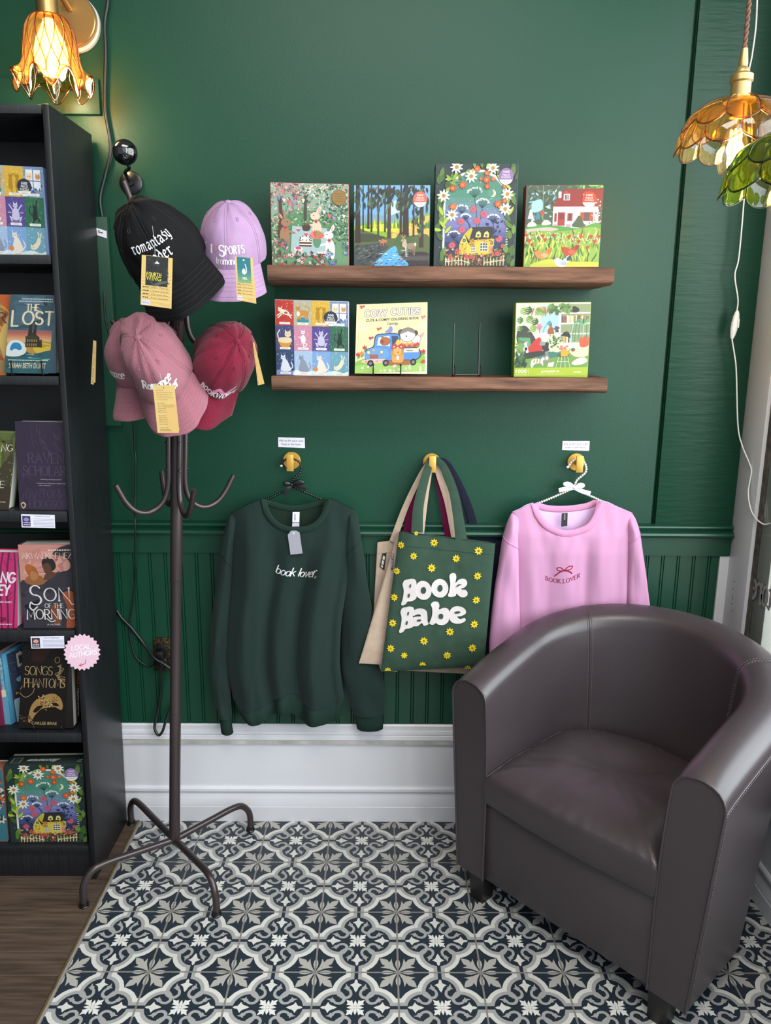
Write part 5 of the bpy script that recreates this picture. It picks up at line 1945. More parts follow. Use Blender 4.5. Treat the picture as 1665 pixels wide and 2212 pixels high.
book('colouring_book', 'cream colouring book with animals in a blue truck', [(770, 657), (924, 652), (922, 812), (766, 811)], YS, .012, 'e0d6aa', art_truck(), 100, 100, ZT2 + .006, None, .014, 'efece4')
a, b = at(806, 800, YS), at(865, 800, YS)
easel('black wire stand holding up the cream colouring book', (a.x, b.x), YS - .001, ZT2, .030, ZT2 + .12, yb=YS + .03)
a, b = at(981, 800, -.13), at(1036.8, 800, -.13)
za = at(983, 698, -.09).z
easel('empty black wire stand on the lower timber shelf', (a.x, b.x), -.135, ZT2, .028, za, yb=-.10)
# ------------------------------------------------------------------ coat rack
M_rack = mat('dark bronze lacquered tube', '3a3031', .30, metal=.35, spec=.6)
YR = -.231
p0, p1 = at(377, 1790, YR), at(381.5, 1105, YR)
RDX = (p1.x - p0.x) / (p1.z - p0.z)


def rack_pt(z, dx=0, dy=0):
    return Vector((p0.x + RDX * (z - p0.z) + dx, YR + dy, z))


rack = thing('coat_rack', 'dark metal coat rack hung with caps', 'coat rack', rack_pt(0))
ZC = .082
ztop = at(381, 520, YR).z
zcol = at(379, 1253, YR).z
zj2 = at(378, 1538, YR).z
obj('pole', MB().tube([rack_pt(ZC), rack_pt(zj2), rack_pt(zj2 + .0015), rack_pt(zcol), rack_pt(zcol + .0015), rack_pt(ztop), rack_pt(ztop + .012)], [.0152, .0152, .0146, .0146, .0158, .0158, .009], 20), M_rack, rack)
obj('joint', MB().tube([rack_pt(zcol - .004), rack_pt(zcol + .001)], .0162, 20), M_rack, rack)
obj('joint', MB().tube([rack_pt(zj2 - .001), rack_pt(zj2 + .001)], .0157, 20), M_rack, rack)
for fx, fy in ((182, 1958), (468, 1977), (285, 1779), (541, 1794)):
    g = atz(fx, fy, 0)
    g.y = min(g.y, -.036)
    c0 = rack_pt(ZC + .006)
    d = Vector((g.x - c0.x, g.y - c0.y, 0))
    pts = [c0 + d * .02, c0 + d * .45 + Vector((0, 0, .009)), c0 + d * .74 + Vector((0, 0, .015)), c0 + d * .88 + Vector((0, 0, .010)), c0 + d * .965 + Vector((0, 0, -.012)),
           Vector((g.x, g.y, .05)), Vector((g.x, g.y, .008))]
    leg = obj('leg', MB().tube(spline(pts, 7), .0094, 14), M_rack, rack)
    obj('foot', MB().tube([(g.x, g.y, .0008), (g.x, g.y, .0045), (g.x, g.y, .006), (g.x, g.y, .014)], [.0135, .014, .0125, .0112], 18), M_black, leg)


def hooks(zt, zs, zbowl, ztip, R, angs, up=False):
    for a in angs:
        dx, dy = cos(radians(a)), sin(radians(a))

        def q(z, r_):
            return rack_pt(z, dx * r_, dy * r_)
        if up:
            pts = [q(zt, .0215), q(zs, .0215), q(lerp(zs, zbowl, .7), .028), q(zbowl, R * .45), q(lerp(zbowl, ztip, .3), R * .75), q(ztip, R)]
        else:
            pts = [q(zt, .0215), q(lerp(zt, zs, .5), .0215), q(zs, .0215), q(lerp(zs, zbowl, .55), .030), q(lerp(zs, zbowl, .88), .050), q(zbowl, .076), q(lerp(zbowl, ztip, .10), .104), q(lerp(zbowl, ztip, .42), .128), q(ztip, R)]
        h = obj('hook', MB().tube(spline(pts, 6), .0071, 12), M_rack, rack)
        for zz in (lerp(zt, zs, .2), lerp(zt, zs, .75)):
            s_ = q(zz, .028)
            obj('screw', MB().sphere(s_, .0042, 10, sc3=(.8, .8, 1)) if False else MB().tube([q(zz, .0265), q(zz, .0305)], [.0045, .003], 10), M_black, h)


LA = (210, 120, 300, 30)
hooks(at(381, 934, YR).z, at(381, 1040, YR).z, at(381, 1101, YR).z, at(381, 1040, YR).z + .004, .152, LA)
UA = (197, 107, 287, 17)
hooks(at(381, 590, YR).z, at(381, 688, YR).z, at(381, 752, YR).z, at(381, 694, YR).z, .152, UA)
hooks(at(381, 640, YR).z, at(381, 560, YR).z, at(381, 500, YR).z, at(381, 402, YR).z, .125, (205,), True)
hooks(at(381, 640, YR).z, at(381, 570, YR).z, at(381, 530, YR).z, at(381, 478, YR).z, .12, (110, 335, 60), True)

# ------------------------------------------------------------------ caps on the rack
P_tag = print_mat('printed tag card', .6, .25, gain=.66)


class Cap:
    def __init__(s, name, label, m, btn, Yb, alpha, roll, yaw, seed, a=.083, b=.096, H=.118, wr=.004, brim=.072, curve=.030, drop=.010, pw=1.0, ctr=None, seam='000000'):
        s.pw = pw
        s.a, s.b, s.H, s.seed, s.wr = a, b, H, seed, wr
        R = Matrix.Rotation(-radians(roll), 4, 'Y') @ Matrix.Rotation(radians(yaw), 4, 'Z') @ Matrix.Rotation(radians(alpha), 4, 'X')
        B = at(*(btn or ctr), Yb)
        s.M = Matrix.Translation(at(*ctr, Yb) if ctr else B - R @ Vector((0, 0, H))) @ R
        s.root = thing(name, label, 'cap', s.M @ Vector((0, 0, 0)), 'caps hanging on the coat rack')
        s.m = m
        n1, n2 = 72, 26
        obj('crown', MB().grid(lambda u, v: s.pt(2 * pi * u, v * .995), n1, n2, cu=True), m, s.root, smooth=80)
        obj('sweatband', MB().grid(lambda u, v: s.pt(2 * pi * u, v * .2, -.002), n1, 4, cu=True), m, s.root, smooth=80)
        obj('button', MB().sphere((0, 0, 0), .0075, 16, s.M @ Matrix.Translation((0, 0, H - .0005)), (1, 1, .62)), m, s.root, smooth=80)
        seams = MB()
        for k in range(6):
            th = -pi / 2 + k * pi / 3
            for d in (-.035, .035):
                seams.tube([s.pt(th + d / max(.25, cos(t * pi / 2)), t, .0004) for t in [i / 22 * .96 for i in range(23)]], .00045, 5)
        obj('seam', seams, s.thread(seam), s.root, smooth=80)
        for k in range(6):
            th = -pi / 2 + (k + .5) * pi / 3
            ring = [s.pt(th + .045 * cos(q * pi / 6), .60 + .026 * sin(q * pi / 6), .0006) for q in range(12)]
            obj('eyelet', MB().tube(ring, .0009, 6, closed=True), s.thread(seam), s.root, smooth=80)
        # brim
        rings = []
        st = MB()
        nu, nv = 30, 8
        s.brimf = lambda u, v: s._brim(u, v, brim, curve, drop)
        for i in range(nu + 1):
            u = -1 + 2 * i / nu
            top = [s.brimf(u, v / nv) for v in range(nv + 1)]
            bot = [s.brimf(u, v / nv) - (s.M.to_3x3() @ Vector((0, 0, .003))) for v in range(nv, -1, -1)]
            rings.append(top + bot)
        obj('brim', MB().loft(rings), m, s.root, smooth=60)
        for v in (.16, .3, .44, .58, .72, .9):
            st.tube([s.brimf(-.94 + 1.88 * i / 26, v) + s.M.to_3x3() @ Vector((0, 0, .0002)) for i in range(27)], .0004, 5)
        obj('brim_stitching', st, s.thread(seam), s.root, smooth=80)

    _th = {}

    def thread(s, h):
        if h not in Cap._th:
            Cap._th[h] = mat('cap thread', h, .8)
        return Cap._th[h]

    def loc(s, th, t, off=0.0):
        c, q = cos(t * pi / 2), sin(t * pi / 2)
        rho = max(0.0, c) ** s.pw
        rho *= 1 - .05 * (1 - t) ** 5
        n = noise.noise((cos(th) * 1.6 + s.seed, sin(th) * 1.6, t * 2.2)) * s.wr
        n += noise.noise((cos(th) * 4 + s.seed * 2, sin(th) * 4, t * 5)) * s.wr * .35
        seam = min(abs((th - (-pi / 2 + k * pi / 3) + pi) % (2 * pi) - pi) for k in range(6))
        n -= .0011 * exp(-(seam / .06) ** 2) * c
        p = Vector((s.a * rho * cos(th), s.b * rho * sin(th), s.H * q))
        nn = Vector((c * cos(th) / s.a, c * sin(th) / s.b, q / s.H)).normalized()
        return p + nn * ((n * (1 - t ** 6)) + off)

    def pt(s, th, t, off=0.0):
        return s.M @ s.loc(th, t, off)

    def _brim(s, u, v, L, curve, drop):
        th = -pi / 2 + u * radians(64)
        p = s.loc(th, 0.0, -.001)
        d = (Vector((cos(th), sin(th), 0)) * .35 + Vector((0, -1, 0)) * .65).normalized()
        p = p + d * (L * (1 - .42 * u * u) * v)
        p.z += -curve * u * u * (.15 + .85 * v) - drop * v + .004
        return s.M @ p

    def surf(s, tau0, scale=1.0, x0=0.0):
        """canvas in millimetres centred on the front of the crown"""
        Lc = (s.b + s.H) * .5 * pi / 2
        return lambda x, y, h: s.pt(-pi / 2 + (x * scale / 1000 + x0) / s.a, tau0 - y * scale / 1000 / Lc, h + .0004)

    def tag(s, px, Y, canvas, W, H, string=None, lean=0.0, bow=0.0):
        q = corners(px, Y)
        q[0].y += lean
        q[1].y += lean
        t = obj('hang_tag', hexa(MB(), q, (0, .0008, 0), 0), cmat('manila tag card', 'b8985a', .6), s.root)
        t['label'] = 'manila paper hang tag'
        canvas.build('tag_print', planar(q[0], q[1], q[3], W, H), P_tag, t, base=.0002)
        if string:
            obj('tag_string', MB().tube(spline([at(*string[0], Y + .004), at((string[0][0] + string[1][0]) / 2 + 1, (string[0][1] + string[1][1]) / 2, Y + .002), at(*string[1], Y - .0004)], 6), .0005, 5), cmat('grey thread', '8f9a92', .7), t)
        return t


def cordmat(name, h, vary=.12):
    m = mat(name, h, .85, spec=.2, sheen=.15)
    nt = m.node_tree
    tc = nt.nodes.new('ShaderNodeTexCoord')
    mp = nt.nodes.new('ShaderNodeMapping')
    mp.inputs['Rotation'].default_value = (0, radians(12), 0)
    wv = nt.nodes.new('ShaderNodeTexWave')
    wv.inputs['Scale'].default_value = 130
    wv.inputs['Distortion'].default_value = .6
    bp = nt.nodes.new('ShaderNodeBump')
    bp.inputs['Strength'].default_value = .55
    bp.inputs['Distance'].default_value = .0012
    nt.links.new(tc.outputs['Object'], mp.inputs[0])
    nt.links.new(mp.outputs[0], wv.inputs[0])
    nt.links.new(wv.outputs[0], bp.inputs['Height'])
    nt.links.new(bp.outputs[0], nt.nodes['Principled BSDF'].inputs['Normal'])
    return m


M_capblack = mat('black washed cotton', '0b0b0d', .85, spec=.2, bump=(300, .3, .0006))
M_caplilac = mat('lilac washed cotton', '9a7d9e', .85, spec=.2, bump=(160, .35, .0008), vary=(26, .07))
M_cappink = cordmat('dusty pink corduroy', '8e5a66')
M_capmaroon = cordmat('maroon corduroy', '6c102a')


def tag_canvas(kind):
    c = Canvas((0, 0, 100, 165))
    r_ = random.Random(len(kind))
    c.rect(0, 0, 100, 165, 'e0c07a')
    if kind in ('wing', 'bell'):
        for k in range(9):
            c.rect(2, 62 + k * 11.4, 98, 62.5 + k * 11.4, '6a5a34')
            if 3 < k < 8:
                c.scribble(6, 26, 60 + k * 11.4, 3.4, '4a3f28', r_)
        c.rect(30, 96, 30.5, 152, '6a5a34')
        names = ['Dans Theroy', 'Valerie Smoski', 'Charlotte Shaw', 'Frank Carpenter']
        for k, nme in enumerate(names):
            c.text(nme, 33, 90, 106 + k * 11.6, 5, '3a3020', shear=.3)
        c.text('$20.00', 3, 30, 160, 7, '5a4f8a') if False else None
        c.rect(4, 148, 31, 163, 'd9d4e8')
        c.text('$29.00.', 7, 28, 158.5, 5.4, '5a5490')
        c.text('CAT. NO. 23-320', 62, 94, 160, 3, '6a5a34')
    if kind == 'wing':
        c.rect(14, 1, 86, 98, '2e3030')
        for k in range(26):
            c.leaf(r_.uniform(16, 80), r_.uniform(2, 84), r_.uniform(8, 26), r_.uniform(2, 5), r_.uniform(20, 80), r_.choice(['3d4040', '474a4b', '262828', '3a3f42']))
        c.cloth([(38, 98), (52, 86), (70, 80), (86, 78), (86, 84), (66, 90), (52, 98)], '566062')
        c.poly([(43, 22), (47, 18), (50, 15), (53, 18), (57, 21), (57, 24), (43, 24)], 'd8d8d2')
        c.pen('FOURTH', 18, 64, 66, 11, 'e9d94a', thick=.16, gap=.3)
        c.pen('WING', 18, 64, 80, 13, 'e9d94a', thick=.16, gap=.3)
    elif kind == 'bell':
        c.rect(10, 1, 86, 98, '2c7a86')
        for k in range(10):
            c.rect(10, 38 + k * 6, 86, 98, ['2c7a86', '2f7d86', '3a8288', '448684', '528c80', '5a9080', '66987e', '6f9c7a', '7ca27a', '86a878'][k])
        c.poly([(42, 12), (48, 7), (54, 12), (54, 15), (42, 15)], 'd5e4e0')
        c.cloth([(38, 62), (36, 52), (44, 44), (52, 46), (52, 60), (46, 64)], 'f0f2ee')
        c.ribbon(sp2((48, 64), (58, 56), (60, 40), (54, 26)), [5, 6, 6, 6, 7, 7, 7, 7, 6, 6, 5, 5, 4, 4, 3, 3][:16], 'f0f2ee')
        c.text('DELL', 38, 64, 84, 8, 'f0f2ee', .03)
    elif kind == 'back':
        c.ell(50, 9, 2, 2, '3a2f1f', n=10)
        for k, ln in enumerate(['What We Do', 'We scour library stacks', 'and dusty bookstores to', 'find the classics and', 'curiosities that end up', 'on our products.', '', 'Our Mission', 'Out of Print has donated', 'over 5 million books to', 'communities in need and', 'supports a variety of', 'literacy initiatives.', '', 'We believe in ending a', 'difference, while also', 'supporting the authors,', 'publishers and artists', 'who help bring great', 'book works to life.']):
            if ln:
                c.text(ln, 12, 12 + len(ln) * 3.3, 20 + k * 6.2, 3.6, '4f4228')
        c.text('outofprint.com', 12, 52, 148, 3.2, '4f4228')
        for k in range(3):
            c.scribble(12, 88, 153 + k * 3, 1.3, '6a5a38', r_)
        c.line(arc(80, 138, 10, 9, 0, 360, 20), .8, 'cfae68')
    return c


cap = Cap('cap', 'lilac cap reading I heart SPORTS', M_caplilac, (492, 436), -.33, 27, 0, 2, 3.1, H=.125, pw=1.0, drop=.046, curve=.012, brim=.066, wr=.006, seam='93739a')
c = Canvas()
c.pen('I', -26.5, -25.5, 2, 10, 'efeaf2', thick=.26, thin=.14, serif=.3)
c.pen('S', -12, -4, 5, 14, 'efeaf2', thick=.2, thin=.09)
c.pen('PORTS', -2, 27, 2, 10, 'efeaf2', thick=.2, thin=.09, serif=.14, gap=.26)
c.cloth([(-18.5, 2), (-23, -4), (-22.4, -8), (-20, -8.6), (-18.5, -6), (-16.6, -8.8), (-14.4, -7.6), (-14.8, -3.4)], 'a87c90')
c.pen('(romance)', -18, 21, 15.5, 9.5, 'efeaf2', thick=.15, thin=.08, shear=.05, gap=.2)
c.build('lettering', cap.surf(.22, 1.55), P_thread, cap.root)
cap.tag([(505, 552), (544, 556), (553.5, 656), (512, 648)], -.475, tag_canvas('bell'), 100, 165, ((513, 497), (524, 556)), lean=.012)

cap = Cap('cap', 'black cap lettered romantasy', M_capblack, (283, 438), -.42, 36, 27, 4, 8.3, a=.096, b=.104, H=.150, wr=.011, pw=.9, brim=.080, curve=.016, drop=.046, seam='1c1c1f')
c = Canvas()
X = -40
for ch, wd in zip('romantasy', (9, 10, 15, 10, 11, 7, 10.5, 8.5, 10)):
    c.pen(ch, X, X + wd * .8, 0, 19, 'e6e5ee', thick=.1, thin=.075, pre='g', nib=(.13, .06))
    X += wd
X = 4
for ch, wd in zip('der', (10, 10, 9)):
    c.pen(ch, X, X + wd * .8, 22, 19, 'e6e5ee', thick=.1, thin=.075, pre='g', nib=(.13, .06))
    X += wd
c.pen('rea', -26, 2, 22, 19, 'e6e5ee', thick=.1, thin=.075, pre='g', nib=(.13, .06))
c.build('lettering', cap.surf(.36, 1.22, -.004), P_thread, cap.root)
cap.tag([(303, 549), (370, 556.5), (370, 667), (303.5, 658)], -.545, tag_canvas('wing'), 100, 165, ((329, 488), (335, 551)), lean=.01)

capb = Cap('cap', 'pink corduroy cap half hidden behind the Romance Reader cap', M_cappink, (266, 694), -.31, 34, 4, -20, 5.5, a=.086, b=.098, H=.13, drop=.04, seam='94596a', wr=.008)
c = Canvas()
c.pen('Romance', -36, 24, 0, 15, 'ece6e2', thick=.2, thin=.12, shear=.2, gap=.12)
c.build('lettering', capb.surf(.16, 1.2, -.03), P_thread, capb.root)
capb.tag([(201.5, 735), (208, 737), (206, 826), (196, 829)], -.36, tag_canvas('back'), 100, 165)
cap = Cap('cap', 'pink corduroy cap lettered Romance Reader in white', M_cappink, (296.5, 729), -.46, 60, 21, 5, 2.2, a=.076, b=.118, H=.120, pw=1.0, seam='94596a', wr=.009, brim=.074, curve=.022, drop=.028)
c = Canvas()
c.pen('Romance', -31, 29, 0, 15, 'f0ebe4', thick=.24, thin=.14, shear=.2, gap=.16)
c.pen('Reader', -16, 33, 19, 15, 'f0ebe4', thick=.24, thin=.14, shear=.2, gap=.16)
c.build('lettering', cap.surf(.34, 1.35), P_thread, cap.root)
cap.tag([(326.5, 833), (373, 833), (387, 931), (340.5, 935)], -.585, tag_canvas('back'), 100, 165, ((345, 806), (350, 838)), lean=.012)

cap = Cap('cap', 'maroon corduroy cap tilted sideways, lettered BOOKWORM', M_capmaroon, None, -.30, 52, -32, 14, 7.7, a=.076, b=.098, H=.122, ctr=(476, 785), seam='5f0f24', wr=.009, brim=.075, drop=.03, curve=.02)
c = Canvas()
c.pen('BOOKWORM', -27, 27, 8, 10, 'f2eef0', thick=.22, gap=.3)
c.ribbon(sp2((-6, -4), (0, -9), (6, -4), (12, -3), (17, -10), (22, -13)), 5.5, 'd98aa8')
c.build('lettering', cap.surf(.15, 1.6, .022), P_thread, cap.root)
cap.tag([(546, 740), (549, 739), (571, 829), (557, 832.5)], -.37, tag_canvas('back'), 100, 165)
# ------------------------------------------------------------------ sconce, camera, cords, outlet
G_amber = glass('amber glass', (.92, .56, .12), .08, 1.0, .07)
G_green = glass('green glass', (.34, .46, .035), .07, 1.0, .05)
G_clear = glass('clear bulb glass', (.96, .9, .78), .03)
M_glow = mat('frosted lamp glass, lit', 'fff2d8', .5, emit=('ffe6b8', 14))
M_fil = mat('lit lamp filament', 'ffd28a', .5, emit=('ffc060', 130))


def lamp(name, loc, power, r_=.02, col=(1.0, .72, .36)):
    l = bpy.data.lights.new(name, 'POINT')
    l.energy = power
    l.color = col
    l.shadow_soft_size = r_
    o = bpy.data.objects.new(name, l)
    COL.objects.link(o)
    o.location = loc
    return o


SY = -.17
tc_, bc_ = at(108, 34, SY), at(112, 186, SY)
hS = tc_.z - bc_.z
sx = (tc_.x + bc_.x) / 2
bp = at(152, 40, -.03)
sc_ = thing('wall_sconce', 'brass wall lamp with an amber tulip glass shade', 'wall lamp', (bp.x, -.001, bp.z))
My = Matrix.Translation((bp.x, 0, bp.z)) @ Matrix.Rotation(pi / 2, 4, 'X')
obj('mounting_ring', MB().lathe([(0, .001), (.066, .001), (.066, .012), (0, .012)], 48, My @ Matrix.Translation((0, -.004, 0))), cmat('white plastic', 'd8d6d0', .5), sc_)
obj('back_plate', MB().lathe([(0, .0125), (.062, .0125), (.062, .028), (.060, .030), (0, .030)], 48, My), M_brass, sc_)
obj('arm', MB().tube(spline([(bp.x, -.029, bp.z + .02), (bp.x - .01, -.10, bp.z + .05), (sx + .01, SY + .02, tc_.z + .075), (sx, SY, tc_.z + .045), (sx, SY, tc_.z + .03)], 6), .007, 12), M_brass, sc_)
zt = tc_.z
Ms = Matrix.Translation((sx, SY, 0))
obj('socket', MB().lathe([(0, zt + .034), (.024, zt + .034), (.0255, zt + .032), (.0255, zt - .002), (.022, zt - .004)], 32, Ms), M_brass, sc_)


def tulip(a, r, z):
    t = (zt - z) / hS
    w_ = .10 * max(0, t - .62) / .38
    s_ = cos(8 * a)
    dz = .020 * max(0, t - .7) / .3 * cos(8 * a + .6)
    return r * (1 + .03 * abs(sin(8 * a)) + w_ * s_), z + dz


prof = [(.024, zt - .0), (.040, zt - .008), (.052, zt - .03), (.058, zt - .06), (.062, zt - .09), (.066, zt - .112), (.072, zt - .130), (.080, zt - .142), (.086, zt - .150)]
prof = [(p.x, p.y) for p in spline([(a, b, 0) for a, b in prof], 4)]
sh = obj('glass_shade', MB().lathe(prof, 96, Ms, tulip), G_amber, sc_, smooth=70)
ribs = MB()
for k in range(16):
    for sg in (-1, 1):
        pts = []
        for i, (r, z) in enumerate(prof):
            a = 2 * pi * k / 16 + sg * .2 * sin(pi * 2.2 * i / len(prof))
            rr, zz = tulip(a, r, z)
            pts.append((sx + (rr + .0004) * cos(a), SY + (rr + .0004) * sin(a), zz))
        ribs.tube(pts, .0013, 5)
rim = []
for k in range(128):
    a = 2 * pi * k / 128
    rr, zz = tulip(a, *prof[-1])
    rim.append((sx + rr * cos(a), SY + rr * sin(a), zz))
ribs.tube(rim, .0018, 6, closed=True)
obj('glass_ribs', ribs, glass('thick amber glass', (.72, .33, .035), .08), sc_, smooth=80)
obj('bulb', MB().lathe([(.012, zt - .008), (.02, zt - .03), (.031, zt - .05), (.037, zt - .075), (.037, zt - .098), (.030, zt - .118), (.016, zt - .128), (0, zt - .131)], 32, Ms), M_glow, sc_, smooth=80)
lamp('sconce_light', (sx, SY - .0, zt - .155), 4.2, .03)

# security camera
cm = at(270, 329, -.10)
base_ = at(284, 396, 0)
sec = thing('security_camera', 'round black camera on a short arm above the coat rack', 'security camera', (base_.x, -.001, base_.z))
Mb = Matrix.Translation((base_.x, 0, base_.z)) @ Matrix.Rotation(pi / 2, 4, 'X')
obj('wall_mount', MB().lathe([(0, .0006), (.030, .0006), (.030, .006), (.027, .008), (.010, .009), (.009, .016), (0, .017)], 40, Mb), M_black, sec)
obj('arm', MB().tube(spline([(base_.x, -.014, base_.z + .002), (base_.x - .004, -.035, base_.z + .02), (cm.x + .004, -.085, cm.z - .034), (cm.x, -.092, cm.z - .024)], 5), .0045, 10), M_black, sec)
d = (CAM - cm).normalized()
q = d.to_track_quat('Z', 'Y').to_matrix().to_4x4()
Mc = Matrix.Translation(cm) @ q
M_dome = mat('glossy black plastic', '070708', .06, spec=.7, coat=.5)
head = obj('camera_head', MB().lathe([(0, -.026), (.016, -.024), (.027, -.012), (.0305, .002), (.0295, .010), (.026, .016), (.017, .022), (.008, .0245), (0, .025)], 48, Mc), M_dome, sec, smooth=80)
obj('lens', MB().lathe([(.0058, .0246), (.0072, .0256), (.0058, .0262), (.0048, .0250), (.0022, .0262), (0, .0264)], 28, Mc @ Matrix.Translation((.002, -.008, -.0015))), cmat('camera lens glass', '15151b', .1), head, smooth=80)


def cord(name, label, runs, m=M_cord):
    """runs: (points as (px, py, Y), radius)"""
    first = at(*runs[0][0][-1])
    t = thing(name, label, 'cord', first)
    for pts, r_ in runs:
        obj('cable', MB().tube(spline([at(*p) for p in pts], 7), r_, 8), m, t, smooth=80)
    return t


cd1 = cord('power_cord', 'black cord running down the wall past the sconce', [
    ([(238, -600, -.012), (236, -330, -.012), (234, -60, -.012), (233, 0, -.012), (226, 51, -.012), (228, 114, -.012), (226.6, 228, -.012), (239, 316, -.012), (228, 375, -.012), (216, 430, -.012), (223, 481, -.014), (229, 530, -.014)], .0046),
    ([(229, 530, -.014), (226, 602, -.012), (225, 650, -.026), (231, 706, -.028), (262, 800, -.03), (284, 890, -.03), (289, 933, -.02), (290.5, 970, -.012), (293, 999, -.010), (291, 1090, -.010), (291.5, 1130, -.042), (292, 1200, -.03), (291, 1260, -.014), (287, 1300, -.012), (279, 1358, -.012), (286, 1400, -.012), (297, 1424, -.014), (321, 1440, -.018), (336, 1434, -.03)], .0024)])
q = corners([(208, 492), (230, 499), (230.5, 515), (210, 508)], -.024)
tg = obj('cord_tag', hexa(MB(), q, (0, .0008, 0), 0), cmat('white card', 'e6e4ec', .55), cd1)
c = Canvas()
c.ell(9, 8, 4, 4, '2a2a2e')
c.ell(9, 8, 2, 2, 'd9d9de', n=10)
c.rect(14, 6.6, 24, 9.6, '2a2a2e')
c.build('tag_print', planar(q[0], q[1], q[3], 40, 18), P_paper, tg)

ox0, oz0 = at(330, 1378, -.012), at(330, 1449, -.012)
ox1 = at(372, 1378, -.012)
outl = thing('wall_outlet', 'ornate dark brass outlet plate low on the wall', 'outlet', ((ox0.x + ox1.x) / 2, -.007, oz0.z))
M_ant = mat('antique brass relief', '4a3c24', .42, metal=.8, bump=(150, .9, .004), vary=(120, .6))
obj('cover_plate', MB().box(ox0.x, ox1.x, -.0125, -.0072, oz0.z, ox0.z, bev=.003, seg=2), M_ant, outl)
cx_ = (ox0.x + ox1.x) / 2 - .004
zc_ = (ox0.z + oz0.z) / 2
obj('socket_face', MB().box(cx_ - .017, cx_ + .017, -.0145, -.0120, zc_ - .034, zc_ + .034, bev=.001), M_black, outl)
pl = thing('plug', 'black plug pushed into the ornate brass outlet', 'plug', (cx_, -.0146, zc_))
obj('plug_body', MB().box(cx_ - .014, cx_ + .012, -.042, -.0147, zc_ - .006, zc_ + .020, bev=.004), M_black, pl)
obj('plug_body', MB().lathe([(0, .0148), (.017, .0148), (.017, .036), (.012, .044), (0, .046)], 28, Matrix.Translation((cx_ + .003, 0, zc_ - .016)) @ Matrix.Rotation(pi / 2, 4, 'X')), M_black, pl)
obj('indicator_ring', MB().tube([(cx_ + .003 + .0155 * cos(radians(a)), -.0362, zc_ - .016 + .0155 * sin(radians(a))) for a in range(-50, 95, 12)], .0012, 6), cmat('white plastic', 'd8d6d0', .5), pl)
cord('charging_cord', 'black cord looping below the ornate brass outlet', [([(348, 1438, -.038), (347, 1455, -.034), (347, 1490, -.022), (342, 1531, -.018), (334, 1567, -.03), (337, 1582, -.036), (344, 1588, -.038), (352, 1577, -.036), (360, 1550, -.03), (370, 1528, -.024), (380, 1512, -.02)], .0042)])
cord('extension_cord', 'flat black cord slanting from the bookcase to the outlet', [([(252, 1318, -.012), (262, 1334, -.012), (285, 1358, -.013), (310, 1390, -.016), (333, 1421, -.045), (352, 1433, -.05), (370, 1446, -.046), (384, 1455, -.03)], .0046)])

# ------------------------------------------------------------------ gold pegs and the notes above two of them
PEGS = []
for k, (px, py, lab) in enumerate(((630, 995, 'gold wall hook holding the black bead hanger'), (932, 998, 'gold wall hook holding the tote bags'), (1244, 998, 'gold wall hook holding the pearl bead hanger'))):
    p = at(px, py, -.004)
    t = thing('wall_hook', lab, 'hook', (p.x, -.0008, p.z), 'gold wall hooks')
    Mp = Matrix.Translation((p.x, 0, p.z)) @ Matrix.Rotation(pi / 2, 4, 'X')
    obj('back_plate', MB().lathe([(0, .0008), (.025, .0008), (.025, .005), (.024, .006), (0, .006)], 44, Mp), M_gold, t)
    obj('peg', MB().box(p.x - .006, p.x + .006, -.042, -.0058, p.z - .006, p.z + .006), M_gold, t)
    obj('front_bar', MB().box(p.x - .0098, p.x + .0098, -.0475, -.0415, p.z - .0235, p.z + .0235, bev=.0008), M_gold, t)
    PEGS.append(p)
for k, (qd, lab) in enumerate((([(600.5, 944.5), (658, 946), (658.5, 968), (601, 965.5)], 'white note reading Ask us for your size, above the black bead hanger'),
                               ([(1215, 952.5), (1273.5, 952.5), (1272, 974), (1214, 972)], 'white note reading Ask us for your size, above the pearl bead hanger'))):
    c = Canvas()
    c.rect(0, 0, 100, 38, 'e4e2ec')
    c.text('Ask us for your size!', 4, 94, 16, 8, '3a3640', .006)
    c.text('Kept in the back.', 12, 86, 30, 8, '3a3640', .006)
    card('note', lab, qd, -.0012, c, 100, 38, 'notes above the hooks', cat='note')


# ------------------------------------------------------------------ bead hangers
def along(pts, step):
    pts = [Vector(p) for p in pts]
    out = [pts[0].copy()]
    left = step
    for a, b in zip(pts, pts[1:]):
        L = (b - a).length
        pos = 0.0
        while L - pos >= left:
            pos += left
            out.append(a + (b - a) * (pos / L))
            left = step
        left -= L - pos
    return out


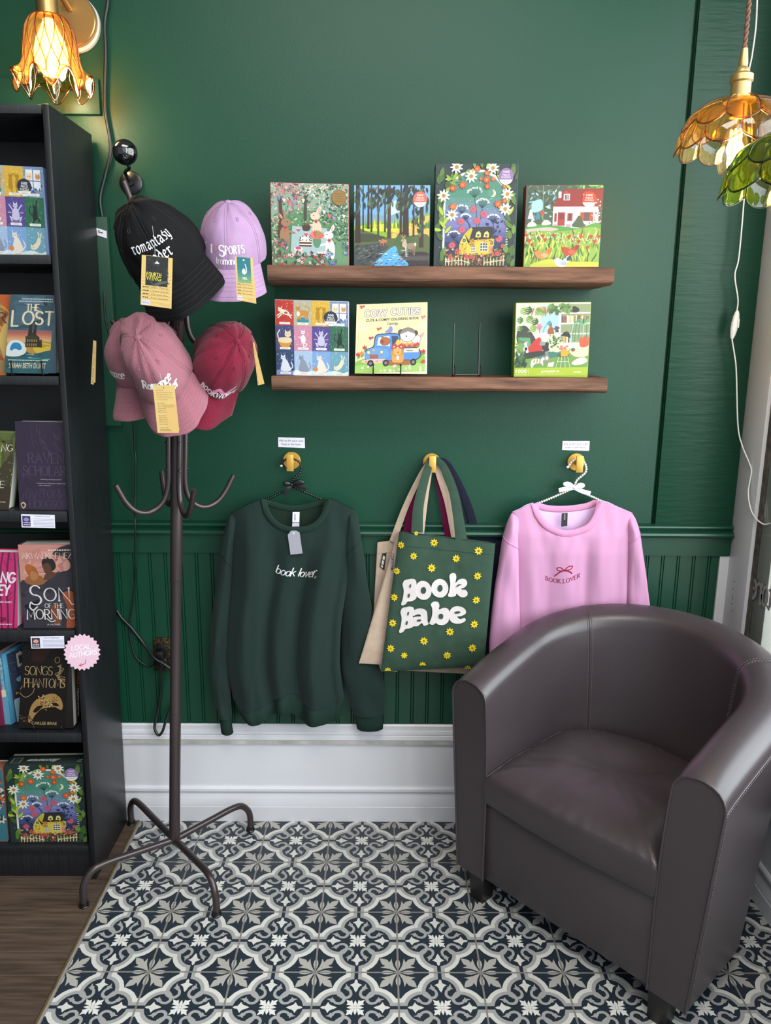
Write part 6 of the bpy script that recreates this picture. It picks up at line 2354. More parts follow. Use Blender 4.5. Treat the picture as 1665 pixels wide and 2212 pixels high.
def bead_hanger(label, m, hook, left, right, bow_mat, bow, Y, gem):
    t = thing('bead_hanger', label, 'hanger', at(*left[0], Y), 'bead hangers')
    src = None
    for path in (hook, left, right):
        P = spline([at(*p, Y) if len(p) == 2 else at(*p) for p in path], 12)
        obj('wire', MB().tube(P, .0012, 6), M_brass, t)
        for c0 in along(P, .0071):
            if src is None:
                src = obj('bead', MB().sphere(c0, .00365, 14), m, t, smooth=80, origin=c0)
            else:
                b_ = src.copy()
                COL.objects.link(b_)
                b_.location = c0 - WLOC[t.name]
    g = at(*gem, Y)
    obj('end_crystal', MB().sphere(g, .0042, 8), cmat('clear crystal', 'd8dce0', .08, spec=1.0), t, smooth=0)
    k0 = at(*bow[0], Y - .006)
    for tip, w_ in bow[1:3]:
        e = at(*tip, Y - .010)
        P = [lerp(k0, e, k / 8) + Vector((0, 0, .002 * sin(pi * k / 8))) for k in range(9)]
        obj('bow_loop', MB().tube(P, 0, 10, flat=[(w_ * a_, .0032 * a_ + .0006) for a_ in (.25, .5, .75, .95, 1.0, .98, .9, .72, .4)], ref=(0, 1, 0)), bow_mat, t, smooth=80)
    for tail in bow[3:]:
        pts = [at(*p, Y - .009) for p in tail]
        obj('bow_tail', MB().tube(spline([k0] + pts, 5), 0, 8, flat=(.0062, .0005), ref=(0, 1, 0)), bow_mat, t, smooth=60)
    obj('bow_knot', MB().sphere(k0 + Vector((0, -.002, 0)), .0052, 12, sc3=(1.1, .8, .9)), bow_mat, t, smooth=80)
    return t


HY = -.030
M_bb = mat('glossy black bead', '08080a', .12, spec=.7)
M_wb = mat('pearl bead', 'e9e0d6', .18, spec=.7, coat=.4, vary=(300, .08))
bead_hanger('black bead hanger with a black ribbon bow', M_bb, [(608, 1003), (612, 996), (620, 991.5), (630, 990), (638, 993), (646, 998), (650, 1008), (648, 1020), (642, 1026), (635, 1032), (630.5, 1039), (630, 1047), (632, 1052)],
            [(632, 1052), (612, 1062), (590, 1072), (572, 1081)], [(632, 1052), (660, 1064), (685, 1074.5), (706, 1083)], cmat('black satin ribbon', '101012', .3),
            [(629, 1047), ((611, 1046), .0075), ((656, 1042), .0095), [(620, 1056), (613, 1070)], [(646, 1050), (661, 1055)]], HY, (607.5, 1006))
bead_hanger('pearl bead hanger with a white ribbon bow', M_wb, [(1227, 1008), (1232, 1001), (1238, 995), (1247, 992), (1256, 994), (1263, 1001), (1266, 1012), (1264, 1021), (1255, 1029), (1247, 1036), (1243, 1043), (1241, 1049), (1240, 1054)],
            [(1240, 1054), (1215, 1065), (1190, 1076), (1160, 1088)], [(1240, 1054), (1262, 1066), (1283, 1075), (1300, 1083)], cmat('white satin ribbon', 'e3e2ee', .3),
            [(1241, 1053), ((1216, 1045), .0085), ((1263, 1049), .0085), [(1222, 1056), (1207, 1059)], [(1257, 1061), (1275, 1066)]], HY, (1226, 1009))


# ------------------------------------------------------------------ sweatshirts
def edge_table(pts, Y):
    """pixel outline (top to bottom) -> list of (fraction down, x, z)"""
    P = spline([at(x, y, Y) for x, y in pts], 6)
    z0, z1 = P[0].z, P[-1].z
    return sorted((-p.z, p.x) for p in P)


def sweatshirt(label, m, rib, inside, Y, L, R, top, hem_top, hem_bot, neck_f, neck_b, folds, sl, sr, thick=.030, seed=0, press=0.0, tagcol='d5d2de', tagp=None):
    """L, R: body side outlines; top / hem: pixel polylines across; folds: (u, width, depth, start v)"""
    t = thing('sweatshirt', label, 'sweatshirt', at(*hem_bot[len(hem_bot) // 2], Y), 'sweatshirts on bead hangers')
    eL, eR = edge_table(L, Y), edge_table(R, Y)
    xa, xb = eL[0][1], eR[0][1]

    def ztab(px):
        P = spline([at(x, y, Y) for x, y in px], 6)
        return [((p.x - P[0].x) / (P[-1].x - P[0].x), p.z) for p in P]
    tF, tB = ztab(top + []), None
    hT, hB = ztab(hem_top), ztab(hem_bot)
    nF, nB = ztab(neck_f), ztab(neck_b)
    u0 = (at(*neck_f[0], Y).x - xa) / (xb - xa)
    u1 = (at(*neck_f[-1], Y).x - xa) / (xb - xa)

    def ztop(u, neck):
        if u0 < u < u1:
            return pl1(neck, (u - u0) / (u1 - u0))
        return pl1(tF, u)

    ZT, ZB = max(p[1] for p in tF), min(p[1] for p in hT)

    def fold(u, g):
        y = 0
        for fu, fw, fd, fs in folds:
            k = max(0, min(1, (g - fs) / .3))
            y += fd * k * k * (3 - 2 * k) * exp(-((u - fu) / fw) ** 2)
        y += noise.noise((u * 5 + seed, g * 2.2, seed)) * .007 * min(1, g * 3)
        y += noise.noise((u * 12, g * 7, seed + 4)) * .0028 + noise.noise((u * 22 + g * 9, g * 16, seed + 2)) * .0016 * g
        return y

    def atzz(u, z, off=0.0, bk=False):
        g = (ZT - z) / (ZT - ZB)
        x = lerp(pl1(eL, -z), pl1(eR, -z), u)
        e = max(0, 1 - abs(2 * u - 1) ** 4) ** .5
        if bk:
            return Vector((x, Y + .006 * e + .001 + .042 * press * max(0, min(1, (g - .16) / .4)), z))
        k = max(0, min(1, (g - .16) / .4)) * press
        return Vector((x, Y + .036 * k - (thick * e * min(1, .30 + g * 3) + fold(u, g) * e) * (1 - .75 * k) - off, z))

    def front(u, v, off=0.0):
        return atzz(u, lerp(ztop(u, nF), pl1(hT, u), v), off)

    def back(u, v):
        return atzz(u, lerp(ztop(u, nB), pl1(hT, u), v), 0, True)
    obj('front_panel', MB().grid(lambda a, b: front(a, b), 130, 80), m, t, smooth=80)
    obj('back_panel', MB().grid(lambda a, b: back(a, b), 90, 30), inside, t, smooth=80)
    # ribbed hem
    def hem(a, b):
        p = front(a, 1.0)
        e = max(0, 1 - abs(2 * a - 1) ** 4) ** .5
        p.z = lerp(p.z, pl1(hB, a), b)
        p.x = lerp(p.x, (at(*hem_bot[0], Y).x + at(*hem_bot[-1], Y).x) / 2, .05 * b)
        p.y += (.004 - .010 * sin(pi * b)) * e * .6
        return p
    obj('hem', MB().grid(hem, 110, 12), rib, t, smooth=80)
    # collar band
    cf = [front(u0 + (u1 - u0) * k / 20, .004) + Vector((0, -.001, .0)) for k in range(21)]
    cb = [back(u0 + (u1 - u0) * k / 20, .004) + Vector((0, .001, 0)) for k in range(20, -1, -1)]
    ring = cf + cb[1:-1]
    obj('collar', MB().tube(ring, 0, 10, closed=True, flat=(.0098, .0040), ref=(0, 1, 0)), rib, t, smooth=80)

    def nF_z(q_):
        return pl1(nF, q_)
    seam = MB().tube([atzz(u0 + (u1 - u0) * (k / 20 * 1.06 - .03), nF_z(k / 20) - .0105, .0012) for k in range(21)], .0011, 5)
    obj('collar_seam', seam, rib, t, smooth=80)
    # sleeves
    for side, (pts, cuff) in (('L', sl), ('R', sr)):
        rings = []
        n = 20

        def ring_at(px0, px1, y, dep, ysh):
            a, b = at(px0, y, Y), at(px1, y, Y)
            cxx, hw = (a.x + b.x) / 2, abs(b.x - a.x) / 2
            return cxx, hw, (a.z + b.z) / 2, dep, ysh
        st = [ring_at(*p) for p in pts]
        S = spline([(c_[0], c_[1], c_[2]) for c_ in st], 8)
        D = spline([(c_[3], c_[4], 0) for c_ in st], 8)
        for i, (s3, d3) in enumerate(zip(S, D)):
            ring_ = []
            for k in range(n):
                a = 2 * pi * k / n
                w_ = 1 + .05 * noise.noise((k * .7, i * .16, seed + (3 if side == 'L' else 9)))
                ring_.append(Vector((s3.x + s3.y * cos(a) * w_, Y + d3.y + d3.x * sin(a) * (1 + .5 * noise.noise((cos(a) * 1.5, i * .12, seed + 7))), s3.z)))
            rings.append(ring_)
        obj('sleeve', MB().loft(rings), m, t, smooth=80)
        i0 = 17 if side == 'L' else 15
        P = []
        for k in range(n // 2 + 1):
            kk = (n // 2 + k) % n
            f = k / (n // 2)
            tilt = lerp(-1.5, 3.5, f) if side == 'L' else lerp(3.5, -1.5, f)
            j = max(0, min(len(rings) - 2, int(i0 + tilt)))
            q_ = lerp(rings[j][kk], rings[j + 1][kk], (i0 + tilt) - int(i0 + tilt))
            P.append(q_ + Vector((0, -.0006, 0)))
        obj('sleeve_seam', MB().tube(P, .0012, 5), rib, t, smooth=80)
        st = [ring_at(*p) for p in cuff]
        rings = []
        for s_ in st:
            rings.append([Vector((s_[0] + s_[1] * cos(2 * pi * k / n), Y + s_[4] + s_[3] * sin(2 * pi * k / n), s_[2])) for k in range(n)])
        obj('cuff', MB().loft(rings), rib, t, smooth=60)
    return t, front, (u0, u1)


def knit(name, h, strength=.25):
    return mat(name, h, .9, spec=.15, bump=(420, strength, .0008), sheen=.06)


M_dk, M_dkr, M_dki = knit('dark forest green fleece', '1b2a26'), mat('dark green ribbing', '1b2d27', .9, spec=.15, bump=(500, .4, .001, (1, 1, .08))), knit('dark green fleece inside', '18281f')
t, fr, (u0, u1) = sweatshirt(
    'dark green sweatshirt embroidered with book lover', M_dk, M_dkr, M_dki, -.062,
    [(499, 1108), (503, 1172), (500, 1260), (492, 1325), (489, 1400), (492, 1452), (503, 1506)],
    [(766, 1102), (772, 1150), (764, 1200), (750, 1268), (738, 1340), (734, 1420), (738, 1470), (744, 1508)],
    [(499, 1108), (530, 1092), (566, 1077), (640, 1060), (715, 1077), (744, 1090), (766, 1102)],
    [(503, 1506), (530, 1524), (560, 1520), (590, 1508), (615, 1494), (640, 1492), (652, 1508), (680, 1518), (715, 1516), (744, 1508)],
    [(508, 1522), (535, 1550), (562, 1553), (590, 1537), (612, 1533), (637, 1534), (652, 1551), (690, 1554), (731, 1553), (742, 1530)],
    [(570, 1080), (578, 1104), (598, 1128), (632, 1139), (672, 1133), (700, 1108), (709, 1080)],
    [(570, 1080), (590, 1090), (632, 1098), (680, 1090), (709, 1080)],
    [(.16, .09, .018, .02), (.35, .05, -.012, .1), (.47, .08, .010, .25), (.62, .045, -.016, .2), (.76, .09, .022, .1), (.92, .04, -.012, .15), (.28, .05, .008, .6), (.55, .06, -.014, .75)],
    ([(499, 506, 1110, .004, 0.0), (490, 512, 1126, .018, 0.0), (478, 505, 1180, .024, .002), (464, 500, 1280, .024, .004), (455, 497, 1370, .022, .006), (454, 495, 1440, .020, .006), (463, 498, 1505, .020, .002), (474, 502, 1548, .018, -.004)],
     [(475, 501, 1546, .017, -.004), (477, 502, 1565, .017, -.006), (479, 505, 1580, .014, -.008), (484, 501, 1583, .010, -.008)]),
    ([(758, 766, 1105, .004, 0.0), (750, 773, 1120, .020, 0.0), (744, 783, 1180, .028, -.002), (740, 797, 1280, .026, .012), (736, 814, 1380, .022, .026), (738, 826, 1450, .021, .026), (750, 830, 1505, .021, .020), (762, 829, 1545, .020, .008)],
     [(764, 828, 1543, .018, .008), (768, 828, 1560, .018, .006), (771, 827, 1576, .016, .006), (776, 820, 1579, .012, .006)]), seed=3)
c = Canvas()
c.pen('book', 0, 41, 0, 17, 'dfe0e8', thick=.14, thin=.07, shear=.28, gap=.12, serif=.05)
c.pen('lover', 49, 85, 1, 17, 'd6d2cc', thick=.14, thin=.07, shear=.28, gap=.12, serif=.05)
c.cloth([(86, 6), (83.6, 3.4), (84.6, 1.4), (86, 2.4), (87.6, 1.2), (88.8, 3.2)], '8f8a86')
x0_, x1_ = at(592, 1236, -.09), at(680, 1245, -.09)


def on_shirt(fr, uA, uB, v0, wmm, hv):
    """canvas of width wmm spread from uA to uB; hv = share of shirt height per unit"""
    return lambda x, y, h: fr(lerp(uA, uB, x / wmm), v0 + y * hv, h + .0006)


def find_uv(fr, px, py):
    """(u, v) on the front whose picture is nearest the pixel"""
    best = None
    for i in range(41):
        for j in range(81):
            u, v = i / 40, j / 80
            p = fr(u, v)
            d_ = p - CAM
            z = d_.dot(_f)
            e = (832.5 + FPX * d_.dot(_r) / z - px) ** 2 + (1106 - FPX * d_.dot(_u) / z - py) ** 2
            if best is None or e < best[0]:
                best = (e, u, v)
    return best[1:]


uA, vA = find_uv(fr, 592, 1236)
uB, vB = find_uv(fr, 682, 1244)
c.build('lettering', lambda x, y, h: fr(lerp(uA, uB, x / 89), lerp(vA, vB, x / 89) + y * .0027, h + .0006), P_thread, t)
q = corners([(632, 1106), (647, 1106), (646, 1140), (631, 1140)], -.075)
nl = obj('neck_label', hexa(MB(), q, (0, .0006, 0), 0), cmat('woven white label', 'd2cfdc', .7), t)
nl['label'] = 'white woven neck label'
c = Canvas()
c.text('GILDAN', 6, 46, 0, 9, '4a4658', .02, warp=lambda x, y: (20 + y, 58 - x))
c.rect(1, 62, 43, 70, '3a3648')
c.scribble(6, 40, 69, 3, 'd2cfdc', random.Random(1))
for k in range(3):
    c.scribble(6, 40, 78 + k * 6, 2.4, '8a869a', random.Random(k))
c.build('label_print', planar(q[0], q[1], q[3], 44, 96), P_paper, nl)
q = [at(x, y, -.1) for x, y in ((629, 1146), (640, 1146), (647, 1150), (653.5, 1195), (627.5, 1198), (621.5, 1155))]
ht = obj('hang_tag', MB().prism([(p.x, p.z) for p in q], -.1016, -.1008), cmat('grey card tag', '8f8d98', .6), t)
ht['label'] = 'blank grey card swing tag'
p = at(634, 1152, -.1017)
obj('tag_hole', MB().tube([(p.x + .0022 * cos(a * pi / 6), p.y, p.z + .0022 * sin(a * pi / 6)) for a in range(12)], .0006, 5, closed=True), cmat('white card', 'e6e4ec', .55), ht)

M_pk, M_pkr, M_pki = knit('pink fleece', 'c28db0', .22), mat('pink ribbing', 'c888ac', .9, spec=.15, bump=(500, .4, .001, (1, 1, .08))), knit('pale pink fleece inside', 'd3b2d8')
t, fr, (u0, u1) = sweatshirt(
    'pink sweatshirt embroidered with a red bow and BOOK LOVER', M_pk, M_pkr, M_pki, -.066,
    [(1106, 1106), (1110, 1150), (1116, 1220), (1122, 1300), (1128, 1400), (1132, 1500), (1138, 1560)],
    [(1366, 1108), (1365, 1160), (1361, 1240), (1362, 1300), (1362, 1400), (1358, 1500), (1352, 1560)],
    [(1106, 1106), (1125, 1098), (1146, 1088), (1225, 1070), (1303, 1082), (1335, 1095), (1366, 1108)],
    [(1138, 1560), (1200, 1566), (1270, 1566), (1352, 1560)],
    [(1140, 1600), (1200, 1606), (1270, 1606), (1350, 1600)],
    [(1152, 1087), (1160, 1112), (1178, 1134), (1215, 1146), (1262, 1134), (1286, 1106), (1294, 1081)],
    [(1152, 1087), (1180, 1097), (1222, 1099), (1268, 1093), (1294, 1081)],
    [(.12, .06, .010, .1), (.26, .05, -.007, .15), (.42, .08, .008, .15), (.60, .05, -.010, .1), (.74, .08, .012, .1), (.90, .05, -.006, .1)],
    ([(1104, 1113, 1109, .004, 0.0), (1097, 1120, 1124, .020, 0.0), (1086, 1120, 1160, .026, 0), (1078, 1121, 1215, .028, .006), (1068, 1124, 1290, .024, .020), (1060, 1128, 1380, .020, .030), (1060, 1128, 1450, .018, .032), (1068, 1124, 1530, .016, .030)],
     [(1070, 1122, 1528, .015, .030), (1072, 1121, 1545, .015, .030), (1074, 1119, 1562, .014, .030), (1080, 1112, 1565, .010, .030)]),
    ([(1357, 1367, 1111, .004, 0.0), (1352, 1374, 1126, .020, 0.0), (1352, 1383, 1160, .026, 0), (1357, 1394, 1220, .026, .010), (1360, 1408, 1300, .022, .024), (1362, 1420, 1380, .018, .032), (1366, 1424, 1450, .016, .034), (1370, 1420, 1530, .016, .030)],
     [(1372, 1418, 1528, .015, .030), (1373, 1417, 1545, .015, .030), (1374, 1416, 1562, .014, .030), (1380, 1410, 1565, .010, .030)]), seed=8, press=1.0)
c = Canvas()
RED = '9a2540'
c.pen('BOOK', 0, 31, 0, 9, RED, thick=.15, thin=.08, serif=.14, gap=.26)
c.pen('LOVER', 37, 75, 0, 9, RED, thick=.15, thin=.08, serif=.14, gap=.26)
kx, ky = 39, -28
c.ribbon(sp2((kx, ky), (kx - 8, ky - 7), (kx - 15, ky - 5), (kx - 13, ky), (kx, ky)), 1.9, RED)
c.ribbon(sp2((kx, ky), (kx + 9, ky - 7), (kx + 18, ky - 5), (kx + 15, ky), (kx, ky)), 1.9, RED)
c.ribbon(sp2((kx, ky), (kx - 9, ky + 3), (kx - 16, ky + 9), (kx - 21, ky + 14)), [2.6] * 14 + [1.4, 1.4], RED)
c.ribbon(sp2((kx, ky), (kx + 9, ky + 3), (kx + 15, ky + 8), (kx + 18, ky + 12)), [2.6] * 14 + [1.4, 1.4], RED)
c.ell(kx, ky, 2, 1.7, '7d1a30')
uA, vA = find_uv(fr, 1180, 1254)
uB, vB = find_uv(fr, 1253, 1247)
c.build('lettering', lambda x, y, h: fr(lerp(uA, uB, x / 75), lerp(vA, vB, x / 75) + y * .00235, h + .0006), P_thread, t)
q = corners([(1213, 1109), (1226, 1108), (1225, 1136), (1212, 1138)], -.078)
nl = obj('neck_label', hexa(MB(), q, (0, .0006, 0), 0), cmat('woven black label', '1d1f20', .7), t)
nl['label'] = 'black woven neck label'
c = Canvas()
c.text('GILDAN', 8, 46, 0, 9, 'b5bcb8', .01, warp=lambda x, y: (27 + y, 52 - x))
c.build('label_print', planar(q[0], q[1], q[3], 44, 90), P_paper, nl)


# ------------------------------------------------------------------ tote bags on the middle peg
def canvasmat(name, h, v=.08):
    return mat(name, h, .92, spec=.12, bump=(700, .35, .0008), vary=(40, v))


def tote(label, m, quad, Y, thick, straps, seed, sw=.0125, curl=.0):
    """quad: pixel corners (top left, top right, bottom right, bottom left) of the front; straps: pixel paths with depth"""
    t = thing('tote_bag', label, 'tote bag', at(*quad[3], Y), 'tote bags on the middle hook')
    q = [at(x, y, Y) for x, y in quad]

    def sheet(y0, sg):
        def fn(u, v):
            p = lerp(lerp(q[0], q[1], u), lerp(q[3], q[2], u), v)
            e = (max(0, 1 - abs(2 * u - 1) ** 6) * max(0, min(1, (1 - v) * 8))) ** .5
            w_ = (noise.noise((u * 4 + seed, v * 2, seed)) * .005 + noise.noise((u * 9, v * 6, seed)) * .0022) * min(1, thick / .018)
            return Vector((p.x, Y + y0 + sg * (thick * .5) * e + w_ * e, p.z + .004 * noise.noise((u * 5, seed, 2)) * (1 - abs(2 * v - 1))))
        return fn
    f_ = sheet(0, -1)
    obj('front_panel', MB().grid(f_, 44, 44), m, t, smooth=80)
    obj('back_panel', MB().grid(sheet(.001, 1), 24, 24), m, t, smooth=80)
    obj('hem_fold', MB().grid(lambda u, v: f_(u, v * .085) + Vector((0, -.0016, .001)), 44, 6), m, t, smooth=80)
    for pts in straps:
        P = spline([at(*p) for p in pts], 8)
        n = len(P)
        obj('strap', MB().tube(P, 0, 8, flat=[(lerp(sw, sw * .55, i / (n - 1)), .0012) for i in range(n)], ref=(0, 1, 0)), m, t, smooth=60)
    return t, f_


pk = PEGS[1]
M_tg = canvasmat('dark green canvas', '33473b')
M_tb = canvasmat('natural beige canvas', 'b59f8c')
M_tm = canvasmat('maroon canvas', '5f1035')
M_tn = canvasmat('navy canvas', '1c1d2b')
tote('beige tote bag hanging lowest, behind the dark green one', M_tb, [(852, 1160), (1040, 1170), (1012, 1456), (809, 1445)], -.043, .008,
     [[(905, 1165, -.050), (916, 1080, -.045), (927, 1015, -.034), (931, 992, -.028)], [(985, 1165, -.050), (968, 1085, -.045), (948, 1025, -.034), (937, 992, -.028)]], 4.0)
tote('maroon tote bag showing only its top and straps behind the others', M_tm, [(842, 1152), (1012, 1160), (1000, 1400), (835, 1400)], -.023, .004,
     [[(880, 1160, -.034), (893, 1085, -.030), (915, 1020, -.022), (930, 994, -.018)], [(972, 1160, -.034), (958, 1080, -.030), (944, 1015, -.022), (936, 994, -.018)]], 2.0, sw=.015)
tote('navy tote bag showing at the right behind the dark green one', M_tn, [(990, 1154), (1086, 1157), (1062, 1420), (985, 1420)], -.015, .004,
     [[(1005, 1160, -.018), (985, 1070, -.016), (962, 1008, -.013), (938, 992, -.010)], [(1030, 1160, -.018), (1006, 1080, -.015), (968, 1005, -.012), (940, 992, -.009)]], 1.0)
t, f_ = tote('beige tote bag with a black side label, furthest left', M_tb, [(815, 1172), (860, 1166), (858, 1452), (800, 1444)], -.032, .006,
             [[(848, 1170, -.042), (878, 1090, -.038), (912, 1020, -.026), (931, 993, -.021)]], 6.0, sw=.010)
q = corners([(826, 1196), (835, 1194), (830, 1232), (820, 1224)], -.0385)
lb = obj('side_label', hexa(MB(), q, (0, .0006, 0), 0), cmat('woven black label', '1d1f20', .7), t)
c = Canvas()
c.scribble(2, 28, 6, 4, 'c9c6c0', random.Random(1))
c.it[-1] = c.it[-1]
c.build('label_print', planar(q[3], q[0], q[2], 30, 10), P_paper, lb)
t, f_ = tote('beige tote bag fanned out left of the dark green one', M_tb, [(859, 1150), (905, 1153), (868, 1438), (775, 1433)], -.060, .009,
             [[(897, 1152, -.064), (909, 1075, -.056), (924, 1012, -.040), (931, 992, -.034)]], 3.0, sw=.010)
q = corners([(846, 1196), (850, 1196), (848.5, 1231), (844, 1230)], -.0678)
lb = obj('side_label', hexa(MB(), q, (0, .0006, 0), 0), cmat('woven navy label', '1a1c2e', .7), t)
c = Canvas()
c.text('LOVED BY LOVE', 2, 38, 0, 3, 'd9d6de', .01, warp=lambda x, y: (3.6 + y, 39 - x))
c.build('label_print', planar(q[0], q[1], q[3], 5, 40), P_paper, lb)
GQ = [(862, 1149), (1069.5, 1174), (1045, 1440), (822, 1451)]
GY = -.082
t, f_ = tote('dark green tote bag printed Book Babe with yellow flowers', M_tg, GQ, GY, .022,
             [[(900.5, 1150, -.088), (903, 1100, -.082), (912, 1055, -.066), (926, 1005, -.046), (931, 990, -.040)], [(996, 1166, -.090), (990, 1120, -.084), (979, 1062, -.068), (958, 1010, -.046), (938, 990, -.038)]], 5.0, sw=.0165)


def bag_uv(px, py):
    """where a point of the bag's face lies between its corners"""
    u = v = .5
    for _ in range(12):
        x = lerp(lerp(GQ[0][0], GQ[1][0], u), lerp(GQ[3][0], GQ[2][0], u), v)
        y = lerp(lerp(GQ[0][1], GQ[1][1], u), lerp(GQ[3][1], GQ[2][1], u), v)
        u += (px - x) / 208
        v += (py - y) / 285
    return u, v


def on_bag(x, y, h):
    px, py = 760 + x * .2351, 960 + y * .2351
    u, v = bag_uv(px, py)
    return f_(u, v) + Vector((0, -h - .0019, 0))


c = Canvas()
for fx, fy, s_, a in ((588, 806, 20, 0), (450, 914, 34, 10), (752, 892, 38, 0), (1158, 965, 40, 20), (565, 1008, 36, 5), (954, 1033, 38, 30), (730, 1116, 40, 0), (412, 1146, 34, 12), (1149, 1190, 38, 8),
                       (390, 1384, 36, 0), (1138, 1411, 38, 20), (375, 1620, 38, 10), (1120, 1632, 38, 5), (897, 1696, 40, 0), (660, 1785, 40, 12), (357, 1855, 38, 0), (1102, 1850, 40, 8), (480, 1920, 34, 0), (872, 1918, 40, 10)):
    c.flower(fx, fy, s_, 8, 'e0c92e', 'a0622c', .42, a)
for fx, fy in ((648, 2012), (330, 2068), (1062, 2052)):
    for k in range(5):
        c.leaf(fx, fy, 34, 15, 180 + k * 45, 'e0c92e')
WH = 'ddd3d2'


BG = '3a5043'
B_ = [(470, 1246), (484, 1224), (514, 1216), (548, 1210), (582, 1222), (592, 1260), (578, 1308), (596, 1345), (588, 1392), (550, 1414), (512, 1418), (492, 1442), (464, 1454), (453, 1440), (468, 1390), (476, 1320), (466, 1270)]
CN = []
for dx, dy in ((0, 0), (-19, 253)):
    c.cloth([(x + dx, y + dy) for x, y in B_], WH)
    CN.append((536 + dx, 1275 + dy, 7, 19, BG, 12))
    CN.append((523 + dx, 1362 + dy, 9, 20, BG, 12))
for x, y, rx, ry in ((654, 1318, 76, 86), (805, 1298, 78, 84)):
    c.ell(x, y, rx, ry, WH, -8, 30)
    CN.append((x + 2, y - 1, 24, 31, BG, 8))
c.cloth([(892, 1188), (915, 1163), (945, 1167), (956, 1198), (948, 1250), (975, 1223), (1015, 1210), (1047, 1224), (1054, 1260), (1027, 1290), (1000, 1298), (1037, 1308), (1057, 1332), (1052, 1362), (1020, 1377), (985, 1369), (957, 1346), (950, 1366), (910, 1377), (878, 1366), (890, 1330), (900, 1260)], WH)
CN.append(lambda: c.ribbon(sp2((958, 1284), (978, 1266), (1002, 1262)), [6, 8, 10, 11, 12, 12, 11, 10, 8, 6, 4][:len(sp2((958, 1284), (978, 1266), (1002, 1262)))], BG))
CN.append(lambda: c.ribbon([(1004, 1300), (1054, 1304)], 7, BG, ends=False))
c.cloth([(553, 1522), (590, 1490), (640, 1483), (682, 1503), (692, 1550), (694, 1598), (702, 1626), (662, 1642), (640, 1618), (600, 1647), (553, 1642), (538, 1605), (558, 1570), (598, 1558), (632, 1556), (622, 1538), (592, 1542), (565, 1552)], WH)
CN.append(lambda: c.ell(616, 1592, 20, 10, BG, -10))
c.cloth([(723, 1442), (750, 1418), (790, 1423), (802, 1455), (797, 1488), (840, 1473), (882, 1488), (898, 1540), (882, 1602), (840, 1632), (790, 1627), (770, 1614), (740, 1632), (710, 1620), (720, 1590), (735, 1540), (735, 1480)], WH)
CN.append(lambda: c.ell(816, 1550, 21, 26, BG))
c.cloth([(893, 1545), (903, 1493), (945, 1462), (1000, 1463), (1037, 1488), (1042, 1525), (1005, 1547), (965, 1554), (990, 1577), (1030, 1567), (1040, 1592), (1000, 1615), (945, 1618), (903, 1597)], WH)
CN.append(lambda: c.ell(966, 1514, 28, 11, BG, -8))

c.layer += 620
for k in CN:
    k() if callable(k) else c.ell(*k)
c.build('flower_and_letter_pattern', on_bag, P_ink, t)
# ------------------------------------------------------------------ tub armchair, turned towards the room
M_lea = mat('dark brown leather', '3d3538', .34, spec=.55, bump=(420, .22, .0010), vary=(6, .06))
M_stitch = mat('brown stitching', '5d5354', .7)
M_leg = mat('black-brown wooden leg', '151313', .4)
AO = Vector((.2200, -.3235, 0))
AA = radians(-47.49)
AU, AN = Vector((cos(AA), sin(AA), 0)), Vector((-sin(AA), cos(AA), 0))


def cw(s, d, z):
    return AO + AU * s + AN * d + Vector((0, 0, z))


chair = thing('armchair', 'dark brown leather tub armchair', 'armchair', cw(.328, .3, 0))


def upath(t, hw, D, k, e=1.0):
    """U in plan: up the left arm, round the back, down the right arm"""
    st = .23
    ds = D - k
    if t <= st:
        return (.328 - hw, lerp(0, ds, t / st))
    if t >= 1 - st:
        return (.328 + hw, lerp(0, ds, (1 - t) / st))
    a = pi - pi * (t - st) / (1 - 2 * st)
    ca, sa = cos(a), sin(a)
    return (.328 + hw * (abs(ca) ** e) * (1 if ca > 0 else -1), ds + k * abs(sa) ** e)


def rimh(t):
    d = upath(t, .33, .55, .30)[1]
    return .630 + .138 * min(1, d / .55) ** .78


def outer(t, z):
    g = z / .62
    return upath(t, lerp(.322, .366, g), lerp(.500, .580, g), lerp(.27, .31, g))


def inner(t, z):
    g = max(0, (z - .30) / .4)
    return upath(t, lerp(.238, .262, g * g), lerp(.452, .484, g), lerp(.17, .24, g))


def section(t):
    h = rimh(t)
    P = []
    for k in range(9):
        z = lerp(.08, h - .062, k / 8)
        P.append((*outer(t, z), z))
    for f, dz in ((0, -.048), (.015, -.036), (.06, -.024), (.14, -.013), (.27, -.004), (.42, 0), (.57, -.0005), (.72, -.004), (.84, -.011), (.93, -.021), (.98, -.034), (1, -.048)):
        z = h + dz
        o, i = outer(t, h - .05), inner(t, h - .05)
        P.append((lerp(o[0], i[0], f), lerp(o[1], i[1], f), z))
    for k in range(1, 11):
        z = lerp(h - .048, .08, k / 10)
        P.append((*inner(t, z), z))
    return P


NT = 90
rings = []
for j in range(NT + 1):
    t = j / NT
    rings.append([cw(*p) + Vector((0, 0, .0015 * noise.noise((t * 9, k * .3, 1)))) for k, p in enumerate(section(t))])
shell = fixn(obj('shell', MB().loft(rings), M_lea, chair, smooth=40))
shell.data.set_sharp_from_angle(angle=radians(40))
for t in (0, 1):
    P = [cw(p[0], p[1] - .0006, p[2]) for p in section(t)]
    obj('piping', MB().tube(P, .0030, 7), M_lea, chair, smooth=80)


def stitch(pts, r_=.0009, gap=.0075):
    m_ = MB()
    for a, b in zip(along(pts, gap), along(pts, gap)[1:]):
        m_.tube([lerp(a, b, .15), lerp(a, b, .8)], r_, 5)
    return m_


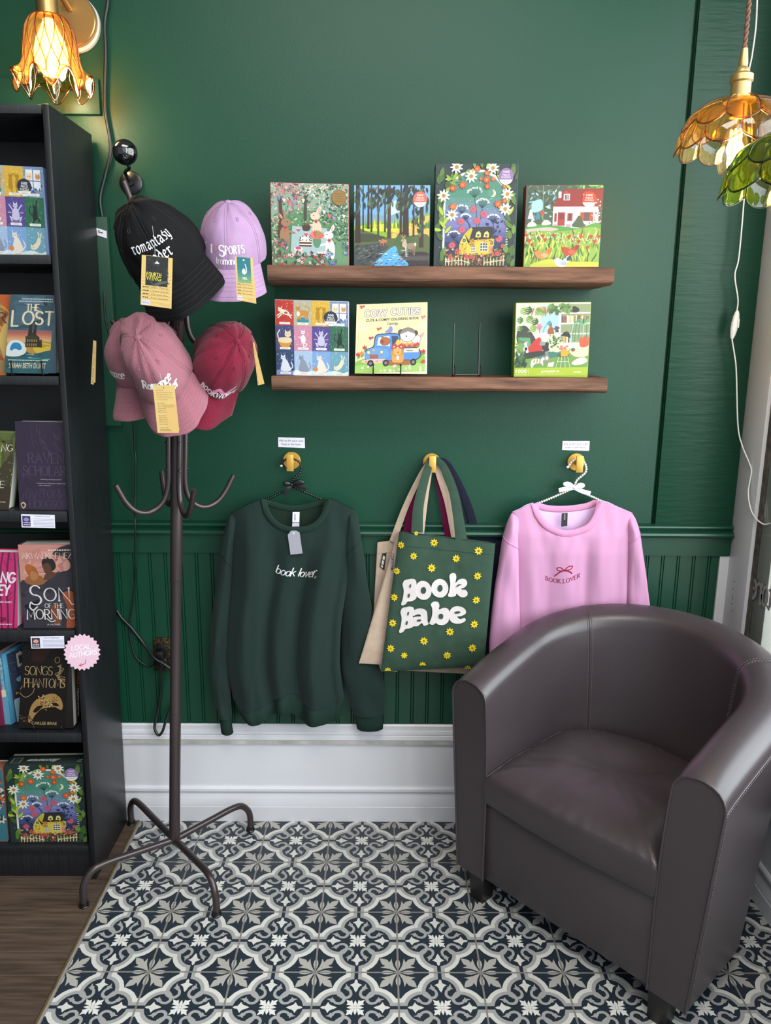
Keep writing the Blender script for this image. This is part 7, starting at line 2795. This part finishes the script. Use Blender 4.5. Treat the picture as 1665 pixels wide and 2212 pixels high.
for t in (.345, .655):
    for dt in (-.004, .004):
        P = []
        for k, p in enumerate(section(t + dt)):
            if 10 <= k < 28:
                P.append(cw(*p) + Vector((0, 0, .0008)))
        P = [p + (cw(.328, .2, p.z) - p).normalized() * .0007 for p in P]
        obj('back_seam', stitch(P), M_stitch, chair, smooth=0)
    P = [cw(*p) + (cw(.328, .2, p[2]) - cw(*p)).normalized() * .0002 for p in section(t)[12:-2]]
    obj('back_seam', MB().tube(P, .0016, 6), M_lea, chair, smooth=80)
P = []
for j in range(NT + 1):
    t = j / NT
    s_, d_ = outer(t, rimh(t) - .055)
    o = (cw(s_, d_, 0) - cw(.328, .3, 0)).normalized()
    P.append(cw(s_, d_, rimh(t) - .055) + o * .0008)
obj('top_seam', MB().tube(P, .0022, 6), M_lea, chair, smooth=80)
obj('top_seam', stitch([p - Vector((0, 0, .008)) for p in P]), M_stitch, chair, smooth=0)
for sgn in (0, 1):
    P = []
    for k in range(12):
        z = lerp(.085, .58, k / 11)
        s_, d_ = outer(sgn, z)
        P.append(cw(s_ + (.0008 if sgn else -.0008), .012, z))
    obj('front_edge_stitching', stitch(P), M_stitch, chair, smooth=0)
# front board and seat base
mb = MB()
bm = bmesh.new()
bmesh.ops.create_cube(bm, size=1)
for v in bm.verts:
    v.co = cw(lerp(.082, .574, v.co.x + .5), lerp(.005, .40, v.co.y + .5), lerp(.082, .318, v.co.z + .5))
bmesh.ops.bevel(bm, geom=list(bm.edges), offset=.006, segments=2, profile=.5, affect='EDGES')
mb.addbm(bm)
obj('seat_base', mb, M_lea, chair)
for s_ in (.088, .568):
    obj('front_seam', MB().tube([cw(s_, .0035, .084), cw(s_, .0035, .30)], .0016, 6), M_lea, chair, smooth=80)


# cushion
def plan(a):
    """outline of the cushion, a in 0..1 from the front left corner anticlockwise"""
    w, dfront, dside = .2375, -.006, .285
    if a < .3:
        q = a / .3
        return (.328 - w + 2 * w * q, dfront - .010 * sin(pi * q))
    if a < .45:
        return (.328 + w, lerp(dfront, dside, (a - .3) / .15))
    if a < .85:
        th = pi * (a - .45) / .4
        return (.328 + w * cos(th), dside + .160 * sin(th) ** .9)
    return (.328 - w, lerp(dside, dfront, (a - .85) / .15))


NA = 160
rings = []
cs, cd_ = .328, .2
for f, z, yk in ((.90, .315, 0), (.985, .314, 0), (1.0, .322, 0), (1.004, .345, 0), (1.006, .37, 0), (1.0, .392, 0), (.985, .403, 0), (.96, .408, 0), (.9, .416, .3), (.8, .424, .7), (.68, .430, 1), (.54, .434, 1), (.4, .436, 1), (.26, .437, 1), (.12, .437, 1)):
    R_ = []
    for k in range(NA):
        s_, d_ = plan(k / NA)
        s2, d2 = cs + (s_ - cs) * f, cd_ + (d_ - cd_) * f
        zz = z
        if f > .8 and z > .38:
            zz += .0050 * noise.noise((k * .42, f * 5, 2)) * (1 if d_ > .1 else .3)
        dent = exp(-((s2 - .36) ** 2 + (d2 - .27) ** 2) / .006)
        zz -= .015 * dent * yk
        zz += .009 * noise.noise((s2 * 9, d2 * 9, 4)) * yk + .0030 * noise.noise((s2 * 30, d2 * 30, 4)) * yk
        zz -= .010 * max(0, (.10 - d2) / .10) * (1 if z > .38 else 0)
        R_.append(cw(s2, d2, zz))
    rings.append(R_)
obj('cushion', MB().loft(rings), M_lea, chair, smooth=60)
pip = [cw(cs + (plan(k / NA)[0] - cs) * .992, cd_ + (plan(k / NA)[1] - cd_) * .992, .4015 + (-.010 * max(0, (.10 - plan(k / NA)[1]) / .10))) for k in range(int(.3 * NA), NA + 1)]
obj('cushion_seam', MB().tube(pip, .0022, 6), M_lea, chair, smooth=80)
for s_, d_ in ((.040, .004), (.566, .004), (.535, .345), (.07, .345)):
    m_ = MB()
    rg_ = []
    for z, e in ((.0008, .004), (.082, 0)):
        rg_.append([cw(s_ + a, d_ + b, z) for a, b in ((e, e), (.05 - e, e), (.05 - e, .05 - e), (e, .05 - e))])
    m_.loft(rg_)
    obj('leg', m_, M_leg, chair, smooth=20)

# ------------------------------------------------------------------ glass pendant lamps and the white cord by the window
M_twist = mat('brown twisted fabric cable', '6f4a3a', .8, vary=(200, .3, (1, 1, .3)))
M_brassp = mat('pale brass lamp holder', 'b59a63', .35, metal=.7)


def pendant(label, ctr, Y, G, rimcol, power, seed):
    p = at(*ctr, Y)
    t = thing('pendant_lamp', label, 'pendant lamp', p)
    X0, Z0 = p.x, p.z
    M0 = Matrix.Translation((X0, Y, Z0))
    N = 10

    def tier(prof, phase, name):
        n_ = 120
        rows = 18
        P = spline([(a, b, 0) for a, b in prof], 5)
        rings = []
        for i, pp in enumerate(P):
            f = i / (len(P) - 1)
            ring = []
            for k in range(n_):
                a = 2 * pi * k / n_
                q = abs(cos(N / 2 * a + phase))
                rr = pp.x * (1 - .085 * f * (1 - q ** .5))
                zz = pp.y + .016 * f ** 3 * (1 - q ** .8)
                ring.append(M0 @ Vector((rr * cos(a), rr * sin(a), zz)))
            rings.append(ring)
        o = obj(name, MB().loft(rings, caps=False), G, t, smooth=80)
        obj('petal_rim', MB().tube(rings[-1], .0017, 6, closed=True), rimcol, o, smooth=80)
        ri = MB()
        for k in range(N):
            a0 = (pi / 2 - phase) * 2 / N + 2 * pi * k / N
            j = int(round(a0 / (2 * pi) * n_)) % n_
            ri.tube([r_[j] for r_ in rings[1:]], .0016, 5)
        obj('petal_rib', ri, rimcol, o, smooth=80)
    tier([(.026, .004), (.044, .001), (.071, -.011), (.093, -.029), (.105, -.056)], 0, 'upper_petals')
    tier([(.084, -.024), (.098, -.042), (.109, -.064), (.113, -.094)], pi / 2, 'lower_petals')
    obj('lamp_holder', MB().lathe([(.004, .092), (.006, .092), (.009, .066), (.0085, .060), (.013, .056), (.014, .050), (.021, .045), (.0215, .034), (.0185, .031), (.0185, .002), (.030, .0015), (.030, -.002), (.016, -.004), (.016, -.03), (0, -.03)], 36, M0), M_brassp, t, smooth=40)
    cab = MB()
    z1 = 3.1 - Z0
    for ph in (0, pi):
        cab.tube([M0 @ Vector((.0021 * cos(z * 260 + ph), .0021 * sin(z * 260 + ph), z)) for z in [.09 + (z1 - .09) * k / 420 for k in range(421)]], .0025, 6)
    obj('cable', cab, M_twist, t, smooth=80)
    bulb = obj('bulb', MB().lathe([(.012, -.028), (.014, -.04), (.020, -.062), (.028, -.09), (.031, -.112), (.027, -.130), (.014, -.141), (0, -.143)], 36, M0), G_clear, t, smooth=80)
    fl_ = MB()
    for k in range(6):
        a = 2 * pi * k / 6
        fl_.tube([M0 @ Vector((.010 * cos(a), .010 * sin(a), -.052)), M0 @ Vector((.012 * cos(a), .012 * sin(a), -.115))], .0017, 6)
    obj('filament', fl_, M_fil, bulb, smooth=80)
    lamp('pendant_light', (X0, Y, Z0 - .085), power, .02)
    return t


G_amberp = glass('pale amber glass', (.94, .68, .25), .07, 1.0, .025)
G_rimA = glass('thick amber rim', (.70, .34, .05), .06)
G_rimG = glass('thick green rim', (.22, .34, .02), .06)
pendant('amber petal glass pendant lamp beside the window', (1597, 218), -.55, G_amberp, G_rimA, 2.2, 1)
pendant('green petal glass pendant lamp at the right edge', (1728, 288), -.86, G_green, G_rimG, .8, 2)

wc = thing('lamp_cord', 'white cord with an inline switch hanging beside the window', 'cord', at(1586, 700, -.06))
pts = [(1655, -640, -.12), (1646, -330, -.11), (1637, -80, -.10), (1635, 0, -.10), (1632, 60, -.09), (1624, 120, -.08), (1616, 165, -.07), (1620, 219, -.06), (1624, 300, -.055), (1614, 380, -.05), (1607, 430, -.05), (1602, 490, -.05), (1595, 560, -.05), (1587, 596, -.05), (1593.5, 646, -.05), (1591, 673, -.05), (1586, 700, -.05), (1581, 730, -.05),
       (1586, 765, -.05), (1590, 803, -.05), (1593.5, 918, -.05), (1602.6, 962, -.06), (1618, 1000, -.08), (1622.5, 1020, -.09), (1616, 1062, -.10), (1620, 1095, -.12), (1630, 1117, -.14), (1648, 1132, -.17), (1665, 1130, -.19), (1690, 1120, -.21)]
obj('cable', MB().tube(spline([at(*p) for p in pts], 6), .0020, 8), M_whitecord, wc, smooth=80)
a, b = at(1592.5, 671, -.05), at(1580.5, 732, -.05)
P = [lerp(a, b, k / 12) for k in range(13)]
sw = obj('inline_switch', MB().tube(P, 0, 12, flat=[(w_, w_ * .8) for w_ in (.0035, .0062, .0078, .0088, .0094, .0098, .0098, .0098, .0094, .0086, .0076, .006, .0034)], ref=(0, 1, 0)), M_whitecord, wc, smooth=60)
mid = lerp(a, b, .45)
obj('rocker', MB().box(mid.x + .003, mid.x + .0085, mid.y - .0095, mid.y - .005, mid.z - .012, mid.z + .012, bev=.0015), cmat('white plastic', 'd8d6d0', .5), sw)
